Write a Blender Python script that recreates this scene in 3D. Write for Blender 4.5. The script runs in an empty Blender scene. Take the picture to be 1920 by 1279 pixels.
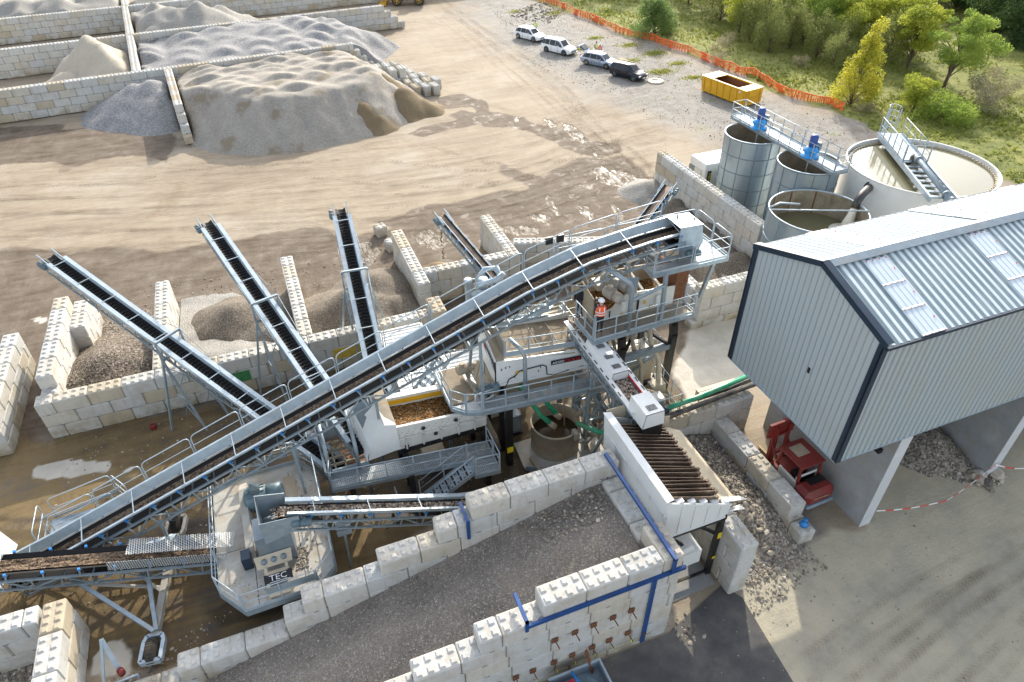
import bpy, math, random
import numpy as np
from math import *
from mathutils import Vector, Matrix, noise as mnoise
random.seed(7); rng = np.random.default_rng(7)
SC = bpy.context.scene; COL = SC.collection
# ---------------------------------------------------------------- camera, sky, sun, exposure
H = 26.0; TH, RO, SY = radians(38.38), radians(-0.634), radians(21); F = 1280.0
def _axes():
    f = np.array([0, cos(TH), -sin(TH)]); r = np.array([1, 0, 0.]); u = np.cross(r, f)
    r, u = cos(RO)*r+sin(RO)*u, -sin(RO)*r+cos(RO)*u
    R = np.array([[cos(SY), sin(SY), 0], [-sin(SY), cos(SY), 0], [0, 0, 1]])
    return R@r, R@u, R@f
AR, AU, AF = _axes()
def at(x, y, z=0.0):
    """point at height z seen at photo pixel (x, y) of 1920x1279"""
    d = AF+AR*(x-960)/F-AU*(y-639.5)/F; t = (z-H)/d[2]
    return (float(d[0]*t), float(d[1]*t), float(z))
cam = bpy.data.cameras.new('camera'); co = bpy.data.objects.new('camera', cam); COL.objects.link(co)
cam.sensor_width = 36; cam.lens = 24; cam.clip_end = 3000; cam.clip_start = .5
co.matrix_world = Matrix(((AR[0], AU[0], -AF[0], 0), (AR[1], AU[1], -AF[1], 0), (AR[2], AU[2], -AF[2], H), (0, 0, 0, 1)))
SC.camera = co
SUN_AZ, SUN_EL = radians(60), radians(27)      # azimuth counter-clockwise from +X
w = bpy.data.worlds.new('World'); SC.world = w; w.use_nodes = True
nt = w.node_tree; bg = nt.nodes['Background']
sky = nt.nodes.new('ShaderNodeTexSky'); sky.sky_type = 'NISHITA'; sky.sun_disc = False
sky.sun_elevation = SUN_EL; sky.sun_rotation = radians(90)-SUN_AZ
sky.dust_density = 2.5; hs = nt.nodes.new('ShaderNodeHueSaturation'); hs.inputs['Saturation'].default_value = .45      # hazy, milky sky
nt.links.new(sky.outputs[0], hs.inputs['Color']); nt.links.new(hs.outputs[0], bg.inputs[0]); bg.inputs[1].default_value = 0.15
sl = bpy.data.lights.new('sun', 'SUN'); sl.energy = 2.0; sl.angle = radians(.7); sl.color = (1, .91, .77)
so = bpy.data.objects.new('sun', sl); COL.objects.link(so)
so.rotation_euler = Vector((-cos(SUN_AZ)*cos(SUN_EL), -sin(SUN_AZ)*cos(SUN_EL), -sin(SUN_EL))).to_track_quat('-Z', 'Y').to_euler()
so.location = (0, 0, 60)
SC.view_settings.view_transform = 'Standard'; SC.view_settings.look = 'None'
SC.view_settings.exposure = 1.45; SC.view_settings.gamma = 1
try: SC.cycles.max_bounces = 6; SC.cycles.transparent_max_bounces = 12; SC.cycles.use_denoising = True
except Exception: pass
# ---------------------------------------------------------------- materials
MATS = {}
class NB:
    """small node helper"""
    def __init__(s, name):
        s.m = bpy.data.materials.new(name); s.m.use_nodes = True; s.t = s.m.node_tree; s.b = s.t.nodes['Principled BSDF']
        s.geo = s.t.nodes.new('ShaderNodeNewGeometry')
    def n(s, typ, **kw):
        nd = s.t.nodes.new(typ)
        for k, v in kw.items(): setattr(nd, k, v)
        return nd
    def l(s, a, b): s.t.links.new(a, b)
    def set(s, nd, i, v):
        if isinstance(v, bpy.types.NodeSocket): s.l(v, nd.inputs[i])
        elif v is not None: nd.inputs[i].default_value = v
    def noise(s, scale, detail=4, rough=.6, vec=None, dist=0):
        nd = s.n('ShaderNodeTexNoise'); nd.inputs['Scale'].default_value = scale; nd.inputs['Detail'].default_value = detail
        nd.inputs['Roughness'].default_value = rough; nd.inputs['Distortion'].default_value = dist
        s.l(vec or s.geo.outputs['Position'], nd.inputs['Vector']); return nd.outputs['Fac']
    def scaled(s, sc, rot=0):
        nd = s.n('ShaderNodeMapping'); nd.inputs['Scale'].default_value = sc; nd.inputs['Rotation'].default_value = (0, 0, rot)
        s.l(s.geo.outputs['Position'], nd.inputs['Vector']); return nd.outputs[0]
    def vor(s, scale, vec=None, out='Color'):
        nd = s.n('ShaderNodeTexVoronoi'); nd.inputs['Scale'].default_value = scale
        s.l(vec or s.geo.outputs['Position'], nd.inputs['Vector']); return nd.outputs[out]
    def math(s, op, a, b=None, c=None, clamp=False):
        nd = s.n('ShaderNodeMath', operation=op); nd.use_clamp = clamp
        s.set(nd, 0, a); s.set(nd, 1, b)
        if c is not None: s.set(nd, 2, c)
        return nd.outputs[0]
    def ramp(s, fac, stops):
        nd = s.n('ShaderNodeValToRGB'); cr = nd.color_ramp
        while len(cr.elements) < len(stops): cr.elements.new(.5)
        for e, (p, c) in zip(cr.elements, stops):
            e.position = p; e.color = (*c, 1) if len(c) == 3 else c
        s.l(fac, nd.inputs[0]); return nd.outputs[0]
    def mix(s, fac, a, b, mode='MIX'):
        nd = s.n('ShaderNodeMix', data_type='RGBA', blend_type=mode)
        s.set(nd, 0, fac)
        for i, v in ((6, a), (7, b)):
            if isinstance(v, tuple) and len(v) == 3: v = (*v, 1)
            s.set(nd, i, v)
        return nd.outputs[2]
    def maprange(s, v, a, b, c=0, d=1):
        nd = s.n('ShaderNodeMapRange'); s.l(v, nd.inputs[0])
        for i, x in enumerate((a, b, c, d)): nd.inputs[i+1].default_value = x
        return nd.outputs[0]
    def attr(s, name, out='Fac'):
        nd = s.n('ShaderNodeAttribute'); nd.attribute_name = name; return nd.outputs[out]
    def bump(s, h, strength=.3, dist=.05):
        nd = s.n('ShaderNodeBump'); nd.inputs['Strength'].default_value = strength; nd.inputs['Distance'].default_value = dist
        s.l(h, nd.inputs['Height']); s.l(nd.outputs[0], s.b.inputs['Normal'])
    def out(s, col=None, rough=None, metal=None, spec=None, key=None):
        for i, v in (('Base Color', col), ('Roughness', rough), ('Metallic', metal), ('Specular IOR Level', spec)):
            if v is None: continue
            if isinstance(v, tuple) and len(v) == 3: v = (*v, 1)
            s.set(s.b, i, v)
        if key: MATS[key] = s.m
        return s.m
def simple(key, c, rough=.5, metal=0., var=.18, scale=2.5, dirt=None, dirt_amt=.45, bump=0, spec=.5, dscale=1.3):
    """painted / plain surface: base colour with slight mottling and patches of dirt"""
    k = NB(key); n1 = k.noise(scale, 5, .65)
    a = tuple(x*(1-var) for x in c); b = tuple(min(1, x*(1+var)) for x in c)
    col = k.ramp(n1, [(.3, a), (.7, b)])
    if dirt:
        n2 = k.noise(dscale, 7, .72, dist=.4)
        f = k.maprange(n2, .62-dirt_amt*.35, .72, 0, min(1, dirt_amt*1.5)); col = k.mix(f, col, dirt)
        rg = k.math('ADD', k.math('MULTIPLY', f, .3), rough, clamp=True)
    else: rg = rough
    if bump: k.bump(k.noise(scale*8, 4), bump, .02)
    return k.out(col, rg, metal, spec, key)
MUD = (.34, .26, .17); DUST = (.42, .36, .27)
simple('galv', (.28, .345, .39), .45, .4, .16, 3, (.33, .29, .23), .36)
simple('galv_dark', (.20, .25, .29), .5, .4, .15, 3, MUD, .3)
simple('galv_bright', (.37, .445, .50), .45, .3, .14, 2.2, (.35, .32, .27), .32)
simple('white_paint', (.62, .62, .58), .35, 0, .05, 1.5, (.44, .38, .28), .34)
simple('white_clean', (.68, .695, .68), .35, 0, .03, 1.5, (.55, .52, .46), .14)
simple('beige_steel', (.35, .31, .24), .6, 0, .2, 2, MUD, .7)
simple('dusty_steel', (.44, .435, .40), .6, .1, .1, 1.2, MUD, .55)
simple('tan_rubber', (.20, .16, .11), .8, 0, .3, 3.5, (.29, .235, .16), .5, .2)
simple('black_steel', (.009, .0095, .011), .45, .1, .3, 3, (.12, .095, .065), .3)
simple('black_rubber', (.007, .007, .0075), .6, 0, .3, 4, (.035, .03, .025), .25, spec=.3)
simple('tyre', (.022, .021, .02), .85, 0, .3, 6, (.2, .16, .11), .5)
simple('navy', (.018, .035, .06), .35, .2, .12, 2)
simple('blue_beam', (.014, .065, .22), .38, .1, .25, 2, (.10, .08, .06), .2)
simple('blue_motor', (.015, .26, .62), .35, .0, .1, 3)
simple('blue_deep', (.015, .06, .25), .4, .1, .1, 3)
simple('blue_cap', (.02, .20, .55), .4)
simple('motor_grey', (.10, .155, .18), .45, .1, .15, 4, MUD, .25)
simple('red_paint', (.19, .022, .018), .42, 0, .2, 3, (.13, .05, .035), .35)
simple('yellow_paint', (.66, .36, .015), .42, 0, .06, 2, (.35, .20, .06), .3)
simple('rust', (.15, .06, .028), .85, .1, .4, 9, (.24, .12, .06), .5, .2)
simple('bar_rust', (.13, .088, .062), .5, .45, .35, 12, (.32, .26, .2), .5)
simple('green_pipe', (.015, .30, .16), .35, 0, .08, 2, (.40, .36, .24), .35)
simple('black_pipe', (.035, .036, .038), .45, 0, .25, 3, (.28, .23, .17), .5)
simple('mud_pipe', (.33, .28, .20), .7, 0, .2, 3)
simple('orange_hivis', (.85, .12, .03), .7, 0, .06, 8)
simple('yellow_hivis', (.62, .80, .03), .7, 0, .06, 8)
simple('white_tape', (.8, .8, .78), .5); simple('cloth_navy', (.03, .045, .09), .9); simple('cloth_grey', (.08, .085, .10), .9)
simple('cloth_dark', (.02, .022, .028), .9); simple('skin', (.50, .30, .21), .55); simple('helmet', (.85, .85, .85), .3)
simple('boots', (.03, .022, .016), .7); simple('hair', (.03, .02, .012), .8)
simple('tape_red', (.65, .05, .03), .5); simple('label_yellow', (.80, .62, .02), .45)
simple('black_plate', (.012, .012, .014), .4); simple('plate_navy', (.02, .03, .08), .35); simple('text_red', (.6, .02, .03), .4)
simple('glass_dark', (.012, .016, .02), .06, 0, .1, 1); simple('chrome', (.55, .56, .58), .2, .9)
simple('car_white', (.82, .83, .84), .22, 0, .01, 1); simple('car_silver', (.36, .42, .52), .25, .55, .02, 1)
simple('car_black', (.012, .014, .022), .15, 0, .05, 1); simple('lamp_glass', (.7, .72, .74), .08)
simple('wood', (.42, .32, .19), .8, 0, .2, 5); simple('cloth_red', (.55, .015, .05), .8, 0, .1, 5)
simple('concrete_plain', (.30, .315, .325), .85, 0, .16, .9, (.30, .26, .20), .5, .15, .3)
simple('concrete_edge', (.52, .54, .55), .8, 0, .06, 1.2, (.42, .40, .35), .2)
simple('bark', (.13, .095, .065), .9, 0, .3, 6, bump=.3)
simple('orange_net', (.85, .14, .03), .7, 0, .12, 3)
simple('sand_cream', (.50, .435, .32), .6, 0, .08, 2, (.45, .36, .24), .4)
def mat_concrete():
    k = NB('cast_block_concrete'); v = k.attr('v'); n1 = k.noise(1.1, 6, .7); n2 = k.noise(9, 4, .7)
    base = k.ramp(v, [(0, (.50, .515, .51)), (.45, (.55, .54, .505)), (.72, (.51, .455, .355)), (.9, (.42, .345, .24)), (1, (.35, .29, .2))]); col0 = base
    st = k.maprange(n1, .46, .72, 0, .62); col = k.mix(st, base, (.36, .31, .225))
    v3 = k.scaled((3, 3, .35)); n3 = k.noise(1.6, 5, .6, v3); col = k.mix(k.maprange(n3, .52, .74, 0, .38), col, (.30, .26, .18))
    z = k.n('ShaderNodeSeparateXYZ'); k.l(k.geo.outputs['Position'], z.inputs[0])
    low = k.maprange(z.outputs[2], .0, 1.0, .85, 0); lown = k.math('MULTIPLY', low, k.maprange(n1, .35, .6)); col = k.mix(lown, col, (.25, .205, .12))
    col = k.mix(k.maprange(n2, .3, .7, .0, .16), col, (.25, .22, .18)); col = k.mix(k.maprange(k.noise(3.2, 6, .75), .60, .70, 0, .35), col, (.22, .19, .14)); k.bump(n2, .4, .03)
    k.out(col, .9, 0, .25, 'block')
    k = NB('painted_green_block'); k.out(k.ramp(k.noise(4), [(.3, (.03, .16, .05)), (.7, (.06, .24, .09))]), .7, key='block_green')
    k = NB('painted_yellow_block'); k.out(k.ramp(k.noise(4), [(.3, (.5, .33, .03)), (.7, (.62, .46, .1))]), .7, key='block_yellow')
mat_concrete()
def granular(key, c1, c2, scale, spread=.5, rough=.9, big=.4, damp=None, speck=None, bump=.5, vscale=None):
    """heap material: grains (voronoi cells) over slow damp/dry variation"""
    k = NB(key); vs = k.vor(vscale or scale); sep = k.n('ShaderNodeSeparateColor'); k.l(vs, sep.inputs[0])
    n0 = k.noise(big, 5, .65); m = k.math('ADD', k.math('MULTIPLY', sep.outputs[0], spread), k.math('MULTIPLY', n0, 1-spread))
    col = k.ramp(m, [(.2, c1), (.75, c2)])
    if speck: col = k.mix(k.maprange(sep.outputs[1], .9, .94), col, speck)
    if damp: col = k.mix(k.maprange(k.noise(.33, 4, .6), .56, .64, 0, .85), col, damp)
    k.bump(k.vor(vscale or scale, out='Distance'), bump, .06); k.out(col, rough, 0, .25, key)
granular('sand', (.22, .202, .175), (.36, .333, .29), 12, .42, big=.45, damp=(.22, .18, .125))
granular('sand_wet', (.135, .10, .055), (.215, .165, .10), 14, .4)
granular('chippings_grey', (.17, .17, .17), (.30, .298, .295), 9, .6)
granular('sand_grey', (.22, .21, .19), (.34, .325, .295), 12, .45, big=.5)
granular('sand_pale', (.36, .32, .25), (.48, .43, .35), 18, .35)
granular('gravel_dark', (.045, .036, .028), (.20, .165, .13), 15, .8, speck=(.36, .32, .26))
granular('gravel_mid', (.10, .083, .063), (.20, .17, .135), 20, .6, speck=(.30, .27, .23))
granular('gravel_coarse', (.10, .085, .068), (.29, .255, .21), 11, .85, speck=(.42, .39, .34))
granular('ramp_gravel', (.105, .097, .09), (.275, .24, .20), 22, .35, big=.45, speck=(.33, .32, .30), bump=.4)
granular('orange_stone', (.04, .022, .01), (.25, .12, .03), 18, .85, speck=(.33, .28, .2))
granular('belt_load', (.05, .036, .024), (.21, .15, .10), 18, .8)
granular('mixed_stone', (.03, .024, .02), (.34, .27, .21), 16, .9, speck=(.58, .5, .4))
granular('rubble', (.30, .26, .2), (.42, .38, .31), 3, .3)
def mat_stone():
    k = NB('loose_stone'); v = k.attr('v'); k.bump(k.noise(8, 4), .3, .03)
    k.out(k.ramp(v, [(0, (.12, .105, .09)), (.4, (.25, .22, .18)), (.8, (.37, .32, .25)), (1, (.5, .46, .4))]), .85, 0, .3, 'stone')
mat_stone()
def mat_leaf(key, cols):
    k = NB(key); v = k.attr('v'); col = k.ramp(v, [(i/(len(cols)-1), c) for i, c in enumerate(cols)]); k.out(col, .6, 0, .3)
    tr = k.n('ShaderNodeBsdfTranslucent'); k.l(col, tr.inputs[0]); mx = k.n('ShaderNodeMixShader'); mx.inputs[0].default_value = .52
    k.l(k.b.outputs[0], mx.inputs[1]); k.l(tr.outputs[0], mx.inputs[2]); k.l(mx.outputs[0], k.t.nodes['Material Output'].inputs[0]); MATS[key] = k.m
mat_leaf('leaf_yellow', [(.20, .22, .025), (.44, .43, .045), (.64, .58, .08)])
mat_leaf('leaf_yellowgreen', [(.20, .25, .035), (.38, .43, .06), (.56, .57, .10)])
mat_leaf('leaf_acacia', [(.13, .20, .035), (.26, .36, .065), (.42, .48, .10)])
mat_leaf('leaf_olive', [(.15, .18, .05), (.27, .31, .09), (.40, .42, .15)])
mat_leaf('leaf_dark', [(.04, .08, .028), (.085, .15, .05), (.16, .24, .07)])
mat_leaf('leaf_bluegreen', [(.09, .15, .045), (.17, .26, .08), (.30, .38, .11)])
mat_leaf('grass_blade', [(.13, .16, .03), (.25, .28, .06), (.42, .38, .13)])
mat_leaf('dry_twig', [(.2, .18, .11), (.32, .29, .19), (.42, .38, .26)])
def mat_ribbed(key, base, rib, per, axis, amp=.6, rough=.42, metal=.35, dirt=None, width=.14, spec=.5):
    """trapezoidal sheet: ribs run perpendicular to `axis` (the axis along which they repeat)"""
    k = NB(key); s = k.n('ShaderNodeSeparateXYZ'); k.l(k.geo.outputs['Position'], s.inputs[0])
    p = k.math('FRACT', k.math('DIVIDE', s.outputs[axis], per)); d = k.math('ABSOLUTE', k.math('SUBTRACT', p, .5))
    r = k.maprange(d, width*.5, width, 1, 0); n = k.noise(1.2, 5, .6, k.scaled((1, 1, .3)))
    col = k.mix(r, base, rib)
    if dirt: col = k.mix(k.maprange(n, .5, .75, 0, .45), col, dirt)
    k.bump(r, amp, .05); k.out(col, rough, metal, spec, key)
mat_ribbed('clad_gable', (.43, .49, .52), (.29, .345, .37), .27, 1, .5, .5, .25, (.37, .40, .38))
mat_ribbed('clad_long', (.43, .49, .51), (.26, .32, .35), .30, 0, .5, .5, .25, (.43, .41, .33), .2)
mat_ribbed('roof_sheet', (.58, .64, .65), (.19, .25, .28), .333, 0, .35, .8, 0, (.42, .47, .48), .3, .05)  # dark rib colour paints in the shaded sides of the ribs
mat_ribbed('roof_poly', (.57, .64, .69), (.46, .54, .60), .25, 0, .5, .2, 0, None, .2)
mat_ribbed('container_roof', (.72, .73, .70), (.35, .36, .35), .28, 0, .9, .5, .1, (.5, .46, .38), .16)
mat_ribbed('container_wall', (.72, .74, .74), (.62, .64, .64), .28, 0, .5, .45, .05, None, .2)
def mat_tank(key, base, per_z):
    k = NB(key); v = k.attr('v'); n = k.noise(.8, 5, .6); col = k.mix(k.maprange(n, .3, .7, 0, .35), base, (.26, .34, .39))
    col = k.mix(k.math('MULTIPLY', v, .5), col, (.24, .34, .41)); k.out(col, .38, .6, .5, key); k.bump(k.noise(14, 3), .08, .01)
mat_tank('tank_galv', (.40, .47, .51), 1)
simple('tank_white', (.74, .745, .72), .35, 0, .03, .6, (.60, .57, .47), .14)
simple('tank_inner', (.28, .245, .18), .8, 0, .2, 1.5, (.17, .13, .08), .6)
def mat_water(key, c, rough=.06, b=.15):
    k = NB(key); col = k.ramp(k.noise(.5, 3), [(.3, tuple(x*.85 for x in c)), (.7, c)]); k.bump(k.noise(5, 3), b, .02); k.out(col, rough, 0, .5, key)
mat_water('water_clarified', (.16, .15, .085), .1); mat_water('water_brown', (.05, .03, .014), .15, .3); mat_water('water_foam', (.75, .72, .6), .5, .5)
def mat_grating(key, col, gap, per=.12, alpha=.5, diag=False):
    k = NB(key); s = k.n('ShaderNodeSeparateXYZ'); k.l(k.geo.outputs['Position'], s.inputs[0])
    fs = []
    for a in (0, 1):
        co_ = k.math('ADD', s.outputs[1], s.outputs[2]) if diag and a == 1 else s.outputs[a]; d = k.math('ABSOLUTE', k.math('SUBTRACT', k.math('FRACT', k.math('DIVIDE', co_, per)), .5)); fs.append(k.math('LESS_THAN', d, gap))
    solid = k.math('MAXIMUM', fs[0], fs[1]); tb = k.n('ShaderNodeBsdfTransparent'); mx = k.n('ShaderNodeMixShader')
    k.l(solid, mx.inputs[0]); k.l(tb.outputs[0], mx.inputs[1]); k.l(k.b.outputs[0], mx.inputs[2]); k.l(mx.outputs[0], k.t.nodes['Material Output'].inputs[0])
    k.out(col, .5, .4, .5, key)
mat_grating('grating', (.42, .46, .48), .17, .09); mat_grating('net_orange', (.85, .17, .05), .2, .15); mat_grating('mesh_guard', (.50, .53, .54), .13, .085, diag=True)
mat_grating('grate_dirty', (.33, .30, .25), .2, .09)
# ---------------------------------------------------------------- mesh builder
def V3(*a): return np.array(a, float)
def nrm(v): v = np.asarray(v, float); L = np.linalg.norm(v); return v/L if L > 1e-9 else v
ROOT = {}
class M:
    def __init__(s): s.v = []; s.f = []; s.a = []; s.mi = []; s.sm = []; s.cur = 0; s.val = .4; s.smooth = False
    def add(s, verts, faces):
        b = len(s.v); s.v.extend([tuple(map(float, p)) for p in verts]); s.f.extend([tuple(b+i for i in f) for f in faces])
        n = len(faces); s.a += [s.val]*n; s.mi += [s.cur]*n; s.sm += [s.smooth]*n; return s
    def box(s, x0, x1, y0, y1, z0, z1):
        return s.add([(x, y, z) for z in (z0, z1) for y in (y0, y1) for x in (x0, x1)], [(0, 2, 3, 1), (4, 5, 7, 6), (0, 1, 5, 4), (2, 6, 7, 3), (0, 4, 6, 2), (1, 3, 7, 5)])
    def hexa(s, p): return s.add(p, [(0, 3, 2, 1), (4, 5, 6, 7), (0, 1, 5, 4), (1, 2, 6, 5), (2, 3, 7, 6), (3, 0, 4, 7)])
    def chbox(s, x0, x1, y0, y1, z0, z1, c=.03, fr=None):
        """chamfered box; fr(u,v,z)->world"""
        vs = []; 
        X = (x0, x1); Y = (y0, y1); Z = (z0, z1)
        for iz in (0, 1):
            for iy in (0, 1):
                for ix in (0, 1):
                    sx, sy, sz = (1-2*ix)*c, (1-2*iy)*c, (1-2*iz)*c; x, y, z = X[ix], Y[iy], Z[iz]
                    vs += [(x, y+sy, z+sz), (x+sx, y, z+sz), (x+sx, y+sy, z)]
        I = lambda ix, iy, iz, k: (iz*4+iy*2+ix)*3+k
        fs = [tuple(I(0, a, b, 0) for a, b in ((0, 0), (0, 1), (1, 1), (1, 0))), tuple(I(1, a, b, 0) for a, b in ((0, 0), (1, 0), (1, 1), (0, 1))),
              tuple(I(a, 0, b, 1) for a, b in ((0, 0), (1, 0), (1, 1), (0, 1))), tuple(I(a, 1, b, 1) for a, b in ((0, 0), (0, 1), (1, 1), (1, 0))),
              tuple(I(a, b, 0, 2) for a, b in ((0, 0), (0, 1), (1, 1), (1, 0))), tuple(I(a, b, 1, 2) for a, b in ((0, 0), (1, 0), (1, 1), (0, 1)))]
        for i in (0, 1):
            for j in (0, 1):
                fs += [(I(0, i, j, 1), I(0, i, j, 2), I(1, i, j, 2), I(1, i, j, 1)), (I(i, 0, j, 0), I(i, 0, j, 2), I(i, 1, j, 2), I(i, 1, j, 0)), (I(i, j, 0, 0), I(i, j, 0, 1), I(i, j, 1, 1), I(i, j, 1, 0))]
                for kk in (0, 1): fs.append((I(i, j, kk, 0), I(i, j, kk, 1), I(i, j, kk, 2)))
        if fr: vs = [fr(*p) for p in vs]
        return s.add(vs, fs)
    def bar(s, p, q, w, h=None, up=(0, 0, 1)):
        h = h or w; p = V3(*p); q = V3(*q); d = nrm(q-p); up = V3(*up)
        if abs(d@up) > .98: up = V3(1, 0, 0)
        a = nrm(np.cross(d, up)); b = np.cross(a, d); a = a*w/2; b = b*h/2
        return s.hexa([p-a-b, p+a-b, p+a+b, p-a+b, q-a-b, q+a-b, q+a+b, q-a+b])
    def tube(s, pts, r, n=8, cap=True):
        pts = [V3(*p) for p in pts]; k = len(pts); rr = r if isinstance(r, (list, tuple)) else [r]*k; vs = []; sm = s.smooth; s.smooth = True
        ref = None
        for i, p in enumerate(pts):
            d = nrm(pts[min(i+1, k-1)]-pts[max(i-1, 0)])
            if ref is None: ref = V3(0, 0, 1) if abs(d[2]) < .9 else V3(1, 0, 0)
            a = nrm(np.cross(d, ref)); b = np.cross(a, d); ref = b if abs(b@d) < .9 else ref
            vs += [p+rr[i]*(cos(2*pi*j/n)*a+sin(2*pi*j/n)*b) for j in range(n)]
        fs = [(i*n+j, i*n+(j+1) % n, (i+1)*n+(j+1) % n, (i+1)*n+j) for i in range(k-1) for j in range(n)]
        if cap: fs += [tuple(range(n-1, -1, -1)), tuple((k-1)*n+j for j in range(n))]
        s.add(vs, fs); s.smooth = sm; return s
    def lathe(s, c, prof, n=32, axis=None, cap=False):
        """prof: list of (r, h) along axis from c"""
        c = V3(*c); ax = nrm(axis if axis is not None else (0, 0, 1)); ref = V3(0, 0, 1) if abs(ax[2]) < .9 else V3(1, 0, 0)
        a = nrm(np.cross(ax, ref)); b = np.cross(ax, a); vs = []
        for r, h in prof: vs += [c+ax*h+r*(cos(2*pi*j/n)*a+sin(2*pi*j/n)*b) for j in range(n)]
        k = len(prof); fs = [(i*n+j, i*n+(j+1) % n, (i+1)*n+(j+1) % n, (i+1)*n+j) for i in range(k-1) for j in range(n)]
        if cap: fs += [tuple(range(n-1, -1, -1)), tuple((k-1)*n+j for j in range(n))]
        sm = s.smooth; s.smooth = True; s.add(vs, fs); s.smooth = sm; return s
    def panel(s, pts, t):
        """planar polygon pts extruded by t along its normal"""
        P = [V3(*p) for p in pts]; nn = nrm(sum((np.cross(P[i]-P[0], P[i+1]-P[0]) for i in range(1, len(P)-1)), V3(0, 0, 0))); k = len(P)
        vs = P+[p-nn*t for p in P]
        return s.add(vs, [tuple(range(k)), tuple(range(2*k-1, k-1, -1))]+[(i, i+k, (i+1) % k+k, (i+1) % k) for i in range(k)])
    def sweep(s, path, prof, closed=True, cap=True, up=(0, 0, 1)):
        """profile [(side, up)] swept along path; side = left of travel"""
        P = [V3(*p) for p in path]; k = len(P); n = len(prof); vs = []
        for i, p in enumerate(P):
            d = nrm(P[min(i+1, k-1)]-P[max(i-1, 0)]); sd = nrm(np.cross(V3(*up), d)); nn = np.cross(d, sd)
            vs += [p+sd*a+nn*b for a, b in prof]
        m = n if closed else n-1
        fs = [(i*n+j, (i+1)*n+j, (i+1)*n+(j+1) % n, i*n+(j+1) % n) for i in range(k-1) for j in range(m)]
        if closed and cap: fs += [tuple(range(n)), tuple((k-1)*n+j for j in range(n-1, -1, -1))]
        return s.add(vs, fs)
    def build(s, name, mats, parent=None, loc=None, world=True):
        me = bpy.data.meshes.new(name); V = np.array(s.v, float).reshape(-1, 3); o = bpy.data.objects.new(name, me)
        if parent is not None: org = ROOT[parent.name]; o.parent = parent; ROOT[o.name] = org; off = org
        else: off = V3(*loc) if loc is not None else V3(*((V.min(0)+V.max(0))/2)[:2], V[:, 2].min()); o.location = off; ROOT[o.name] = off
        if world: V = V-off
        me.from_pydata(V.tolist(), [], s.f)
        for mn in ([mats] if isinstance(mats, str) else mats): me.materials.append(MATS[mn])
        me.polygons.foreach_set('material_index', s.mi); me.polygons.foreach_set('use_smooth', s.sm)
        at_ = me.attributes.new('v', 'FLOAT', 'FACE'); at_.data.foreach_set('value', s.a); me.update(); COL.objects.link(o)
        ROOT[o.name] = off; return o
def rawmesh(name, V, Fq, mats, loc=(0, 0, 0), parent=None, val=None, smooth=False):
    """numpy arrays -> object (all faces with the same vertex count)"""
    me = bpy.data.meshes.new(name); V = np.asarray(V, np.float32); Fq = np.asarray(Fq, np.int32); k = Fq.shape[1]
    if parent is not None: loc = ROOT[parent.name]
    V = V-np.array(loc, np.float32); me.vertices.add(len(V)); me.vertices.foreach_set('co', V.ravel())
    me.loops.add(Fq.size); me.loops.foreach_set('vertex_index', Fq.ravel()); me.polygons.add(len(Fq)); me.polygons.foreach_set('loop_start', np.arange(0, Fq.size, k))
    try: me.polygons.foreach_set('loop_total', np.full(len(Fq), k))
    except Exception: pass
    for mn in ([mats] if isinstance(mats, str) else mats): me.materials.append(MATS[mn])
    if val is not None: a = me.attributes.new('v', 'FLOAT', 'FACE'); a.data.foreach_set('value', np.asarray(val, np.float32))
    me.polygons.foreach_set('use_smooth', np.full(len(Fq), smooth)); me.update(); me.validate()
    o = bpy.data.objects.new(name, me); COL.objects.link(o)
    if parent is not None: o.parent = parent
    else: o.location = loc
    ROOT[o.name] = V3(*loc); return o
def tag(o, label=None, cat=None, group=None, kind=None):
    for k, v in (('label', label), ('category', cat), ('group', group), ('kind', kind)):
        if v: o[k] = v
    return o
def thing(name, label, cat, loc, group=None, rz=0):
    o = bpy.data.objects.new(name, None); o.empty_display_size = .3; COL.objects.link(o); o.location = loc; o.rotation_euler = (0, 0, rz)
    ROOT[o.name] = V3(*loc); return tag(o, label, cat, group)
def copy_tree(root, loc, rz=None, label=None, scale=None):
    c = root.copy(); COL.objects.link(c); c.location = loc; ROOT[c.name] = V3(*loc)
    if rz is not None: c.rotation_euler = (0, 0, rz)
    if label: c['label'] = label
    if scale: c.scale = scale if hasattr(scale, '__len__') else (scale,)*3
    for ch in root.children:
        d = ch.copy(); COL.objects.link(d); d.parent = c
        for g in ch.children: e = g.copy(); COL.objects.link(e); e.parent = d
    return c
def text(name, s, size, origin, ex, ey, mat, parent, width=None, thick=.006):
    """real lettering: font curve turned into a thin mesh, laid along ex (reading) / ey (up)"""
    cu = bpy.data.curves.new(name, 'FONT'); cu.body = s; cu.size = size; cu.extrude = thick; cu.resolution_u = 2; cu.align_x = 'LEFT'
    t = bpy.data.objects.new(name, cu); COL.objects.link(t); dg = bpy.context.evaluated_depsgraph_get(); dg.update()
    me = bpy.data.meshes.new_from_object(t.evaluated_get(dg)); COL.objects.unlink(t); bpy.data.objects.remove(t)
    n = len(me.vertices); V = np.zeros(n*3); me.vertices.foreach_get('co', V); V = V.reshape(-1, 3); V[:, 0] -= V[:, 0].min()
    if width: V[:, 0] *= width/max(V[:, 0].max(), 1e-6)
    ex = nrm(ex); ey = nrm(ey); ez = np.cross(ex, ey); W = V3(*origin)+V[:, :1]*ex+V[:, 1:2]*ey+V[:, 2:3]*ez
    org = ROOT[parent.name]; me.vertices.foreach_set('co', (W-org).ravel()); me.materials.clear(); me.materials.append(MATS[mat]); me.update()
    o = bpy.data.objects.new(name, me); COL.objects.link(o); o.parent = parent; ROOT[o.name] = org; return o
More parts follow.
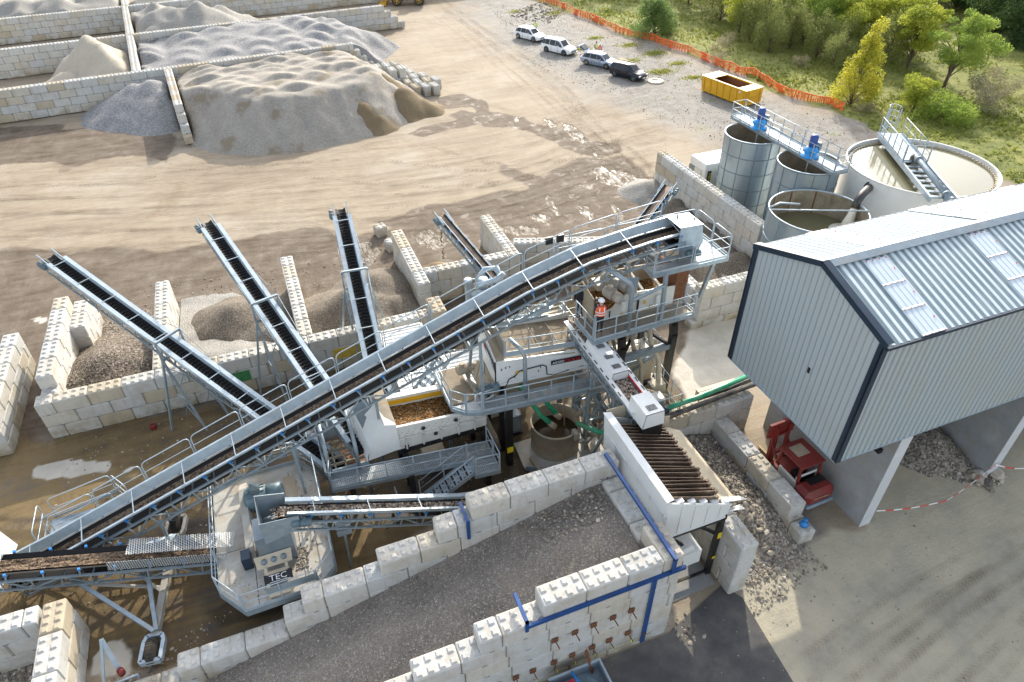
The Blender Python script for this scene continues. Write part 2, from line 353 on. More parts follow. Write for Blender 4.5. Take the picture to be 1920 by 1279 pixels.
# ---------------------------------------------------------------- ground
def pip_dist(px, py, poly):
    """signed distance to polygon (positive inside)"""
    P = np.array(poly, float); d = np.full(px.shape, 1e9); ins = np.zeros(px.shape, bool)
    for i in range(len(P)):
        ax, ay = P[i]; bx, by = P[(i+1) % len(P)]; ex, ey = bx-ax, by-ay
        t = np.clip(((px-ax)*ex+(py-ay)*ey)/(ex*ex+ey*ey+1e-12), 0, 1); d = np.minimum(d, np.hypot(px-ax-t*ex, py-ay-t*ey))
        c = ((ay > py) != (by > py)) & (px < (bx-ax)*(py-ay)/(by-ay+1e-12)+ax); ins ^= c
    return np.where(ins, d, -d)
def G(pts): return [at(*p)[:2] for p in pts]
def vnoise(x, y, s, seed=0):
    """cheap smooth value noise, vectorised"""
    x = x/s+seed*17.3; y = y/s+seed*9.7; xi = np.floor(x).astype(np.int64); yi = np.floor(y).astype(np.int64); fx = x-xi; fy = y-yi
    fx = fx*fx*(3-2*fx); fy = fy*fy*(3-2*fy)
    def h(a, b):
        n = (a*374761393+b*668265263) & 0x7fffffff; n = ((n ^ (n >> 13))*1274126177) & 0x7fffffff; return ((n ^ (n >> 16)) & 0xffff)/65535.
    return (h(xi, yi)*(1-fx)+h(xi+1, yi)*fx)*(1-fy)+(h(xi, yi+1)*(1-fx)+h(xi+1, yi+1)*fx)*fy
def fbm(x, y, s, seed=0, o=4): return sum(vnoise(x, y, s/2**i, seed+i)*.5**i for i in range(o))/sum(.5**i for i in range(o))
ZONES = {
 'grass': [(G([(1000, -2), (1085, 30), (1180, 68), (1290, 98), (1390, 142), (1480, 183), (1580, 212), (1640, 250), (1760, 290), (1880, 335), (1990, 400), (2300, 200), (2300, -150), (900, -260)]), 1.2, 2.5)],
 'gravel': [(G([(870, -60), (1010, -5), (1085, 38), (1180, 78), (1290, 108), (1390, 152), (1480, 195), (1580, 225), (1640, 262), (1760, 300), (1850, 345), (1700, 400), (1560, 330), (1430, 300), (1330, 260), (1220, 215), (1120, 185), (1010, 135), (930, 75), (880, 30)]), 6, 4),
            (G([(1420, 860), (1540, 1000), (1490, 1080), (1400, 1120), (1370, 1050)]), .6, .6)],
 'wet': [(G([(-300, 500), (0, 480), (100, 470), (160, 478), (250, 458), (330, 466), (420, 448), (530, 440), (600, 428), (640, 436), (720, 440), (800, 410), (850, 398), (930, 380), (990, 372), (1030, 352), (1120, 300), (1200, 310), (1235, 345), (1245, 480), (1300, 640), (1260, 860), (900, 900), (560, 1140), (420, 1279), (-300, 1279)]), 1.0, 2.2),
         (G([(822, 182), (868, 177), (905, 190), (918, 210), (985, 220), (1010, 232), (1050, 240), (1100, 262), (1160, 268), (1165, 285), (1110, 292), (1050, 275), (1000, 245), (960, 240), (920, 240), (905, 232), (880, 238), (845, 242), (800, 255), (765, 255), (790, 240), (840, 228), (850, 225), (835, 215), (860, 205), (905, 212), (880, 198), (830, 202)]), .3, 1.0),
         (G([(1000, 345), (1080, 290), (1180, 300), (1240, 330), (1250, 400), (1180, 430), (1020, 420), (900, 440), (850, 400), (930, 378)]), .8, 2.0),
         (G([(-40, 245), (90, 238), (240, 240), (335, 252), (335, 300), (250, 292), (150, 312), (60, 300), (-40, 320)]), .8, 3), (G([(690, 410), (800, 385), (930, 362), (1010, 345), (1100, 322), (1000, 372), (860, 402), (740, 430)]), .6, 1.5), (G([(900, 300), (1000, 330), (1100, 332), (1180, 370), (1100, 380), (980, 350)]), .8, 2),
         (G([(1260, 560), (1330, 470), (1360, 500), (1345, 560), (1290, 620)]), .4, 1.2)],
 'floor': [(G([(-200, 840), (60, 800), (110, 830), (330, 768), (500, 722), (640, 690), (840, 600), (1060, 560), (1250, 700), (1265, 830), (1150, 850), (870, 930), (560, 1140), (330, 1279), (-300, 1279)]), .5, 1.5)],
 'pale': [(G([(58, 895), (70, 875), (150, 862), (205, 870), (200, 885), (140, 893), (90, 897)]), .1, .5), (G([(216, 884), (225, 878), (248, 880), (232, 888)]), .05, .3),
          (G([(50, 600), (80, 592), (88, 606), (62, 604)]), .1, .4), (G([(160, 1279), (170, 1235), (205, 1205), (235, 1215), (240, 1279)]), .1, .5),
          (G([(1300, 545), (1420, 480), (1500, 600), (1420, 700), (1370, 745), (1290, 770), (1260, 700), (1290, 640)]), .5, .8)],
 'damp': [(G([(590, 890), (640, 720), (840, 640), (1060, 575), (1225, 640), (1250, 760), (1150, 850), (870, 930), (700, 960)]), .5, 1.2), (G([(380, 1150), (620, 1060), (560, 1140), (420, 1180)]), .3, .4)],  # floor colour made darker beneath the plant machines
 'yard': [(G([(1395, 1110), (1440, 1080), (1540, 1000), (1640, 985), (1500, 860), (1640, 700), (2300, 600), (2300, 1600), (1420, 1600)]), .6, 1.0)],
 'puddle': [(G(q), .06, .35) for q in ([(1056, 231), (1072, 232), (1092, 250), (1102, 266), (1088, 270), (1074, 262), (1064, 252), (1054, 242)], [(1020, 222), (1036, 226), (1046, 236), (1030, 240)], [(965, 216), (978, 222), (976, 230), (966, 226)],
    [(1110, 282), (1118, 284), (1126, 298), (1118, 298)], [(1112, 312), (1138, 314), (1144, 328), (1130, 342), (1116, 334), (1108, 322)], [(1118, 322), (1165, 320), (1200, 332), (1196, 345), (1160, 350), (1124, 342)],
    [(1020, 364), (1032, 368), (1046, 386), (1060, 402), (1050, 408), (1032, 392)], [(1086, 380), (1106, 388), (1120, 410), (1106, 414), (1090, 400)], [(994, 402), (1018, 400), (1040, 408), (1032, 418), (1000, 416)],
    [(935, 424), (985, 424), (1016, 428), (1012, 440), (960, 444), (944, 436)], [(1140, 378), (1156, 384), (1172, 404), (1160, 408)], [(776, 440), (800, 428), (840, 430), (850, 452), (820, 470), (790, 462)], [(640, 470), (690, 452), (720, 470), (700, 500), (660, 505)], [(1066, 362), (1078, 362), (1082, 368), (1070, 370)], [(1185, 352), (1210, 356), (1216, 372), (1196, 376)])]}
def make_ground():
    def ax(a, b, c, d, fine, coarse):
        mid = np.arange(a, b, fine); lo = a-np.geomspace(coarse, c, 14); hi = b+np.geomspace(coarse, d, 14); return np.concatenate([lo[::-1], mid, hi])
    xs = ax(-50, 62, 900, 900, .36, 1.); ys = np.concatenate([-np.geomspace(3, 900, 12)[::-1], np.arange(0, 50, .3), np.arange(50, 135, .5), 135+np.geomspace(1, 1500, 20)])
    X, Y = np.meshgrid(xs, ys, indexing='ij'); nx, ny = X.shape; jx = (fbm(X, Y, 3, 5)-.5)*3.; jy = (fbm(X, Y, 3, 11)-.5)*3.
    cols = {}
    for k, zs in ZONES.items():
        m = np.zeros(X.shape)
        for poly, soft, jit in zs:
            d = pip_dist(X+jx*jit*.6, Y+jy*jit*.6, poly); m = np.maximum(m, np.clip(d/(soft*2)+.5, 0, 1))
        cols[k] = m
    Z = (fbm(X, Y, 4, 2)-.5)*.08*(1-cols['puddle'])*np.where(Y > 45, 1.4, .35)-cols['puddle']*.03
    Z += cols['grass']*(fbm(X, Y, 9, 8)-.3)*.7
    V = np.stack([X.ravel(), Y.ravel(), Z.ravel()], 1); i = np.arange(nx*ny).reshape(nx, ny)
    Fq = np.stack([i[:-1, :-1].ravel(), i[1:, :-1].ravel(), i[1:, 1:].ravel(), i[:-1, 1:].ravel()], 1)
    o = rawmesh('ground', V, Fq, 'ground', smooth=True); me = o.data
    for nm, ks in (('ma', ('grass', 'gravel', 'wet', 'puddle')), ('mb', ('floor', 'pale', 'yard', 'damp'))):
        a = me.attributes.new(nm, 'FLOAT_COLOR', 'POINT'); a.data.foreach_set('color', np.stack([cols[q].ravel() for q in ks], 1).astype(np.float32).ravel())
    return tag(o, kind='structure')
def mat_ground():
    k = NB('ground'); A = k.n('ShaderNodeAttribute'); A.attribute_name = 'ma'; B = k.n('ShaderNodeAttribute'); B.attribute_name = 'mb'
    sa = k.n('ShaderNodeSeparateColor'); k.l(A.outputs['Color'], sa.inputs[0]); sb = k.n('ShaderNodeSeparateColor'); k.l(B.outputs['Color'], sb.inputs[0])
    big = k.noise(.09, 6, .6); mid = k.noise(.7, 6, .68); fine = k.noise(7, 5, .75)
    st1 = k.noise(.55, 8, .7, k.scaled((.16, 1.0, 1), radians(-14)), 1.6); st2 = k.noise(.5, 7, .7, k.scaled((.9, .28, 1), radians(25)), 2.2)
    streak = k.math('ADD', k.math('MULTIPLY', st1, .68), k.math('MULTIPLY', st2, .32))
    def edge(m, amt, lo=.35, hi=.65): return k.maprange(k.math('ADD', m, k.math('MULTIPLY', k.math('SUBTRACT', mid, .5), amt)), lo, hi)
    dirt = k.ramp(k.math('ADD', k.math('MULTIPLY', streak, .65), k.math('MULTIPLY', big, .35)), [(.33, (.165, .127, .088)), (.43, (.265, .212, .152)), (.53, (.34, .283, .208)), (.68, (.41, .353, .27))])
    dirt = k.mix(k.maprange(fine, .35, .7, 0, .3), dirt, (.22, .175, .12)); dirt = k.mix(k.maprange(k.noise(.16, 7, .72, dist=1.5), .55, .66, 0, .55), dirt, (.21, .15, .095)); dirt = k.mix(k.maprange(k.noise(.11, 6, .6), .35, .47, .35, 0), dirt, (.42, .385, .32))
    grey = k.ramp(k.math('ADD', k.math('MULTIPLY', fine, .5), k.math('MULTIPLY', mid, .5)), [(.36, (.125, .118, .105)), (.5, (.235, .222, .20)), (.64, (.34, .325, .295))])
    weeds = k.math('MULTIPLY', k.maprange(k.noise(.35, 5, .6), .60, .66), k.maprange(k.noise(2.5, 4), .45, .6)); grey = k.mix(weeds, grey, (.13, .15, .05))
    grass = k.ramp(k.math('ADD', k.math('MULTIPLY', mid, .55), k.math('MULTIPLY', big, .45)), [(.35, (.07, .09, .02)), (.45, (.15, .17, .035)), (.55, (.225, .23, .058)), (.67, (.33, .285, .115))])
    wet = k.ramp(k.math('ADD', k.math('MULTIPLY', mid, .4), k.math('MULTIPLY', streak, .6)), [(.34, (.06, .043, .027)), (.44, (.11, .082, .056)), (.54, (.16, .127, .095)), (.66, (.24, .20, .155))])
    flo = k.ramp(k.math('ADD', k.math('MULTIPLY', streak, .5), k.math('MULTIPLY', big, .5)), [(.36, (.04, .034, .03)), (.43, (.085, .07, .058)), (.49, (.14, .098, .048)), (.56, (.20, .142, .068)), (.66, (.115, .10, .095))])
    yard = k.ramp(k.math('ADD', k.math('MULTIPLY', mid, .35), k.math('MULTIPLY', big, .65)), [(.34, (.27, .25, .21)), (.45, (.42, .38, .29)), (.56, (.53, .47, .34)), (.68, (.58, .52, .385))])
    yard = k.mix(k.maprange(k.noise(2.4, 6, .8), .64, .69, 0, .4), yard, (.14, .11, .07)); yard = k.mix(k.maprange(fine, .4, .7, 0, .12), yard, (.18, .16, .13))
    pale = k.ramp(mid, [(.3, (.40, .37, .31)), (.65, (.55, .51, .44))])
    c = k.mix(edge(sa.outputs[1], .5, .2, .8), dirt, grey); c = k.mix(edge(sa.outputs[2], .55), c, wet)
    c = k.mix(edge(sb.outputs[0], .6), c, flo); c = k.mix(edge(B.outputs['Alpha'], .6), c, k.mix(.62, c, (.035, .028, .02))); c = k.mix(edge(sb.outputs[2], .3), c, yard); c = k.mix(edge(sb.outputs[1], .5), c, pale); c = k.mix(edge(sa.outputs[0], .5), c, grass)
    c = k.mix(edge(A.outputs['Alpha'], .9, .15, .45), c, (.125, .095, .062)); pu = k.math('MULTIPLY', edge(A.outputs['Alpha'], 1.0, .5, .62), k.maprange(k.noise(2.6, 7, .75, k.scaled((1, .35, 1), radians(-35)), .6), .42, .60)); c = k.mix(pu, c, (.21, .18, .14))
    # film of water over the churned wet ground
    shine = k.math('MULTIPLY', edge(sa.outputs[2], .4), k.maprange(k.noise(.8, 6, .75), .52, .64, 0, .30)); r = k.math('SUBTRACT', .92, shine)
    r = k.math('SUBTRACT', r, k.math('MULTIPLY', pu, .70), clamp=True)
    h = k.math('ADD', k.math('MULTIPLY', fine, .35), k.math('MULTIPLY', streak, .65)); h = k.math('MULTIPLY', h, k.math('SUBTRACT', 1.0, k.math('MULTIPLY', pu, .80)))
    k.bump(h, .7, .14); k.out(c, r, 0, k.math('SUBTRACT', .35, k.math('MULTIPLY', pu, .17)), 'ground')
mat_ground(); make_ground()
def sheet(name, poly, z, mat, kind='structure'):
    m = M(); m.add([(x, y, z) for x, y in poly], [tuple(range(len(poly)))]); o = m.build(name, mat, loc=(0, 0, 0)); return tag(o, kind=kind)
def mat_asphalt():
    k = NB('asphalt'); n = k.noise(.5, 6, .65); f = k.noise(14, 4, .7)
    c = k.ramp(n, [(.3, (.06, .059, .06)), (.5, (.10, .096, .093)), (.7, (.17, .155, .135))]); c = k.mix(k.maprange(k.noise(6, 2, .5), .72, .75, 0, .8), c, (.4, .38, .34)); k.bump(f, .3, .02); k.out(c, .85, 0, .3, 'asphalt')
mat_asphalt()
sheet('asphalt_road', [(2.0, 2), (13.5, 2), (14.35, 11.1), (13.9, 11.9), (10.7, 10.9), (0, 10.9)], .03, 'asphalt')
sheet('concrete_apron', [(10.4, 11.95), (13.7, 12.05), (13.7, 17.5), (10.4, 17.5)], .035, 'concrete_plain')
def ribbon(name, px, w, mat, z=.05):
    """tyre track: strip laid on the ground along photo points, real width w"""
    P = [V3(*at(*p)[:2], 0) for p in px]; Q = []
    for i in range(len(P)-1):
        p0 = P[max(i-1, 0)]; p1 = P[i]; p2 = P[i+1]; p3 = P[min(i+2, len(P)-1)]
        for t in np.linspace(0, 1, 8, endpoint=False): Q.append(.5*((2*p1)+(-p0+p2)*t+(2*p0-5*p1+4*p2-p3)*t*t+(-p0+3*p1-3*p2+p3)*t**3))
    Q.append(P[-1]); L = [0.]
    for i in range(1, len(Q)): L.append(L[-1]+np.linalg.norm(Q[i]-Q[i-1]))
    Vv = []; uv = []
    for i, q in enumerate(Q):
        d = nrm(Q[min(i+1, len(Q)-1)]-Q[max(i-1, 0)]); s = V3(-d[1], d[0], 0)
        for a in (-.5, .5): Vv.append(q+s*a*w+V3(0, 0, z)); uv.append((a+.5, L[i]))
    Fq = [(2*i, 2*i+1, 2*i+3, 2*i+2) for i in range(len(Q)-1)]; o = rawmesh(name, Vv, Fq, mat); ul = o.data.uv_layers.new(name='UVMap')
    ul.data.foreach_set('uv', np.array([uv[j] for f in Fq for j in f]).ravel()); return o
def mat_tracks():
    k = NB('tyre_track'); uv = k.n('ShaderNodeUVMap'); s = k.n('ShaderNodeSeparateXYZ'); k.l(uv.outputs[0], s.inputs[0])
    v = k.math('ADD', k.math('MULTIPLY', s.outputs[1], 2.6), k.math('MULTIPLY', k.math('ABSOLUTE', k.math('SUBTRACT', s.outputs[0], .5)), 1.2)); st = k.math('LESS_THAN', k.math('FRACT', v), .45)
    e = k.maprange(k.math('ABSOLUTE', k.math('SUBTRACT', s.outputs[0], .5)), .5, .38, 0, 1); n = k.maprange(k.noise(.45, 5, .7), .45, .6)
    a = k.math('MULTIPLY', k.math('MULTIPLY', e, n), k.maprange(st, 0, 1, .08, .36)); tb = k.n('ShaderNodeBsdfTransparent'); mx = k.n('ShaderNodeMixShader')
    k.l(a, mx.inputs[0]); k.l(tb.outputs[0], mx.inputs[1]); k.l(k.b.outputs[0], mx.inputs[2]); k.l(mx.outputs[0], k.t.nodes['Material Output'].inputs[0]); k.out((.17, .125, .08), .85, key='track')
    k = NB('tyre_band'); uv = k.n('ShaderNodeUVMap'); s = k.n('ShaderNodeSeparateXYZ'); k.l(uv.outputs[0], s.inputs[0]); e = k.maprange(k.math('ABSOLUTE', k.math('SUBTRACT', s.outputs[0], .5)), .5, .2, 0, 1); v = k.math('ADD', k.math('MULTIPLY', s.outputs[1], 5.0), k.math('MULTIPLY', k.math('ABSOLUTE', k.math('SUBTRACT', s.outputs[0], .5)), 2.0)); st = k.maprange(k.math('PINGPONG', v, .5), .15, .35, .45, 1)
    a = k.math('MULTIPLY', k.math('MULTIPLY', k.math('MULTIPLY', e, st), k.maprange(k.noise(.3, 6, .7), .36, .62, .0, .26)), 1.0); tb = k.n('ShaderNodeBsdfTransparent'); mx = k.n('ShaderNodeMixShader'); k.l(a, mx.inputs[0]); k.l(tb.outputs[0], mx.inputs[1]); k.l(k.b.outputs[0], mx.inputs[2]); k.l(mx.outputs[0], k.t.nodes['Material Output'].inputs[0]); k.out(k.ramp(k.noise(.4, 4), [(.4, (.17, .125, .08)), (.6, (.24, .19, .13))]), .9, key='band')
mat_tracks()
TR = [([(870, 320), (960, 318), (1060, 300), (1140, 270), (1180, 240)], .7), ([(860, 345), (960, 338), (1060, 322), (1150, 290)], .7), ([(700, 300), (840, 318), (960, 360), (1050, 400), (1120, 440)], .8),
      ([(760, 260), (860, 290), (990, 330), (1080, 380), (1180, 440)], .8), ([(560, 330), (700, 345), (860, 350), (1000, 330)], .6), ([(1010, 165), (1040, 190), (1070, 215), (1100, 245)], .5),
      ([(300, 330), (200, 345), (60, 350), (-60, 345)], .6), ([(640, 300), (480, 312), (330, 318), (200, 300)], .6),  ([(230, 700), (160, 660), (90, 640)], .5),
      ([(720, 390), (860, 380), (960, 400), (1060, 450), (1080, 480)], .7), ([(1280, 430), (1330, 470), (1360, 510), (1380, 560)], .6)]
for p, ww in TR: tag(ribbon('tyre_tracks', p, ww, 'track'), kind='structure')
rt = random.Random(5)
for i in range(31):      # long sweeping pairs of wheel marks over the yard
    if i < 20: y = rt.uniform(280, 470); b = rt.uniform(-60, 30); pts = [(-120, y+rt.uniform(-15, 15)), (180, y+b*.35), (460, y+b*.6), (740, y-20+b*.5), (960, y-60+b*.2), (1130, y-120), (1250, y-150)]
    elif i < 26: x = rt.uniform(0, 1); pts = [(760+60*x, -10), (860+60*x, 60), (960+90*x, 150), (1060+60*x, 230), (1150+60*x, 300), (1200+60*x, 380)]
    else: o_ = rt.uniform(-60, 340); pts = [(1440+o_, 1300), (1560+o_, 1205-.05*o_), (1700+o_*.9, 1110-.1*o_), (1860+o_*.8, 1020-.12*o_), (2040+o_*.7, 940-.1*o_)]
    zz = .06+.003*i
    for off in (0, 1.9):
        q = [(px_, py_+off*(7+py_*.018)) for px_, py_ in pts]; tag(ribbon('tyre_tracks', q, .34+.16*rt.random(), 'band', zz), kind='structure')
# ---------------------------------------------------------------- stacked concrete block walls
BL, BH = 1.6, .8
def block_part(m, fr, u0, u1, v0, v1, z0, z1, top=True, c=.04, pal=None):
    m.val = random.choice(pal or [.05, .15, .25, .3, .4, .45, .5, .55, .62, .78])+random.uniform(-.05, .05)
    j = [random.uniform(-.008, .008) for _ in range(3)]; g = .011
    m.chbox(u0+g, u1-g, v0+j[0], v1+j[0], z0+.008, z1-.006, c*random.uniform(.8, 1.5), fr)
    if u1-u0 > .7 and z1-z0 > .6:
        m.cur = 1; um = (u0+u1)/2+random.uniform(-.03, .03)
        for vv, s_ in ((min(v0, v1)+j[0], -1), (max(v0, v1)+j[0], 1)): q = [fr(um-.1, vv+s_*.003, z0+.0), fr(um+.1, vv+s_*.003, z0), fr(um+.08, vv+s_*.003, z0+.055), fr(um-.08, vv+s_*.003, z0+.055)]; m.add(q, [(0, 1, 2, 3)])
        m.cur = 0
    if top:
        nu = max(1, int(round((u1-u0)/.4))); nv = max(1, int(round(abs(v1-v0)/.4)))
        for a in range(nu):
            for b in range(nv):
                cu = u0+(a+.5)*(u1-u0)/nu; cv = v0+(b+.5)*(v1-v0)/nv; r0, r1, h = .12, .075, .05
                q = [fr(cu+sx*r0, cv+sy*r0, z1-.01) for sx, sy in ((-1, -1), (1, -1), (1, 1), (-1, 1))]+[fr(cu+sx*r1, cv+sy*r1, z1+h) for sx, sy in ((-1, -1), (1, -1), (1, 1), (-1, 1))]
                m.add(q, [(4, 5, 6, 7), (0, 1, 5, 4), (1, 2, 6, 5), (2, 3, 7, 6), (3, 0, 4, 7)])
def frame(o, yaw):
    c, s = cos(yaw), sin(yaw); return lambda u, v, z: (o[0]+u*c-v*s, o[1]+u*s+v*c, z)
def wall(label, o, yaw, courses, ztop, th=.8, group=None, name='block_wall', mats=('block', 'galv_dark'), phase=0, cat='wall', parent=None, pname=None, clip0=True, pal=None):
    """courses: list from the TOP down of (u0,u1) extents; ztop = top of first"""
    m = M(); fr = frame(o, yaw); above = []
    for k, ex in enumerate(courses):
        exs = ex if isinstance(ex, list) else [ex]; z1 = ztop-k*BH; z0 = z1-BH
        for u0, u1 in exs:
            cuts = [u0]; u = u0+(BL if (k+phase) % 2 == 0 else BL/2)
            while u < u1-.25: cuts.append(u); u += BL
            cuts.append(u1)
            for a, b in zip(cuts, cuts[1:]): block_part(m, fr, a, b, 0, th, max(z0, -.5), z1, not any(c0-.1 <= a and b <= c1+.1 for c0, c1 in above), pal=pal)
        above = exs
    if parent is not None: return m.build(pname, mats, parent)
    b = m.build(name, mats, loc=fr(courses[-1][0][0] if isinstance(courses[-1], list) else courses[-1][0], 0, 0)); return tag(b, label, cat, group)
wall('long pale block wall at the foot of three stockpile conveyors', (-13.5, 31.9), 0, [(0, 20.6)]*3, 2.4, phase=1)
wall('short four-high wall end standing across the long bay wall', (7.9, 30.9), pi/2, [(0, 1.65)]*4, 3.2)
g = 'block partitions between the product bays'
wall('tall sunlit block partition at the far left bay with gravel on its studs', (-12.5, 32.6), pi/2, [(.5, 8.2), (0, 8.2), (0, 9.0), (0, 9.4)], 3.2, group=g)
wall('low white buttress wall leaning on the tall left partition', (-11.75, 38.4), pi/2, [(0, 3), (0, 3.6), (0, 3.9)], 2.4, group=g)
wall('block partition behind the longest stockpile conveyor, second from left', (-7.2, 32.7), pi/2, [(0, 9.1)]*3, 2.4, group=g)
wall('narrow block partition between the second and third stockpile conveyors', (.45, 32.7), pi/2, [(0, 9.2)]*3, 2.4, group=g)
wall('block partition right of the middle gravel bay near two loose blocks', (8.1, 35.2), pi/2, [(0, 7.4)]*3, 2.4, group=g)
wall('block wall under the brown wet-sand conveyor', (8.1, 36.3), 0, [(0, 5.7)]*3, 2.4, phase=1)
wall('block partition right of the wet-sand conveyor head', (14.6, 36.3), pi/2, [(0, 6)]*3, 2.4, group=g)
wall('block wall running behind the top of the long main conveyor', (14.65, 37.7), radians(-20), [(0, 12.8)]*3, 2.4)
wall('high block wall in front of the two galvanised silos', (31.3, 32.2), pi/2, [(0, 13.5)]*4, 3.2)
wall('yellowish block wall beside the left corner of the grey shed', (22.5, 27.5), 0, [(.35, 10), (.35, 10), (.35, 10), (0, 10)], 2.9)
wall('stub of block wall with studs behind the upper walkway end', (23.6, 28.4), pi/2, [(0, 1.6)]*3, 2.4)
wall('block wall carrying the green and black pipes', (15.0, 19.1), 0, [(0, 5.4)]*3, 2.4)
wall('two-course block wall between the cobble heap and the red forklift', (19.0, 12.3), pi/2, [(.95, 6.9), (0, 6.9)], 1.5)
wall('four-high block pillar wall right of the steel hopper', (14.65, 11.4), pi/2, [(0, 3.2)]*4, 3.2)
wall('weathered block wall cut off by the left edge of the photo', (-15.2, 31.5), pi/2, [(0, 7.7)]*3, 2.4)
wall('dusty block wall at the bottom left corner, running left', (-17, 18.85), 0, [(0, 5.3)]*3, 2.4)
wall('dusty block wall at the bottom left corner, running down', (-10.75, 11), pi/2, [(0, 8.6)]*3, 2.4, phase=1)
# stock yard bays (slightly turned)
SO = (-10.98, 85.37); SYW = radians(4.5)
def sy(u, v, z=0): return frame(SO, SYW)(u, v, z)
def steps(u0, u1, top, st, n=4): return [(u0, top+k*st) for k in range(n)]
wall('stock yard wall nearest the dirt yard, with the big sand heap against it', sy(0, 0)[:2], SYW, steps(-32, 26.6, 24.6, .75), 3.3)
wall('stock yard wall with the stepped right end, second from the yard', sy(0, 17)[:2], SYW, steps(-32, 36, 33.8, .95), 3.3)
wall('stock yard wall at the very top of the photo', sy(0, 34.2)[:2], SYW, [(-32, 60)]*4, 3.3)
wall('long cross wall dividing the grey stock yard bays', sy(1.0, .8)[:2], SYW+pi/2, [(0, 50)]*4, 3.3)
wall('short stepped wall between the blue-grey chippings and the big sand heap', sy(3.4, 0)[:2], SYW-pi/2, [(0, 12.8+.7*k) for k in range(4)], 3.3)
# loose blocks
for (x, y, lab) in ((7.25, 46.6, 'single loose block standing alone left of the brown conveyor head'), (7.5, 44.1, 'loose block beside the end of a bay partition, close to the yard')):
    m = M(); block_part(m, frame((x, y), radians(12)), -.42, .42, -.42, .42, 0, .8); tag(m.build('concrete_block', ('block', 'galv_dark'), loc=(x, y, 0)), lab, 'concrete block')
def spare_blocks():
    rows = [[(175, 345, 395), (240, 340, 1), (292, 330, 1)]]
    # photo positions (zoomed b view) of block tops, height of the stack in courses
    P = [(195, 345, 2), (248, 338, 2), (293, 328, 2), (278, 362, 2), (328, 352, 2), (350, 362, 1), (228, 404, 1), (303, 424, 1), (347, 412, 1), (382, 383, 1), (365, 440, 1), (404, 410, 1), (422, 438, 1), (452, 402, 1), (472, 430, 1), (523, 424, 1), (410, 466, 1), (465, 462, 1), (516, 458, 1)]
    protos = []
    for k, c in enumerate((1, 2)):
        m = M(); fr = frame((0, 0), 0)
        block_part(m, fr, -.75, .75, -.42, .42, 0, .8)
        protos.append(m)
    i = 0
    for x, y, c in P:
        X, Y, _ = at(640+x/2.975, y/2.975, 1.3*c); yaw = SYW+pi/2
        for q in range(c):
            m = M(); fr = frame((X, Y), yaw+random.uniform(-.08, .08)); block_part(m, fr, -.78, .78, -.4, .4, q*.95*1.15, (q+1)*.95*1.15, q == c-1)
            tag(m.build('concrete_block', ('block', 'galv_dark'), loc=(X, Y, q*1.09)), 'spare pale concrete block in the cluster stored beside the big sand heap', 'concrete block', 'spare blocks beside the sand heap')
spare_blocks()
# ---------------------------------------------------------------- heaps
def heap(name, label, cones, mat, res=.25, bounds=None, nz=.12, group=None, clip=None, ns=1.2, extra=None, kindv=None, base=0):
    xs = [c[0] for c in cones]; ys = [c[1] for c in cones]; R = [c[2]/c[3]+.5 for c in cones]
    x0 = min(x-r for x, r in zip(xs, R)); x1 = max(x+r for x, r in zip(xs, R)); y0 = min(y-r for y, r in zip(ys, R)); y1 = max(y+r for y, r in zip(ys, R))
    if bounds: x0, x1, y0, y1 = max(x0, bounds[0]), min(x1, bounds[1]), max(y0, bounds[2]), min(y1, bounds[3])
    gx = np.arange(x0, x1+res, res); gy = np.arange(y0, y1+res, res); X, Y = np.meshgrid(gx, gy, indexing='ij'); Z = np.full(X.shape, -9.)
    wx = (fbm(X, Y, 1.8, 3)-.5)*.9; wy = (fbm(X, Y, 1.8, 21)-.5)*.9
    for cx, cy, h, sl in cones:
        d = np.hypot(X-cx+wx, Y-cy+wy); Z = np.maximum(Z, h-sl*np.where(d < .5, d*d+.25, d))
    if extra is not None: Z = extra(X, Y, Z)
    Z += (fbm(X, Y, ns, 4)-.5)*nz*2+(fbm(X, Y, .5, 14)-.5)*nz*.5; Z += base
    if clip: Z = np.where(pip_dist(X, Y, clip) > 0, Z, -9)
    i = np.arange(Z.size).reshape(Z.shape); Fq = np.stack([i[:-1, :-1].ravel(), i[1:, :-1].ravel(), i[1:, 1:].ravel(), i[:-1, 1:].ravel()], 1)
    zz = Z.ravel(); keep = (zz[Fq] > -.12).any(1); Fq = Fq[keep]; zc = np.maximum(zz, -.15); V = np.stack([X.ravel(), Y.ravel(), zc], 1)
    used = np.unique(Fq); mp = np.full(len(V), -1); mp[used] = np.arange(len(used)); o = rawmesh(name, V[used], mp[Fq], mat, loc=(float(np.mean(xs)), float(np.mean(ys)), 0), smooth=True)
    return tag(o, label, 'heap', group, kindv)
bayg = 'product heaps in the bays'
heap('gravel_heap', 'dark wet gravel heap in the far left bay below the longest conveyor', [(-10.6, 35.4, 2.3, .42), (-9.3, 35.2, 1.9, .4), (-11.9, 34.6, 1.9, .4), (-8.3, 37, 1.0, .3), (-10.5, 39.5, .5, .15)], 'gravel_dark', bounds=(-12.55, -8.05, 32.5, 43), group=bayg)
heap('gravel_heap', 'brown pebble heap with a darker cap behind the second conveyor', [(-3.9, 38.6, 1.7, .5), (-2.2, 36.5, 1.1, .35), (-1.6, 38, 1.2, .35)], 'gravel_mid', bounds=(-7.2, -.4, 32.6, 44), group=bayg)
heap('gravel_heap', 'pale fine gravel spread in the second bay beside the brown pebbles', [(-5.6, 35, .95, .22), (-6.5, 38, .5, .1), (-3.5, 34.2, 1.2, .3)], 'sand_grey', bounds=(-7.15, -.4, 32.6, 43), group=bayg, nz=.08)
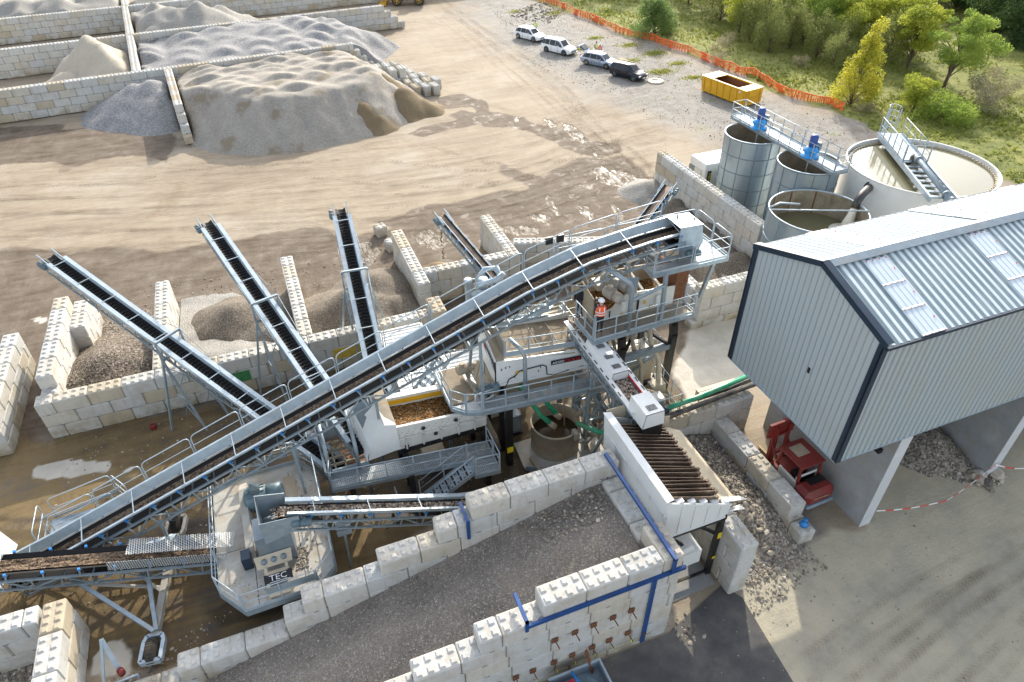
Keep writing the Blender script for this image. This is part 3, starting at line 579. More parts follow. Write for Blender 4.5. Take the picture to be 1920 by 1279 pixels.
heap('gravel_heap', 'grey sandy heap in the middle bay next to the third conveyor', [(3.3, 36.4, 2.5, .6), (5.2, 38.3, 2.0, .55), (1.6, 36.4, 1.6, .4), (5.8, 35.9, 1.5, .5), (3.5, 34.6, 1.8, .5)], 'gravel_mid', bounds=(.5, 7.25, 32.6, 44), group=bayg, ns=2)
heap('sand_heap', 'small conical brown sand heap under the falling sand of the brown conveyor', [(9.6, 38.8, 1.5, .62), (8.9, 38, .8, .4)], 'sand_wet', bounds=(8.15, 13.7, 37.1, 44), nz=.04, group=bayg)
heap('sand_heap', 'low wet sand patch against the partition right of the brown conveyor', [(12.9, 38.5, .8, .4), (13.3, 40, .5, .3)], 'sand_wet', bounds=(10, 13.75, 37.1, 44), nz=.05)
heap('sand_heap', 'dark damp sand heap below the small conveyor beside the silo wall', [(24.9, 35.2, 2.4, .55), (27, 36, 1.2, .35)], 'gravel_mid', bounds=(19, 30.4, 30, 44), nz=.1)
heap('soil_bank', 'grey soil bank along the foot of the wall in front of the silos', [(29.9, 31+q*1.5, 1.1+.25*sin(q*2.1), .75) for q in range(8)], 'gravel_mid', bounds=(27, 30.5, 29, 44))
heap('sand_heap', 'small pale sand heap at the end of the wall in front of the silos', [(29.7, 45.2, 1.2, .5)], 'sand_grey', bounds=(27, 31, 43, 48))
def dunes(U, W, du, dw, A, seed):
    """rows of crescent tipping mounds with a steep front"""
    out = np.zeros(U.shape); r_ = random.Random(seed); w0 = -24
    while w0 < 20:
        u0 = -4+r_.uniform(0, du)
        while u0 < 40:
            cu, cw, a = u0+r_.uniform(-1.2, 1.2), w0+r_.uniform(-.7, .7), A*r_.uniform(.35, 1.3); u = (U-cu)/(du*.62); w = (W-cw)/dw+.8*u*u
            out = np.maximum(out, a*np.clip(1-u*u, 0, 1)*np.where(w < 0, np.clip(1+w*2.4, 0, 1), np.clip(1-w*.62, 0, 1))); u0 += du
        w0 += dw
    return out
def toloc(X, Y): c, s = cos(SYW), sin(SYW); return (X-SO[0])*c+(Y-SO[1])*s, -(X-SO[0])*s+(Y-SO[1])*c
def bigsand(X, Y, Z):
    U, W = toloc(X, Y); jx = (fbm(X, Y, 5, 3)-.5)*1.6; foot = [(-8, 8), (-8, -8), (3.6, -14.5), (5.5, -18.2), (9.1, -20.3), (13, -21.5), (17.5, -21.4), (22.5, -20.6), (27.5, -16.6), (29.0, -12), (28.2, -7), (27.2, -2), (26.5, 8)]
    d = pip_dist(U+jx*.4, W+jx*.6, foot); pl_ = 3.55-.9*np.clip((W+9)/9, 0, 1)-.9*np.clip((8-U)/6, 0, 1)-.5*np.clip((U-22)/6, 0, 1)
    gul = (vnoise(U, W*.15, .9, 4)-.5)*.5+(fbm(X, Y, 1.4, 9)-.5)*.5; h = np.minimum(pl_, d*.74+gul*np.clip(d, 0, 1)); top = np.clip((d*.74-pl_+.4)/1.0, 0, 1); return h+np.maximum(dunes(U, W, 4.4, 2.0, .62, 3), dunes(U, W, 3.4, 2.5, .45, 19))*top
sclip = [sy(*q)[:2] for q in ((4.25, -.05), (27.5, -.05), (33, -6), (33, -25), (0, -25), (4.3, -13.5))]
heap('sand_heap', 'huge beige sand heap with scalloped top beside the stored blocks', [(*sy(u, v)[:2], 1, .1) for u, v in ((4, -2), (26, -18))], 'sand', res=.28, clip=sclip, extra=bigsand, nz=.07, ns=1.3, bounds=(-10, 24, 60, 90))
heap('sand_heap', 'dark brown damp slump at the right foot of the huge sand heap', [(*sy(24.0, -12.6)[:2], 3.7, .8), (*sy(25.3, -15.2)[:2], 2.6, .7), (*sy(27.2, -16.2)[:2], 1.3, .5)], 'sand_wet', res=.35, nz=.2)
heap('sand_heap', 'small dark brown damp hump in the face of the huge sand heap', [(*sy(20.6, -17.6)[:2], 2.65, .85), (*sy(21.4, -19)[:2], 1.5, .7)], 'sand_wet', res=.35, nz=.2)
heap('chippings_heap', 'blue-grey chippings heap left of the short stepped wall', [(*sy(u, v)[:2], h, .5) for u, v, h in ((1.8, -3, 3.3), (0, -2.5, 3.0), (-1.5, -2.5, 2.2), (2.6, -5, 2.8))], 'chippings_grey', res=.35, clip=[sy(*q)[:2] for q in ((-9, -.05), (3.35, -.05), (3.35, -12), (-9, -12))], nz=.05)
def lumpy(X, Y, Z): return Z+(np.abs(vnoise(X, Y, 3.0, 5)-.5)*-1.6+.5)+.3*vnoise(X, Y, 1.1, 7)
def bigchip(X, Y, Z):
    U, W = toloc(X, Y); foot = [(-6, -8), (-6, 25), (24, 25), (30, 13), (33, 8), (29, 3), (27, -8)]; d = pip_dist(U, W, foot); pl_ = 1.7+.9*np.clip((U-2)/12, 0, 1)+.5*np.clip(W/14, 0, 1)
    return np.minimum(pl_, d*.62)+dunes(U, W-1, 3.9, 2.9, .8, 8)*(.3+1.2*fbm(X, Y, 6, 77))*np.clip(d*.5, 0, 1)
heap('chippings_heap', 'lumpy grey chippings filling the bay behind the big sand heap', [(*sy(u, v)[:2], 1, .1) for u, v in ((2, 2), (32, 15))], 'chippings_grey', res=.4, clip=[sy(*q)[:2] for q in ((1.05, .85), (34, .85), (34, 16.9), (1.05, 16.9))], extra=bigchip, nz=.08, ns=1.5, bounds=(-12, 24, 84, 106))
heap('chippings_heap', 'pale grey-green chippings in the upper middle bay', [(*sy(u, v)[:2], h, .55) for u, v, h in ((3, 22, 3), (6, 26, 4.6), (10, 25, 4.4), (4, 30, 4), (13, 27, 3.4))], 'sand_grey', res=.5, clip=[sy(*q)[:2] for q in ((1.05, 17.85), (30, 17.85), (30, 34), (1.05, 34))], extra=lumpy, nz=.12, ns=2)
heap('chippings_heap', 'grey chippings in the top left bay', [(*sy(u, v)[:2], h, .4) for u, v, h in ((-13, 40, 4.4), (-8, 39, 4.4), (-3, 41, 4.4), (-18, 42, 4.4))], 'sand_grey', res=.6, clip=[sy(*q)[:2] for q in ((-30, 35.1), (.1, 35.1), (.1, 50), (-30, 50))], extra=lumpy, nz=.12, ns=2)
heap('chippings_heap', 'grey chippings behind the topmost stock yard wall', [(*sy(u, v)[:2], h, .4) for u, v, h in ((5, 40, 4), (11, 41, 3.6), (16, 43, 3))], 'sand_grey', res=.6, clip=[sy(*q)[:2] for q in ((1.05, 35.1), (30, 35.1), (30, 50), (1.05, 50))], nz=.12)
heap('sand_heap', 'steep pale beige sand cone beside the long cross wall', [(*sy(-3.8+t*.35, 13-t)[:2], 5.0-.22*t, .85) for t in np.linspace(0, 9, 12)]+[(*sy(-7, 9)[:2], 2.2, .5), (*sy(-10, 7)[:2], 1.2, .35)], 'sand_pale', res=.4, clip=[sy(*q)[:2] for q in ((-14, .85), (.1, .85), (.1, 16.9), (-14, 16.9))], nz=.1, ns=2)
# ---------------------------------------------------------------- scattered stones
ICO = None
def ico():
    t = (1+5**.5)/2; v = np.array([(-1, t, 0), (1, t, 0), (-1, -t, 0), (1, -t, 0), (0, -1, t), (0, 1, t), (0, -1, -t), (0, 1, -t), (t, 0, -1), (t, 0, 1), (-t, 0, -1), (-t, 0, 1)], float); v /= np.linalg.norm(v[0])
    f = np.array([(0, 11, 5), (0, 5, 1), (0, 1, 7), (0, 7, 10), (0, 10, 11), (1, 5, 9), (5, 11, 4), (11, 10, 2), (10, 7, 6), (7, 1, 8), (3, 9, 4), (3, 4, 2), (3, 2, 6), (3, 6, 8), (3, 8, 9), (4, 9, 5), (2, 4, 11), (6, 2, 10), (8, 6, 7), (9, 8, 1)]); return v, f
IV, IF = ico()
def stones(name, poly, n, r0, r1, zf=lambda x, y: 0*x, mat='stone', kind='stuff', power=2.5, parent=None, flat=.7, label=None):
    P = np.array(poly); x0, y0 = P.min(0); x1, y1 = P.max(0); X = rng.uniform(x0, x1, n*3); Y = rng.uniform(y0, y1, n*3); k = pip_dist(X, Y, poly) > 0; X, Y = X[k][:n], Y[k][:n]; n = len(X)
    r = r0+(r1-r0)*rng.random(n)**power; Z = zf(X, Y)+r*.3; a = rng.uniform(0, 2*pi, n); jit = 1+rng.uniform(-.28, .28, (n, 12, 1)); sc = rng.uniform(.6, 1.25, (n, 1, 3)); sc[:, :, 2] *= flat
    V = IV[None]*jit*sc*r[:, None, None]; c, s = np.cos(a)[:, None], np.sin(a)[:, None]; vx = V[:, :, 0]*c-V[:, :, 1]*s; vy = V[:, :, 0]*s+V[:, :, 1]*c
    W = np.stack([vx+X[:, None], vy+Y[:, None], V[:, :, 2]+Z[:, None]], 2).reshape(-1, 3); Fq = (IF[None]+12*np.arange(n)[:, None, None]).reshape(-1, 3)
    o = rawmesh(name, W, Fq, mat, val=np.repeat(rng.random(n), 20), parent=parent); return tag(o, label, kind=kind or 'stuff')
hz = lambda x, y: np.clip(1.1-np.abs(x-16.7)*.42-np.maximum(14.6-y, 0)*.42, 0, 2)
heap('cobble_heap', 'heap of rejected cobbles between the hopper and the two-course wall', [(16.6, y, h, .42) for y, h in ((13.6, .6), (14.5, 1.05), (16, 1.2), (17.5, 1.2), (18.8, 1.2))], 'gravel_coarse', bounds=(14.0, 18.2, 10, 19.1), nz=.15)
stones('cobbles', [(14.8, 11.4), (18.1, 11.5), (18.1, 19), (14.3, 19), (14.75, 14.7)], 2200, .03, .10, hz)
stones('cobbles', [(14.9, 12.2), (18.1, 12.2), (18.1, 15.2), (14.9, 15.2)], 260, .08, .19, hz, power=1.6)
stones('cobbles', [(14.2, 10.2), (18.6, 10.9), (18.6, 12.2), (14.8, 11.6)], 420, .02, .09)
stones('yard_pebbles', [(7.5, 4), (13, 4), (13.8, 11), (10.9, 10.8)], 160, .015, .05)
stones('yard_pebbles', [(10.8, 10.2), (12, 10.2), (12, 11.4), (10.8, 11.2)], 60, .02, .14)
stones('yard_pebbles', [(13, 5), (24, 5), (24, 12), (15, 12)], 300, .01, .045)
stones('road_stones', G([(900, -10), (1010, 5), (1290, 108), (1580, 225), (1850, 345), (1700, 380), (1400, 290), (1000, 130)]), 5200, .02, .085, power=3)
stones('road_stones', G([(1010, 3), (1060, 24), (1030, 45), (950, 30)]), 260, .08, .32)
heap('rubble_heap', 'dark rubble heap between the concrete legs of the shed', [(28.3, 16.6, 2.0, .6), (28.0, 14.6, 1.3, .6), (27.6, 18.2, 2.2, .5)], 'gravel_coarse', bounds=(24, 29.1, 11, 19), nz=.3, ns=.7)
stones('broken_concrete', G([(1800, 800), (1850, 845), (1885, 905), (1860, 925), (1820, 905), (1780, 850)]), 130, .08, .42, lambda x, y: 0*x+.05, mat='stone')
stones('broken_concrete', G([(1740, 770), (1800, 795), (1830, 870), (1790, 850), (1720, 800)]), 150, .08, .4)
stones('yard_pebbles', G([(380, 1170), (480, 1110), (300, 1279), (200, 1279)]), 200, .02, .07)
stones('spilled_pebbles', [(-13, 20), (9, 20), (9, 31.5), (-13, 31.5)], 1500, .015, .06)
stones('spilled_pebbles', [(-13, 32.8), (7, 32.8), (7, 46), (-13, 46)], 1300, .015, .07)
stones('bay_pebbles', G([(0, 1240), (60, 1180), (70, 1279), (0, 1279)]), 500, .03, .09)
# ---------------------------------------------------------------- earth ramp between block walls
def ramp_z(x): return np.minimum(4.15, np.maximum(0.02, 4.2-(9.3-np.asarray(x, float))*.262))
def make_ramp():
    gx = np.arange(-9, 9.95, .2); gy = np.arange(11.55, 15.95, .2); X, Y = np.meshgrid(gx, gy, indexing='ij'); Z = ramp_z(X)+(fbm(X, Y, 1.5, 3)-.5)*.14+.06*np.cos((Y-13.7)*2.4)
    i = np.arange(Z.size).reshape(Z.shape); Fq = np.stack([i[:-1, :-1].ravel(), i[1:, :-1].ravel(), i[1:, 1:].ravel(), i[:-1, 1:].ravel()], 1)
    tag(rawmesh('gravel_ramp', np.stack([X.ravel(), Y.ravel(), Z.ravel()], 1), Fq, 'ramp_gravel', smooth=True), kind='structure')
make_ramp(); RP = [(-8.5, 11.9), (9.75, 11.9), (9.75, 15.6), (-8.5, 15.6)]
stones('ramp_pebbles', RP, 1700, .012, .045, lambda x, y: ramp_z(x)+.02); stones('ramp_pebbles', [(7, 14), (9.75, 14), (9.75, 15.6), (6, 15.6)], 260, .02, .09, lambda x, y: ramp_z(x)+.02)
PALE = [.02, .1, .2, .3, .4, .5, .58]
rw = thing('ramp_wall', 'high pale block retaining wall of the ramp with rusty anchor plates and blue beams', 'retaining wall', (4, 11, 0))
wall(None, (0, 11.0), 0, [(5.25, 9.85), (2.98, 10.65), (.7, 10.65), (-1.6, 10.65), (-3.9, 10.65), (-6.2, 10.65), (-8, 10.65)], 5.2, parent=rw, pname='block_courses', pal=PALE)
for x, z in ((8.75, 2.84), (8.0, 2.84), (7.22, 2.84), (6.48, 2.84), (8.77, 1.24), (7.98, 1.24), (7.27, 1.24), (6.45, 1.24), (5.72, 1.24), (4.88, 1.24), (4.21, 1.24), (5.7, 2.84), (3.5, 1.24)):
    m = M(); m.box(x-.12, x+.12, 10.93, 10.975, z-.12, z+.12); m.bar((x, 10.94, z), (x+.03, 10.62, z-.03), .035); a = m.build('anchor_plate', 'rust', rw)
    if z < 2:
        m = M(); m.tube([(x+.02, 10.8, z-.02), (x+.05, 10.72, z-.22), (x+.04, 10.73, z-.36)], .018, 5); m.build('marker_ribbon', 'yellow_hivis', a)
m = M(); m.bar((4.55, 10.94, 4.48), (10.75, 10.94, 4.48), .1, .16); m.bar((9.5, 10.93, 4.42), (9.5, 10.93, .15), .16, .08, up=(0, 1, 0)); m.build('blue_waler', 'blue_beam', rw)
m = M(); m.bar((4.62, 10.9, 4.78), (4.62, 12.05, 4.78), .12, .12); m.bar((4.62, 10.93, 4.84), (4.62, 10.93, 4.2), .12, .06, up=(0, 1, 0)); m.build('blue_clamp', 'blue_beam', rw)
m = M(); m.box(4.56, 4.8, 11.0, 11.1, 4.15, 4.2); m.box(9.44, 9.58, 10.86, 10.9, .75, .86); m.build('clamp_bolt', 'rust', rw)
rl = thing('ramp_wall', 'stepped block retaining wall on the machine side of the ramp', 'retaining wall', (4, 15.7, 0))
wall(None, (0, 15.68), 0, [(4.3, 10.6), (2.93, 10.6), (.6, 10.6), (-2.4, 10.6), (-3.2, 10.6), (-7.2, 10.6), (-9.6, 9.8)], 5.2, parent=rl, pname='block_courses', pal=PALE)
m = M(); m.bar((4.12, 15.6, 4.55), (4.12, 16.6, 4.55), .12, .12); m.bar((4.12, 15.62, 4.6), (4.12, 15.62, 3.5), .14, .07, up=(0, 1, 0)); m.build('blue_clamp', 'blue_beam', rl)
re = thing('ramp_wall', 'lower block end wall of the ramp beside the white hopper, blue beam above it', 'retaining wall', (10.2, 13.5, 0))
wall(None, (10.62, 11.85), pi/2, [(.75, 3.8)]*6, 4.4, parent=re, pname='block_courses', phase=1, pal=PALE)
m = M(); block_part(m, frame((10.65, 11.0), pi/2), 0, 1.6, 0, .8, 4.4, 5.2); m.build('corner_block', ('block', 'galv_dark'), re)
m = M(); m.bar((10.18, 10.85, 5.32), (10.18, 16.15, 5.32), .13, .13); m.bar((10.18, 10.9, 5.38), (10.18, 10.9, 4.5), .13, .08, up=(0, 1, 0)); m.build('blue_beam', 'blue_beam', re)
# ---------------------------------------------------------------- elevated shed
def make_shed():
    X0, X1, Y0, Y1, Z0, ZE, ZR = 18.0, 56.0, 12.1, 18.95, 5.8, 11.55, 12.75; YM = (Y0+Y1)/2
    t = thing('shed', 'raised grey corrugated metal shed with dark blue corner trims on concrete walls', 'shed', (X0, Y0, 0))
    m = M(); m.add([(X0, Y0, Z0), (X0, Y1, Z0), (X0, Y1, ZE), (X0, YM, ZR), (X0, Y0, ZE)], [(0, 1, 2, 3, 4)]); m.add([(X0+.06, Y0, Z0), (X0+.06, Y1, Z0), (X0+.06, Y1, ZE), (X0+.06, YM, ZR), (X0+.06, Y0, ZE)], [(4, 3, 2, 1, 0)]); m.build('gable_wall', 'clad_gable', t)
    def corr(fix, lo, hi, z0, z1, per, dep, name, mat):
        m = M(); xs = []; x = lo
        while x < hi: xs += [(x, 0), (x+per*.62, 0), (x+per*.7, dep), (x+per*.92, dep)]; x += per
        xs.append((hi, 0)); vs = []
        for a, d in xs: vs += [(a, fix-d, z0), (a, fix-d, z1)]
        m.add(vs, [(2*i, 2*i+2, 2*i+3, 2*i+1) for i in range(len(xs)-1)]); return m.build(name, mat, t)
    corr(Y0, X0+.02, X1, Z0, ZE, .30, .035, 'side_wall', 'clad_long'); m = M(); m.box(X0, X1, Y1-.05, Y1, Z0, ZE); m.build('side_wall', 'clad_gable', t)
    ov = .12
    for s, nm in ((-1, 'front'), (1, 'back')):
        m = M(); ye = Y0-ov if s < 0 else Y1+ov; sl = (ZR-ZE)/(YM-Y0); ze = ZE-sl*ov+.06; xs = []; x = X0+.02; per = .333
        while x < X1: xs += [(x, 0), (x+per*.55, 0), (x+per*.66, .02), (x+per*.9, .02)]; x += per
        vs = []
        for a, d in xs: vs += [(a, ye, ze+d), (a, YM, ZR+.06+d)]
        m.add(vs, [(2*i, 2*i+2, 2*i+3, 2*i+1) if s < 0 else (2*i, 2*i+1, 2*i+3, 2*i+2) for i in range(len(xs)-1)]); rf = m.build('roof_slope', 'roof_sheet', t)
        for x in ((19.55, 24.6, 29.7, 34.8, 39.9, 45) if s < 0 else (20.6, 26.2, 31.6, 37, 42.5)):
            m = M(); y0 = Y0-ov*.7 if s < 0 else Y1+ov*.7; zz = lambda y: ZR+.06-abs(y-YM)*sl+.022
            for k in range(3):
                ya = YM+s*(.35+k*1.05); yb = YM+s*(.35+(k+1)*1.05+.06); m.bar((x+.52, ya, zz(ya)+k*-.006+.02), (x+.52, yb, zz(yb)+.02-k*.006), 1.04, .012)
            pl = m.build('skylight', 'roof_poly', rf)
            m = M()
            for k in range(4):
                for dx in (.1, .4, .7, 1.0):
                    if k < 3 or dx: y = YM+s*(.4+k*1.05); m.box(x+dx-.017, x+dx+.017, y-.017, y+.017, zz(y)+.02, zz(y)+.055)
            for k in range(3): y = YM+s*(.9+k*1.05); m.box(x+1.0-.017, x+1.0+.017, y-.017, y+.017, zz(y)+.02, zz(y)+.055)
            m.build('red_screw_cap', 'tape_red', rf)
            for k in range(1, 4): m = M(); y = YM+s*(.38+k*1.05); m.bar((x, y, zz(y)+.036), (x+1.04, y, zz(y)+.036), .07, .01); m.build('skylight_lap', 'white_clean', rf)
    m = M()
    for s in (-1, 1):
        y1 = YM+s*.3; z1 = ZR-.3*(ZR-ZE)/(YM-Y0); m.panel([(X0-.03, YM, ZR+.15), (X1, YM, ZR+.15), (X1, y1, z1+.15), (X0-.03, y1, z1+.15)][::(1 if s < 0 else -1)], .02)
    m.build('ridge_cap', 'galv_dark', t)
    w_ = .17
    for y, sg in ((Y0, 1), (Y1, -1)): m = M(); m.box(X0-.05, X0-.01, min(y-.05*sg, y+w_*sg), max(y-.05*sg, y+w_*sg), Z0, ZE); m.box(X0-.05, X0+w_, min(y-.05*sg, y-.01*sg) - (0.04 if sg > 0 else 0), max(y-.05*sg, y-.01*sg)+(0.04 if sg < 0 else 0), Z0, ZE); m.build('corner_trim', 'navy', t)
    m = M()
    for ya, yb in ((Y0-.14, YM), (YM, Y1+.14)):
        za = ZE if ya < YM-.1 else ZR; zb = ZR if yb < YM+.1 else ZE; m.bar((X0-.03, ya, za+.05), (X0-.03, yb, zb+.05), .06, .2); m.bar((X0+.1, ya, za+.17), (X0+.1, yb, zb+.17), .3, .02)
    m.build('gable_trim', 'navy', t)
    m = M(); m.box(X0, X1, Y0-.2, Y0-.1, ZE-.1, ZE+.02); m.box(X0, X1, Y1+.1, Y1+.2, ZE-.1, ZE+.02); m.build('eaves_gutter', 'navy', t)
    m = M(); m.box(X0, X1, Y0-.04, Y0+.02, Z0-.05, Z0); m.box(X0-.04, X0+.02, Y0, Y1, Z0-.05, Z0); m.build('bottom_trim', 'galv_bright', t)
    m = M(); y, z = at(1486, 660, 8)[1], 8; m.box(X0-.03, X0-.005, 14.55, 14.66, 8.35, 8.6); m.build('vent_hole', 'black_plate', t)
    for i, x in enumerate((21.4, 29.15, 36.9, 44.6, 52.3)):
        m = M(); m.box(x, x+.58, Y0+.0, Y1, -.3, 5.74 if i == 0 else 5.74); o = m.build('concrete_wall', 'concrete_plain', t)
        m = M(); m.box(x-.01, x+.59, Y0-.03, Y0-.003, -.3, 5.72); m.build('wall_end_face', 'concrete_edge', o)
    m = M(); m.box(22, X1, Y1-.5, Y1-.2, -.2, 5.7); m.build('rear_wall', 'concrete_plain', t)
    m = M(); m.box(18.2, X1, Y0+.3, Y1-.3, 5.76, 5.86); m.build('floor_deck', 'galv_dark', t)
    m = M(); m.bar((19.2, 12.9, 5.55), (21.35, 12.9, 5.0), .12, .2); m.bar((21.3, 12.9, 5.6), (21.3, 12.9, 4.6), .16, .2, up=(0, 1, 0)); m.box(21.2, 21.4, 12.6, 13.2, 4.4, 4.62); m.box(21.2, 21.4, 12.6, 13.2, 5.4, 5.6); m.build('bracket', 'black_steel', t)
make_shed()
# ---------------------------------------------------------------- conveyor kit
class Path:
    def __init__(s, pts):
        s.p = [V3(*q) for q in pts]; s.l = [0.]
        for a, b in zip(s.p, s.p[1:]): s.l.append(s.l[-1]+np.linalg.norm(b-a))
        s.L = s.l[-1]
    def at(s, t, a=0., b=0.):
        i = 0
        while i < len(s.p)-2 and t > s.l[i+1]: i += 1
        p, q = s.p[i], s.p[i+1]; d = nrm(q-p); sd = nrm(np.cross((0, 0, 1), d)); n = np.cross(d, sd); return p+d*(t-s.l[i])+sd*a+n*b
    def sub(s, t0, t1, a=0, b=0):
        ts = [t0]+[x for x in s.l if t0+.05 < x < t1-.05]+[t1]; return [s.at(t, a, b) for t in ts]
def truss(m, P, t0, t1, a, b0, b1, step=1.0, r=.035, diag=True):
    for b in (b0, b1): m.sweep(P.sub(t0, t1, a, b), [(-r, -r), (r, -r), (r, r), (-r, r)])
    n = max(1, int(round((t1-t0)/step))); h = (t1-t0)/n
    for i in range(n+1): m.bar(P.at(t0+i*h, a, b0), P.at(t0+i*h, a, b1), r*1.3)
    if diag:
        for i in range(n):
            q = (b0, b1) if i % 2 == 0 else (b1, b0); m.bar(P.at(t0+i*h, a, q[0]), P.at(t0+(i+1)*h, a, q[1]), r*1.2)
def railing(name, pts, parent, h=1.1, sp=1.4, r=.024, mat='galv_bright', toe=.12, mid=True, loops=False):
    m = M()
    for p, q in zip(pts, pts[1:]):
        p, q = V3(*p), V3(*q); L = np.linalg.norm(q-p); n = max(1, int(round(L/sp)))
        if loops:
            for i in range(n):
                a = p+(q-p)*((i+.03)/n); b = p+(q-p)*((i+.97)/n); d = nrm(b-a); c = .16; up = V3(0, 0, h)
                m.tube([a, a+up-V3(0, 0, c), a+up-V3(0, 0, c*.3)+d*c*.3, a+up+d*c, b+up-d*c, b+up-V3(0, 0, c*.3)-d*c*.3, b+up-V3(0, 0, c), b], r, 6, False); m.tube([a+up*.5, b+up*.5], r*.8, 6, False)
        else:
            m.tube([p+V3(0, 0, h), q+V3(0, 0, h)], r, 6); 
            if mid: m.tube([p+V3(0, 0, h*.52), q+V3(0, 0, h*.52)], r*.85, 6)
            for i in range(n+1): a = p+(q-p)*min(max(i/n, .035/L), 1-.035/L); m.bar(a, a+V3(0, 0, h-.005), r*2.2)
        jz = random.uniform(.004, .02)
        if toe: m.bar(p+V3(0, 0, toe/2+jz), q+V3(0, 0, toe/2+jz), .012, toe)
    return m.build(name, mat, parent)
def drum(m, P, t, w, r, b=0.): c0 = P.at(t, -w/2, b); c1 = P.at(t, w/2, b); m.lathe(c0, [(r, 0), (r, np.linalg.norm(c1-c0))], 16, c1-c0, True)
def motor(name, c, axis, r, L, parent, mat='motor_grey'):
    m = M(); ax = nrm(axis); c = V3(*c); m.lathe(c, [(r*.4, -.05*L), (r*.9, 0), (r, .06*L), (r, .55*L)], 16, ax, True); m.lathe(c+ax*.56*L, [(r*.92, 0), (r*.92, .36*L), (r*.7, .42*L)], 16, ax, True)
    m.cur = 0
    for k in range(14):
        a = 2*pi*k/14; ref = V3(0, 0, 1) if abs(ax[2]) < .9 else V3(1, 0, 0); u = nrm(np.cross(ax, ref)); v = np.cross(ax, u); d = u*cos(a)+v*sin(a); m.bar(c+d*r*1.0+ax*.08*L, c+d*r*1.0+ax*.52*L, .015, r*.12, up=d)
    o = m.build(name, mat, parent); m = M(); b = c+ax*.3*L+V3(0, 0, r*1.0); m.box(b[0]-r*.4, b[0]+r*.4, b[1]-r*.4, b[1]+r*.4, b[2], b[2]+r*.45); m.build('terminal_box', mat, o); return o
def conveyor(name, label, pts, bw, group=None, style='stock', load='belt_load', loadw=.6, loadh=.1, depth=.6, idl=1.2, guards=True, t_load=(0, 1), ties=None, cleats=False, head_motor=True, cat='conveyor', returns=True, truss_t=None, gh=.42, near_w=.1):
    P = Path(pts); L = P.L; t = thing(name, label, cat, (float(P.p[0][0]), float(P.p[0][1]), 0), group); hw = bw/2; tr = bw*.22
    m = M(); nseg = max(2, int(L/.25)); path = [P.at(L*i/nseg) for i in range(nseg+1)]
    m.sweep(path, [(-hw, tr), (-hw*.38, 0), (hw*.38, 0), (hw, tr), (hw, tr-.012), (hw*.38, -.014), (-hw*.38, -.014), (-hw, tr-.012)]); be = m.build('belt', 'black_rubber', t)
    if returns: m = M(); m.sweep(P.sub(.1, L-.1, 0, -depth*.5), [(-hw, 0), (hw, 0), (hw, -.015), (-hw, -.015)]); m.build('return_belt', 'black_rubber', t)
    if cleats:
        m = M(); x = .2
        while x < L-.2:
            for s in (-1, 1): m.bar(P.at(x, 0, .03), P.at(x-.12, s*hw*.82, tr*.8+.02), .035, .05)
            x += .22
        m.build('chevron_cleats', 'black_rubber', be)
    if load:
        m = M(); n = max(4, int((t_load[1]-t_load[0])*L/.12)); lw = hw*loadw; vs = []; K = 9
        for i in range(n+1):
            x = L*(t_load[0]+(t_load[1]-t_load[0])*i/n)
            for j in range(K): a = -1+2*j/(K-1); z = tr*abs(a)*loadw*.9+.012+loadh*(1-a*a)*(.55+.8*mnoise.noise(Vector((x*1.7, a*2, 3.1)))+.4*mnoise.noise(Vector((x*7, a*7, 1)))); vs.append(P.at(x, a*lw, max(z, tr*abs(a)*loadw+.005)))
        m.smooth = False; m.add(vs, [(i*K+j, (i+1)*K+j, (i+1)*K+j+1, i*K+j+1) for i in range(n) for j in range(K-1)]); m.build('carried_gravel', load, be)
    m = M(); tt = truss_t or (0.2, L-.2); off = hw+.1
    for s in (-1, 1): truss(m, P, tt[0], tt[1], s*off, -.1, -depth, 1.0 if depth > .5 else .8, .042)
    x = tt[0]
    while x <= tt[1]: m.bar(P.at(x, -off, -depth), P.at(x, off, -depth), .05); m.bar(P.at(x, -off, -.1), P.at(x, off, -.1), .05); x += 1.0
    m.build('truss_frame', 'galv', t)
    x = idl*.5
    while x < L-.3:
        m = M(); mc = m
        for s in (-1, 1): m.cur = 0; m.bar(P.at(x, s*off, -.1), P.at(x, s*(hw+.06), tr+.02), .07, .05); m.tube([P.at(x, s*hw*.4, -.07), P.at(x, s*(hw+.02), tr-.05)], .05, 8); mc.cur = 1; mc.bar(P.at(x, s*(hw+.07), tr-.02), P.at(x, s*(hw+.06), tr+.08), .09, .09)
        m.cur = 0; m.tube([P.at(x, -hw*.38, -.07), P.at(x, hw*.38, -.07)], .05, 8); x += idl; m.build('idler', ('galv', 'blue_cap'), t)
    if guards:
        if style == 'stock':
            for s in (-1, 1):
                m = M(); m.sweep(P.sub(.5, L-.7), [(s*(hw+.0), .12), (s*(hw+.02), .12), (s*(hw+.06), .30), (s*(hw+.24), .30), (s*(hw+.24), .12), (s*(hw+.26), .12), (s*(hw+.26), .32), (s*(hw+.05), .32)]); m.build('side_guard', 'galv_bright', t)
        else:
            m = M(); m.sweep(P.sub(.3, L-.2), [(-hw-.02, tr+.05), (-hw-.02, tr+.18), (-hw-near_w, tr+.18), (-hw-near_w, tr+.2), (-hw+.0, tr+.2), (-hw+.0, tr+.05)]); m.build('side_guard', 'galv_bright', t)
            m = M(); m.sweep(P.sub(.3, L-.2), [(hw+.0, tr+.03), (hw+.02, tr+.03), (hw+.05, tr+.15), (hw+.12, tr+gh), (hw+.2, tr+gh), (hw+.2, tr+gh+.02), (hw+.1, tr+gh+.02), (hw+.03, tr+.16)]); m.build('side_guard', 'galv_bright', t)
    if ties:
        x = ties*.5
        while x < L-.5: m = M(); m.bar(P.at(x, -hw-.06, .33 if style == 'stock' else tr+.22), P.at(x, hw+.12, .33 if style == 'stock' else tr+gh), .035); x += ties; m.build('cross_tie', 'galv_bright', t)
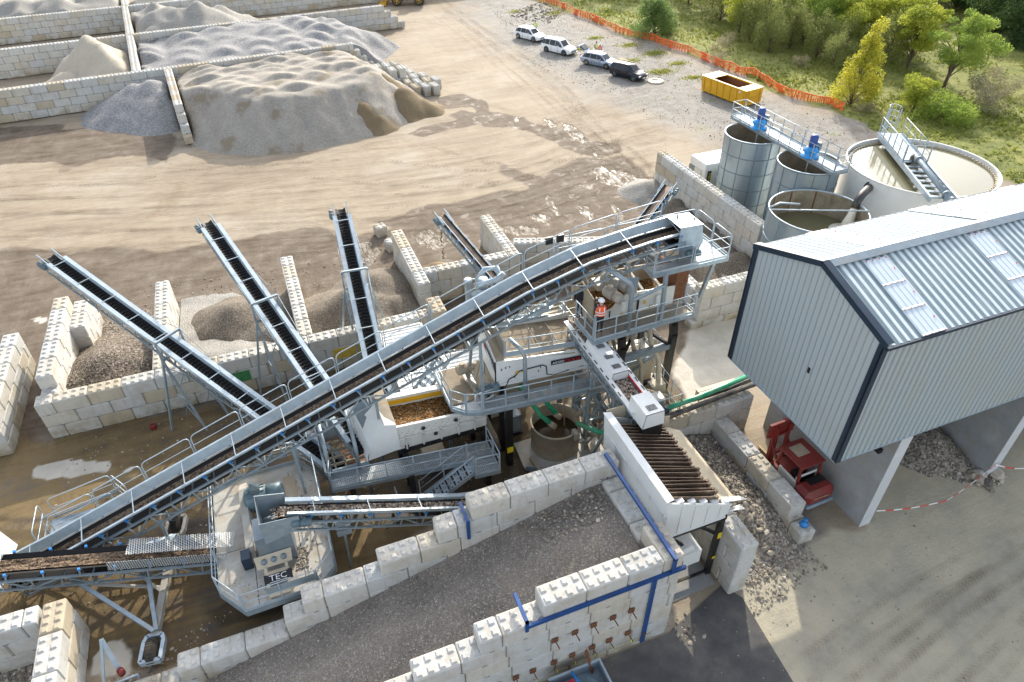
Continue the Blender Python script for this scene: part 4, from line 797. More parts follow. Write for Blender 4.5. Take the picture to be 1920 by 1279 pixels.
    for q_ in (L-.02, .05): m = M(); drum(m, P, q_, bw+.02, depth*.23, -depth*.25); m.build('end_drum', 'black_rubber', t)
    if head_motor:
        c = P.at(L-.35, -hw-.35 if head_motor == 'R' else hw+.3, -.05); d = P.at(L, 0)-P.at(L-.5, 0); motor('drive_motor', c-nrm(d)*.2, d, .13, .62, t)
        m = M()
        for s in (-1, 1): m.bar(P.at(L-.9, s*(hw+.12), .1), P.at(L+.35, s*(hw+.12), .2), .05, .12); m.bar(P.at(L-.5, s*(hw+.12), -.3), P.at(L+.1, s*(hw+.12), .05), .05, .05)
        m.build('head_arms', 'galv_bright', t)
    return t, P
# long main conveyor
mt, MP = conveyor('main_conveyor', 'long galvanised belt conveyor rising across the whole plant with handrails', [(-13.6, 22.6, .9), (-11.6, 22.6, 1.55), (9.3, 22.6, 9.3), (12.2, 22.6, 10.1), (15, 22.6, 10.45), (17.0, 22.6, 10.6)], .95, style='main', ties=2.35, idl=1.2, depth=.75, head_motor=False, loadw=.5, loadh=.08)
P = MP; m = M(); m.sweep(P.sub(1.0, P.L-.4, 0, 0), [(.72, -.06), (1.42, -.06), (1.42, -.1), (.72, -.1)]); m.build('walkway_floor', 'grating', mt)
m = M(); tt = 1.4
while tt < P.L-1:
    ln = 2.35; a, b = tt+.05, min(tt+ln-.05, P.L-.3); A, B = P.at(a, 1.42, -.06), P.at(b, 1.42, -.06); U = V3(0, 0, 1.1); d = nrm(B-A); c = .2
    m.tube([A, A+U*.82, A+U*.95+d*c*.3, A+U+d*c, B+U-d*c, B+U*.95-d*c*.3, B+U*.82, B], .024, 6, False); m.tube([A+U*.5, B+U*.5], .018, 6, False); tt += ln
m.build('handrail', 'galv_bright', mt)
m = M(); m.sweep(P.sub(.3, P.L-.2), [(-.44, .22), (-.38, .22), (-.38, .235), (-.44, .235)]); m.sweep(P.sub(.3, P.L-.2), [(.37, .24), (.45, .22), (.45, .205), (.37, .22)]); m.build('rubber_skirt', 'dusty_steel', mt)
def legs(label_none, parent, specs, w_=.12, mat='galv', name='leg'):
    for pts in specs:
        m = M(); 
        for a, b in zip(pts, pts[1:]): m.bar(a, b, w_)
        m.build(name, mat, parent)
legs(0, mt, [[(-7.5, 22.1, 2.35), (-7.5, 21.9, 0)], [(-7.5, 23.1, 2.35), (-7.5, 23.3, 0)], [(-1.6, 22.1, 4.5), (-1.6, 21.8, 0)], [(-1.6, 23.1, 4.5), (-1.6, 23.6, 0)], [(2.2, 23.1, 5.9), (2.2, 23.9, 0)], [(2.2, 22.1, 5.9), (2.2, 22.3, 4.6)], [(7.0, 23.1, 7.6), (7.0, 25.3, 0)], [(7.0, 22.1, 7.6), (7.0, 22.0, 4.2)]])
m = M(); c = P.at(P.L-.1, 0)
m.panel([(16.45, 22.05, 10.3), (16.45, 22.05, 11.25), (17.55, 22.05, 11.2), (17.75, 22.05, 10.3), (17.5, 22.05, 9.6), (16.6, 22.05, 9.6)], .02); m.panel([(16.45, 23.15, 10.3), (16.6, 23.15, 9.6), (17.5, 23.15, 9.6), (17.75, 23.15, 10.3), (17.55, 23.15, 11.2), (16.45, 23.15, 11.25)], .02)
m.panel([(16.4, 22.0, 11.27), (17.6, 22.0, 11.22), (17.6, 23.2, 11.22), (16.4, 23.2, 11.27)], .03); m.panel([(17.58, 22.05, 11.2), (17.78, 22.05, 10.3), (17.78, 23.15, 10.3), (17.58, 23.15, 11.2)], .02); m.panel([(17.78, 22.05, 10.3), (17.5, 22.05, 9.6), (17.5, 23.15, 9.6), (17.78, 23.15, 10.3)], .02)
hd = m.build('head_hood', 'galv_bright', mt); m = M()
for x, y in ((16.8, 22.9), (17.35, 22.4)): m.tube([(x, y, 11.25), (x, y, 11.4)], .04, 8)
m.build('lifting_lug', 'galv_dark', hd); motor('drive_motor', (16.7, 21.6, 10.05), (1, 0, 0), .16, .7, mt)
m = M(); m.box(16.55, 17.2, 21.75, 22.03, 9.8, 10.25); m.build('gearbox', 'galv_dark', mt)
# head platform
ht = thing('head_platform', 'galvanised walkway platform around the top end of the main conveyor', 'platform', (15, 21.4, 9.6))
m = M(); m.box(14.92, 18.8, 21.4, 22.02, 9.52, 9.58); m.box(17.85, 18.8, 22.02, 24.2, 9.52, 9.58); m.box(11.5, 17.85, 23.2, 24.15, 9.52, 9.58); m.build('floor', 'grating', ht)
m = M()
for a, b in (((14.92, 21.4), (18.85, 21.4)), ((18.85, 21.4), (18.85, 24.2)), ((14.92, 21.4), (14.92, 22.3)), ((18.85, 24.2), (11.5, 24.2))): m.bar((*a, 9.48), (*b, 9.48), .05, .2)
m.build('edge_beam', 'galv', ht)
railing('handrail', [(14.92, 22.1, 9.58), (14.92, 21.4, 9.58)], ht, loops=True, sp=1); railing('handrail', [(14.92, 21.4, 9.58), (18.85, 21.4, 9.58)], ht, loops=True, sp=2); railing('handrail', [(18.85, 21.4, 9.58), (18.85, 24.2, 9.58)], ht, loops=True, sp=1.4); railing('handrail', [(18.85, 24.2, 9.58), (11.5, 24.2, 9.58)], ht, loops=True, sp=2.2)
legs(0, ht, [[(15.55, 21.35, 9.5), (15.6, 21.3, 6.9)], [(18.6, 21.9, 9.5), (18.4, 22.3, 6.9)]], .16); m = M(); m.tube([(12.9, 22.1, 10.0), (13.7, 21.3, 9.5), (13.85, 21.3, 9.2), (13.85, 21.25, 6.9)], .11, 10); m.tube([(13.85, 21.3, 8.5), (15.55, 21.35, 8.9)], .1, 10); m.build('bent_post', 'galv', ht)
m = M(); m.panel([(13.6, 21.6, 9.6), (14.3, 21.6, 9.5), (14.3, 21.6, 8.9), (14.1, 21.6, 8.75)], .04); m.build('gusset_plate', 'galv', ht)
# floodlights on the conveyor rail
fl = thing('floodlight', 'pair of black floodlights on a pole at the main conveyor handrail', 'floodlight', (11.3, 24.05, 9.0)); m = M(); m.tube([(11.3, 24.05, 9.3), (11.3, 24.05, 10.75)], .04, 8); m.build('pole', 'galv_bright', fl)
for dx in (-.25, .28): m = M(); m.box(11.3+dx-.17, 11.3+dx+.17, 24.0, 24.1, 10.55, 10.9); m.build('lamp_head', 'black_steel', fl)
# ---------------------------------------------------------------- stockpile conveyors
def portal(t, P, tp, hw, feet, top=.75, w_=.11):
    """portal frame straddling the belt with a pair of splayed legs"""
    a, b = P.at(tp, -hw-.42, -.35), P.at(tp, hw+.42, -.35); ta, tb = a+V3(0, 0, top+.35), b+V3(0, 0, top+.35)
    m = M(); m.bar(a, ta, w_); m.bar(b, tb, w_); m.bar(ta, tb, w_); m.bar(a, b, w_); m.build('portal_frame', 'galv', t)
    m = M(); 
    for s, q in ((-1, ta), (1, tb)):
        for e in (-4.2, 3.8):
            if 0 < tp+e < P.L: m.tube([q, P.at(tp+e, s*(hw+.28), .0)], .016, 5)
    m.build('tension_rods', 'galv_dark', t)
    d = nrm((P.at(tp+1)-P.at(tp))*V3(1, 1, 0)); foot = []
    for q in (a, b):
        for k in range(feet):
            f = V3(q[0], q[1], 0)-d*(k*1.6)+(V3(-d[1], d[0], 0)*(.95 if q is b else -.95)*0 if k else nrm((q-(a+b)/2)*V3(1, 1, 0))*.95); m = M(); m.bar(q, f, w_*.95); m.build('leg', 'galv', t); foot.append(f)
        f2 = V3(q[0], q[1], 0)-d*1.6
        m = M()
        for z0, z1 in ((.05, .45), (.45, .85)):
            A0 = V3(q[0], q[1], 0)*(1-z0)+q*z0; A1 = V3(q[0], q[1], 0)*(1-z1)+q*z1; B0 = f2*(1-z0)+q*z0; B1 = f2*(1-z1)+q*z1; m.bar(A0, B1, .04); m.bar(B0, A1, .04); m.bar(A1, B1, .04)
        m.build('leg_bracing', 'galv', t)
    m = M(); aa, bb = V3(a[0], a[1], 0), V3(b[0], b[1], 0); m.bar(aa*.6+a*.4, bb*.1+b*.9, .04); m.bar(bb*.6+b*.4, aa*.1+a*.9, .04); m.build('leg_bracing', 'galv', t)
sg = 'stockpile conveyors over the bays'
def ext(h, tl, k): h = V3(*h); tl = V3(*tl); return [tuple(tl+(tl-h)*k), tuple(h)]
for nm, tail, head, pz, k, lab in (('C1', at(595, 850, 2.0), at(92, 484, 6.9), (322, 655), .1, 'leftmost and longest of the three dark-belted stockpile conveyors'), ('C2', at(600, 725, 3.9), at(387, 418, 7.0), (507, 583), .3, 'middle one of the three dark-belted stockpile conveyors'), ('C3', at(700, 668, 3.3), at(638, 393, 7.0), (667, 530), .3, 'right one of the three stockpile conveyors, seen almost end on')):
    t, P = conveyor('stockpile_conveyor', lab, ext(head, tail, k), .56, group=sg, style='stock', load=None, cleats=True, ties=1.9, head_motor=True, depth=.62, idl=1.5)
    best = min(np.linspace(2, P.L-2, 60), key=lambda s: abs(np.dot(P.at(s)-V3(0, 0, H), AU)/np.dot(P.at(s)-V3(0, 0, H), AF)+(pz[1]-639.5)/F)+abs(np.dot(P.at(s)-V3(0, 0, H), AR)/np.dot(P.at(s)-V3(0, 0, H), AF)-(pz[0]-960)/F))
    portal(t, P, best, .28, 2)
t, P = conveyor('sand_conveyor', 'narrow conveyor with brown wet belt dropping sand beside the small sand cone', [at(950, 548, 2.9), at(828, 406, 4.9)], .5, style='stock', load=None, guards=False, ties=None, depth=.5, idl=.9)
m = M(); m.sweep(P.sub(.2, P.L-.1), [(-.29, .14), (-.25, .14), (-.25, .2), (-.29, .2)]); m.sweep(P.sub(.2, P.L-.1), [(.25, .14), (.29, .14), (.29, .2), (.25, .2)]); m.build('side_strip', 'galv', t)
m = M(); m.sweep(P.sub(.1, P.L-.05, 0, .006), [(-.2, .055), (-.09, .012), (.09, .012), (.2, .055), (.2, .045), (-.2, .045)][:5], closed=False); m.build('carried_sand', 'bar_rust', t)
legs(0, t, [[P.at(2.2, -.35, -.4), V3(*P.at(2.2, -.6)[:2], 0)], [P.at(2.2, .35, -.4), V3(*P.at(2.2, .6)[:2], 0)]], .09)
hx = P.at(P.L+.12, 0, -.3); V_ = []; 
st = M()
for i in range(46): q = V3(hx[0]+random.uniform(-.08, .08), hx[1]+random.uniform(-.1, .1), random.uniform(1.4, hx[2])); r = random.uniform(.02, .045); st.box(q[0]-r, q[0]+r, q[1]-r, q[1]+r, q[2]-r, q[2]+r)
tag(st.build('falling_sand', 'sand_wet', loc=(hx[0], hx[1], 1.4)), 'clumps of wet sand falling from the conveyor head', kind='stuff')
t, P = conveyor('sand_conveyor', 'small steep conveyor rising toward the wall before the silos', [at(1172, 462, 3.0), at(1254, 350, 4.8)], .62, style='stock', load=None, guards=False, ties=None, depth=.5, idl=.9, head_motor='R')
m = M(); m.sweep(P.sub(.2, P.L-.1), [(-.34, .14), (-.3, .14), (-.3, .2), (-.34, .2)]); m.sweep(P.sub(.2, P.L-.1), [(.3, .14), (.34, .14), (.34, .2), (.3, .2)]); m.build('side_strip', 'galv', t)
m = M(); m.sweep(P.sub(.1, P.L-.05, 0, .006), [(-.25, .065), (-.11, .012), (.11, .012), (.25, .065)], closed=False); m.build('carried_sand', 'bar_rust', t)
legs(0, t, [[P.at(3, -.4, -.4), V3(*P.at(3, -.7)[:2], 0)], [P.at(3, .4, -.4), V3(*P.at(3, .7)[:2], 0)]], .09)
# conveyor from the ramp side to the crusher
ft, P = conveyor('crusher_feed_conveyor', 'gravel-laden conveyor beside the ramp wall, feeding the crusher', [(5.9, 18.6, 1.3), (4.6, 18.65, 1.6), (-2.55, 19.0, 4.2)], .62, style='main', ties=2.2, idl=1.2, depth=.55, head_motor=False, load='mixed_stone', loadw=.8, loadh=.13, gh=.38, near_w=.2)
FP = P; c = P.at(P.L-.2, .62, .25); motor('drive_motor', P.at(P.L-1.15, .55, .1), P.at(1)-P.at(0), .17, .75, ft)
m = M(); q = P.at(P.L)
m.panel([(q[0]-.75, 18.45, 3.5), (q[0]-.75, 18.45, 4.55), (q[0]-.75, 19.6, 4.9), (q[0]-.75, 19.6, 3.5)], .02); m.panel([(q[0]-.75, 18.45, 4.55), (q[0]+.7, 18.45, 4.4), (q[0]+.7, 18.45, 3.7), (q[0]-.75, 18.45, 3.3)], .02); m.panel([(q[0]-.75, 19.6, 4.9), (q[0]+.35, 19.6, 4.6), (q[0]+.35, 19.6, 3.7), (q[0]-.75, 19.6, 3.5)], .02)
m.build('discharge_box', 'galv', ft)
legs(0, ft, [[(-.35, 18.65, 2.75), (-.45, 18.6, 0)], [(-.35, 19.35, 2.75), (-.45, 19.5, 0)], [(3.5, 18.3, 1.6), (3.5, 18.2, 0)], [(3.5, 19.0, 1.6), (3.5, 19.1, 0)]], .1)
m = M(); m.box(-.65, -.05, 18.5, 19.5, 2.3, 2.6); m.build('support_bracket', 'galv', ft)
stones('feed_stones', [(q[0]-.3, 18.72), (q[0]+1.5, 18.72), (q[0]+1.5, 19.2), (q[0]-.3, 19.2)], 200, .03, .075, lambda x, y: 4.28-np.maximum(x-q[0], 0)*.36, mat='mixed_stone', kind=None, parent=ft)
# low conveyor at the left edge, running under the crusher
lt, P = conveyor('collecting_conveyor', 'open gravel-laden conveyor at the left edge with wire mesh guards and blue idlers', [at(440, 1030, 1.35), at(-60, 1070, 3.0)], .95, style='main', guards=False, ties=None, idl=1.25, depth=.65, head_motor=False, load='belt_load', loadw=.55, loadh=.1)
LP = P
m = M(); t0, t1 = .2, 4.6
m.sweep(P.sub(t0, t1), [(.62, .12), (.62, .62), (.6, .62), (.6, .12)]); m.build('mesh_guard', 'mesh_guard', lt)
m = M(); m.sweep(P.sub(0, 4.0), [(-.5, .55), (.3, .62), (.3, .61), (-.5, .54)]); m.build('mesh_guard', 'mesh_guard', lt)
m = M(); m.sweep(P.sub(8.3, P.L), [(-.62, .55), (.6, .6), (.6, .59), (-.62, .54)]); m.sweep(P.sub(8.3, P.L), [(.62, .05), (.62, .6), (.6, .6), (.6, .05)]); m.build('mesh_guard', 'mesh_guard', lt)
# wheeled stand
wt = thing('wheeled_stand', 'long dusty axle beam with a framed tyre, standing under the left conveyor', 'wheeled stand', (-7.8, 20.3, 0))
A, B = V3(-8.15, 17.95, .55), V3(-7.45, 22.6, .55); m = M(); m.bar(A, B, .26, .3); m.build('axle_beam', 'dusty_steel', wt)
for e, s in ((A, -1), (B, 1)):
    d = nrm(B-A)*s; sd = V3(-d[1], d[0], 0); m = M(); f = [e+d*.0+sd*.27, e+d*.25+sd*.36, e+d*1.05+sd*.36, e+d*1.05-sd*.36, e+d*.25-sd*.36, e-sd*.27]
    for a, b in zip(f, f[1:]+f[:1]): m.bar(a, b, .14, .26)
    fr_ = m.build('wheel_frame', 'galv_bright' if s < 0 else 'dusty_steel', wt)
    m = M(); c = e+d*.65; ax = sd; m.lathe(c-ax*.17, [(.22, 0), (.42, .02), (.46, .08), (.46, .26), (.42, .32), (.22, .34)], 28, ax, True)
    for k in range(24):
        a = 2*pi*k/24; u = d*cos(a)+V3(0, 0, 1)*sin(a); m.bar(c+u*.465-ax*.14, c+u*.465+ax*.14, .05, .03, up=u)
    m.build('tyre', 'tyre', wt)
legs(0, wt, [[A+V3(0, .1, .2), P.at(7.2, -.55, -.6)], [A+V3(.1, .1, .2), P.at(3.6, -.55, -.6)], [B+V3(0, -.1, .2), P.at(7.2, .55, -.6)], [B+V3(.1, -.1, .2), P.at(3.6, .55, -.6)]], .15, 'galv', 'strut')
legs(0, wt, [[A*.6+B*.4, P.at(4.6, -.5, -.6)], [A*.6+B*.4+V3(0, .3, 0), P.at(6.4, .5, -.6)]], .1, 'dusty_steel', 'strut')
# ---------------------------------------------------------------- crusher platform
def make_crusher():
    PL = [(-5.45, 23.5), (-5.45, 18.1), (-4.55, 16.9), (-1.75, 16.95), (-1.0, 17.6), (-1.0, 22.95), (-1.7, 23.9), (-4.4, 23.9)][::-1]; z = 1.7
    t = thing('crusher', 'crusher with dusty octagonal service platform, big grey motor and TEC plate', 'crusher', (-3.2, 20, 0))
    m = M(); m.panel([(x, y, z) for x, y in PL][::-1], .08); fl = m.build('platform', 'dusty_steel', t)
    m = M()
    for x in (-4.05, -2.2): m.box(x-.012, x+.012, 17, 23.4, z+.003, z+.006)
    m.box(-5.4, -4.05, 19.9, 19.92, z+.003, z+.006); m.build('plate_joints', 'black_plate', fl)
    n = len(PL)
    for i in range(n):
        a, b = PL[i], PL[(i+1) % n]; railing('handrail', [(*a, z), (*b, z)], t, sp=1.5, toe=.16)
    m = M()
    for i in range(n): a, b = PL[i], PL[(i+1) % n]; m.bar((*a, z-.14-.004*i), (*b, z-.14-.004*i), .06+.004*i, .26)
    m.build('edge_beam', 'galv', t)
    legs(0, t, [[(x, y, z-.1), (x, y, 0)] for x, y in ((-4.8, 18), (-1.6, 18), (-4.8, 22.6), (-1.6, 22.6))], .2, 'galv')
    m = M(); m.box(-3.9, -2.1, 18.6, 21.5, .3, 1.62); m.build('crusher_body', 'dusty_steel', t)
    motor('drive_motor', (-4.0, 21.75, 2.45), (1, -.05, 0), .5, 1.6, t)
    m = M(); m.box(-4.0, -2.7, 21.35, 22.15, 1.7, 1.98); m.box(-2.45, -1.95, 21.3, 23.1, 1.7, 1.78); m.build('motor_bed', 'beige_steel', t)
    m = M(); m.panel([(-4.2, 18.9, 1.8), (-4.25, 19.4, 2.25), (-4.25, 22.3, 2.6), (-4.2, 22.75, 2.45), (-4.15, 22.6, 1.85)], .3); m.build('belt_guard', 'dusty_steel', t)
    m = M(); m.box(-4.45, -4.1, 18.75, 19.25, 1.72, 2.4); m.build('guard_end_box', 'navy', t)
    m = M(); m.box(-3.7, -2.35, 18.6, 19.7, 1.75, 3.5); m.build('feed_chute', 'galv_dark', t)
    m = M(); m.bar((-3.3, 20.35, 2.3), (-3.05, 21.15, 2.5), .06); m.box(-3.35, -3.1, 20.5, 20.95, 2.0, 2.6); m.bar((-3.4, 20.3, 2.0), (-3.4, 21.0, 2.8), .05); m.bar((-3.0, 20.3, 2.0), (-3.0, 21.0, 2.8), .05); m.build('tensioner_frame', 'sand_cream', t)
    # chute cover and the sign frame leaning at the near side
    m = M(); m.panel([(-3.95, 18.55, 2.55), (-3.9, 18.2, 2.2), (-2.55, 18.2, 2.2), (-2.5, 18.55, 2.55)], .06); cv = m.build('chute_cover', 'sand_cream', t)
    for x in (-3.6, -3.22, -2.84): m = M(); m.lathe((x, 18.36, 2.385), [(.001, 0), (.12, 0), (.12, .02), (.001, .02)], 16, (0, -.7, .72)); m.build('cover_hole', 'galv_dark', cv)
    m = M(); 
    for x in (-3.6, -2.8): m.bar((x, 18.2, 2.2), (x, 16.98, 1.75), .12, .06)
    for y in (17.95, 17.1): m.bar((-3.6, y, 1.85+(y-17)*.3), (-2.8, y, 1.85+(y-17)*.3), .14, .05)
    fr_ = m.build('sign_frame', 'sand_cream', t)
    a = V3(-3.72, 17.52, 1.98); ey = nrm(V3(0, .93, .36)); ex = V3(1, 0, 0); m = M(); m.panel([a, a+ex*1.08, a+ex*1.08+ey*.42, a+ey*.42], .03); m.build('sign_plate', 'black_plate', fr_)
    text('lettering', 'TEC', .32, a+ex*.2+ey*.13+V3(0, 0, .012), ex, ey, 'car_white', t, width=.66)
    m = M(); m.bar(a+ex*.2+ey*.07+V3(0, 0, .01), a+ex*.85+ey*.07+V3(0, 0, .01), .03, .01); m.build('lettering_line', 'white_clean', t)
    m = M(); a = V3(-4.0, 23.9, 2.2); ex = V3(1, 0, 0); ey = V3(0, 0, 1)
    m.panel([a, a+ex*1.95, a+ex*1.95+ey*.42, a+ey*.42], .012); m.build('sign_plate', 'galv_dark', t); text('lettering', 'XCRSTE', .33, a+ex*.12+ey*.1-V3(0, .012, 0), ex, ey, 'sand_cream', t, width=1.65)
    a = V3(-3.6, 16.94, 2.2); m = M(); m.panel([a, a+ex*1.9, a+ex*1.9+ey*.42, a+ey*.42], .012); m.build('sign_plate', 'galv', t)
    m = M(); m.panel([(-5.42, 18.05, 1.42), (-5.42, 18.06, 1.56), (-4.6, 16.95, 1.56), (-4.6, 16.94, 1.42)][::-1], .01); m.build('red_stripe', 'tape_red', t)
    stones('spilled_gravel', [(-2.5, 18.0), (-2.0, 18.0), (-1.95, 19.0), (-2.4, 19.1)], 260, .02, .06, lambda x, y: 0*x+z+.01, parent=t, kind=None)
    stones('spilled_gravel', [(-5.2, 18.3), (-4.5, 17.2), (-1.6, 17.1), (-1.2, 18.2), (-4.8, 18.5)], 420, .01, .03, lambda x, y: 0*x+z, parent=t, kind=None)
    stones('spilled_gravel', [(-2, 18.8), (-1.1, 18.8), (-1.1, 22.9), (-2.3, 23.2)], 200, .01, .04, lambda x, y: 0*x+z, parent=t, kind=None)
make_crusher()
# ---------------------------------------------------------------- hopper with tilting grizzly
def make_hopper():
    t = thing('hopper', 'white steel feed hopper with rusty grizzly bars sloping toward the cobble heap', 'hopper', (11, 12.6, 0)); X0 = 10.85; Y0, Y1 = 12.6, 17.35; wp = 'white_clean'
    m = M(); m.panel([(X0, Y0, 4.3), (X0, Y1, 4.3), (X0, Y1+.25, 6.1), (X0, Y0, 6.08)], .04)
    for y in np.linspace(Y0+.15, Y1, 6): m.bar((X0-.03, y, 4.3), (X0-.03, y, 6.05), .05, .05)
    m.bar((X0-.03, Y0, 5.2), (X0-.03, Y1, 5.2), .05, .05); m.build('back_plate', wp, t)
    m = M(); m.panel([(X0-.1, Y0, 6.1), (X0+.2, Y0, 6.16), (X0+.2, Y1+.1, 6.16), (X0-.1, Y1+.25, 6.1)], .03); m.build('rim_flange', wp, t)
    for y, nm in ((Y0, 'side_plate'), (Y1, 'side_plate')):
        m = M(); m.panel([(X0, y, 6.08), (X0, y, 3.95), (X0+2.75, y, 3.95), (X0+2.98, y, 4.3), (X0+2.9, y, 4.7)][::-1], .04)
        if y == Y0:
            for k in range(1, 5): x = X0+k*.62; zt = 6.0-1.4*k*.62/2.95; m.bar((x, y-.05, 3.98), (x, y-.05, zt), .05)
            m.bar((X0, y-.05, 6.02), (X0+2.95, y-.05, 4.62), .06, .12); m.bar((X0, y-.05, 3.98), (X0+2.8, y-.05, 3.98), .06, .12)
        m.build(nm, wp, t)
    m = M()
    for k in range(5): x = X0+.35+k*.55; z = 6.12-1.42*(x-X0)/2.95; m.box(x, x+.3, Y0-.03, Y0+.2, z-.28, z-.05)
    m.build('bar_seats', wp, t)
    gr = M(); n = 21
    for k in range(n):
        y = Y0+.18+k*(Y1-Y0-.75)/(n-1); j = random.uniform(-.02, .02); xr = X0+2.38+random.uniform(-.1, .06); a = (X0+.22, y, 6.0+j); b = (xr, y-.02+j, 5.12+j); gr.bar(a, b, .04, .19)
        gr.bar((xr-.1, y-.02+j, 5.15+j), (xr+.06, y-.02+j, 5.11+j), .1, .2)
    gr.build('grizzly_bars', 'bar_rust', t)
    m = M(); m.panel([(X0+.1, Y0+.1, 5.5), (X0+2.8, Y0+.1, 4.3), (X0+2.8, Y1-.1, 4.3), (X0+.1, Y1-.1, 5.5)], .03); m.build('hopper_inside', 'black_steel', t)
    m = M(); m.panel([(X0+2.3, Y0+.15, 5.02), (X0+3.42, Y0+.2, 4.42), (X0+3.42, Y1-.5, 4.42), (X0+2.3, Y1-.3, 5.02)], .05); m.build('discharge_apron', 'sand_cream', t)
    m = M(); m.panel([(X0+2.65, Y0, 4.88), (X0+3.6, Y0-.1, 4.75), (X0+3.5, Y0+.22, 4.6), (X0+2.65, Y0+.3, 4.83)], .03); m.panel([(X0+2.9, Y0-.1, 4.35), (X0+3.55, Y0-.2, 4.3), (X0+3.55, Y0+.1, 4.2), (X0+2.9, Y0+.1, 4.2)], .03); m.build('side_flap', wp, t)
    m = M(); m.panel([(X0+.1, Y1+.05, 4.9), (X0+.1, Y1+.3, 6.1), (X0+1.3, Y1+.3, 6.1), (X0+1.75, Y1+.05, 5.0)][::-1], .04); m.panel([(X0+2.1, Y1-.3, 4.9), (X0+2.9, Y1-.3, 4.7), (X0+2.9, Y1-.3, 5.3), (X0+2.1, Y1-.3, 5.5)], .03); m.build('rear_plate', 'sand_cream', t)
    for x, y in ((X0+.2, Y0+.05), (X0+2.8, Y0+.05), (X0+.2, Y1-.2), (X0+2.8, Y1-.2)): m = M(); m.bar((x, y, 3.9), (x, y, 0), .18, .22); m.build('leg', 'black_steel', t)
    m = M(); m.bar((X0, Y0+.03, 3.82), (X0+2.95, Y0+.03, 3.82), .14, .2); m.bar((X0+2.9, Y0, 3.82), (X0+2.9, Y1, 3.82), .14, .2); m.bar((X0+.2, Y0, .3), (X0+2.8, Y0, .3), .1, .1); m.bar((X0+.3, Y0+.05, .35), (X0+2.0, Y0+.05, 2.3), .12); m.bar((X0+.4, Y0+.05, 3.7), (X0+1.1, Y0+.05, 2.9), .12); m.bar((X0+1.8, Y0+.2, 3.6), (X0+2.8, Y0+.2, 2.6), .12); m.build('under_frame', 'black_steel', t)
    m = M(); m.box(X0+.1, X0+1.9, Y0-.25, Y1-.5, 1.75, 2.55); m.build('feeder_body', wp, t)
    m = M(); m.panel([(X0+.3, Y0-.27, 2.6), (X0+1.5, Y0-.27, 2.9), (X0+1.3, Y0-.27, 3.2), (X0+.9, Y0-.27, 3.1)][::-1], .03); m.build('maker_plate', wp, t)
    m = M(); m.box(X0+.75, X0+1.05, Y0-.3, Y0-.25, 1.95, 2.25); m.build('socket_box', 'black_plate', t)
    m = M(); m.box(X0+2.72, X0+2.9, Y0-.08, Y0-.06, 2.6, 2.95); m.box(X0+2.75, X0+2.9, Y0-.08, Y0-.06, 1.2, 1.35); m.build('warning_label', 'label_yellow', t)
make_hopper()
# white cross conveyor above the hopper
wc, P = conveyor('white_cross_conveyor', 'white enclosed conveyor carrying mixed stones down to the grizzly', [(12.3, 23.6, 6.2), (12.3, 16.7, 6.1)], .72, style='main', guards=False, idl=1.4, depth=.5, head_motor=False, load='mixed_stone', loadw=.92, loadh=.1, truss_t=(.3, 6.6))
for s in (-1, 1):
    m = M(); m.sweep(P.sub(.1, P.L-.2), [(s*.42, -.2), (s*.40, .28), (s*.62, .28), (s*.62, .25), (s*.46, .24), (s*.46, -.2)] if s > 0 else [(s*.42, -.2), (s*.46, -.2), (s*.46, .24), (s*.62, .25), (s*.62, .28), (s*.40, .28)]); m.build('side_panel', 'white_clean', wc)
    m = M(); x = 1.0
    while x < P.L-1: q = P.at(x, s*.56, .29); r_ = P.at(x+.28, s*.56, .29); m.bar(q, r_, .05, .012); x += .55
    m.build('guard_slots', 'black_plate', wc)
m = M(); m.sweep(P.sub(2.0, P.L-.9), [(.37, .2), (.39, .2), (.39, .31), (.37, .31)]); m.build('red_skirt', 'text_red', wc)
def hood(y0, y1, x0, x1, zb, zt, nm):
    m = M(); m.panel([(x0, y0, zb), (x0, y1, zb), (x0+.1, y1, zt), (x0+.1, y0, zt)][::-1], .02); m.panel([(x1, y0, zb), (x1, y1, zb), (x1-.1, y1, zt), (x1-.1, y0, zt)], .02); m.panel([(x0+.1, y0, zt), (x1-.1, y0, zt), (x1-.1, y1, zt), (x0+.1, y1, zt)], .02); m.panel([(x0, y0, zb), (x1, y0, zb), (x1-.1, y0, zt), (x0+.1, y0, zt)], .02); return m.build(nm, 'white_clean', wc)
def grille(x0, x1, y, z, L, par):
    g_ = M(); 
    for k in range(6): yy = y+k*L/6; g_.bar((x0, yy, z), (x1, yy, z), .02, .006)
    for k in range(5): xx = x0+(x1-x0)*k/4; g_.bar((xx, y, z), (xx, y+L*5/6, z), .012, .006)
    g_.build('vent_grille', 'black_plate', par)
h1 = hood(16.15, 17.4, 11.78, 12.82, 6.08, 6.82, 'head_hood'); grille(12.1, 12.5, 16.35, 6.83, .34, h1)
h2 = hood(19.0, 21.6, 11.85, 12.75, 6.28, 6.68, 'belt_cover')
for y in (19.3, 20.0, 20.8): grille(12.12, 12.48, y, 6.69, .3, h2)
m = M(); m.panel([(11.8, 16.25, 6.1), (12.8, 16.25, 6.1), (12.78, 16.2, 5.3), (11.85, 16.2, 5.62)][::-1], .03); m.panel([(12.8, 16.25, 6.1), (12.8, 17, 6.1), (12.78, 17, 5.3), (12.78, 16.2, 5.3)][::-1], .03); m.build('drop_chute_rubber', 'black_steel', wc)
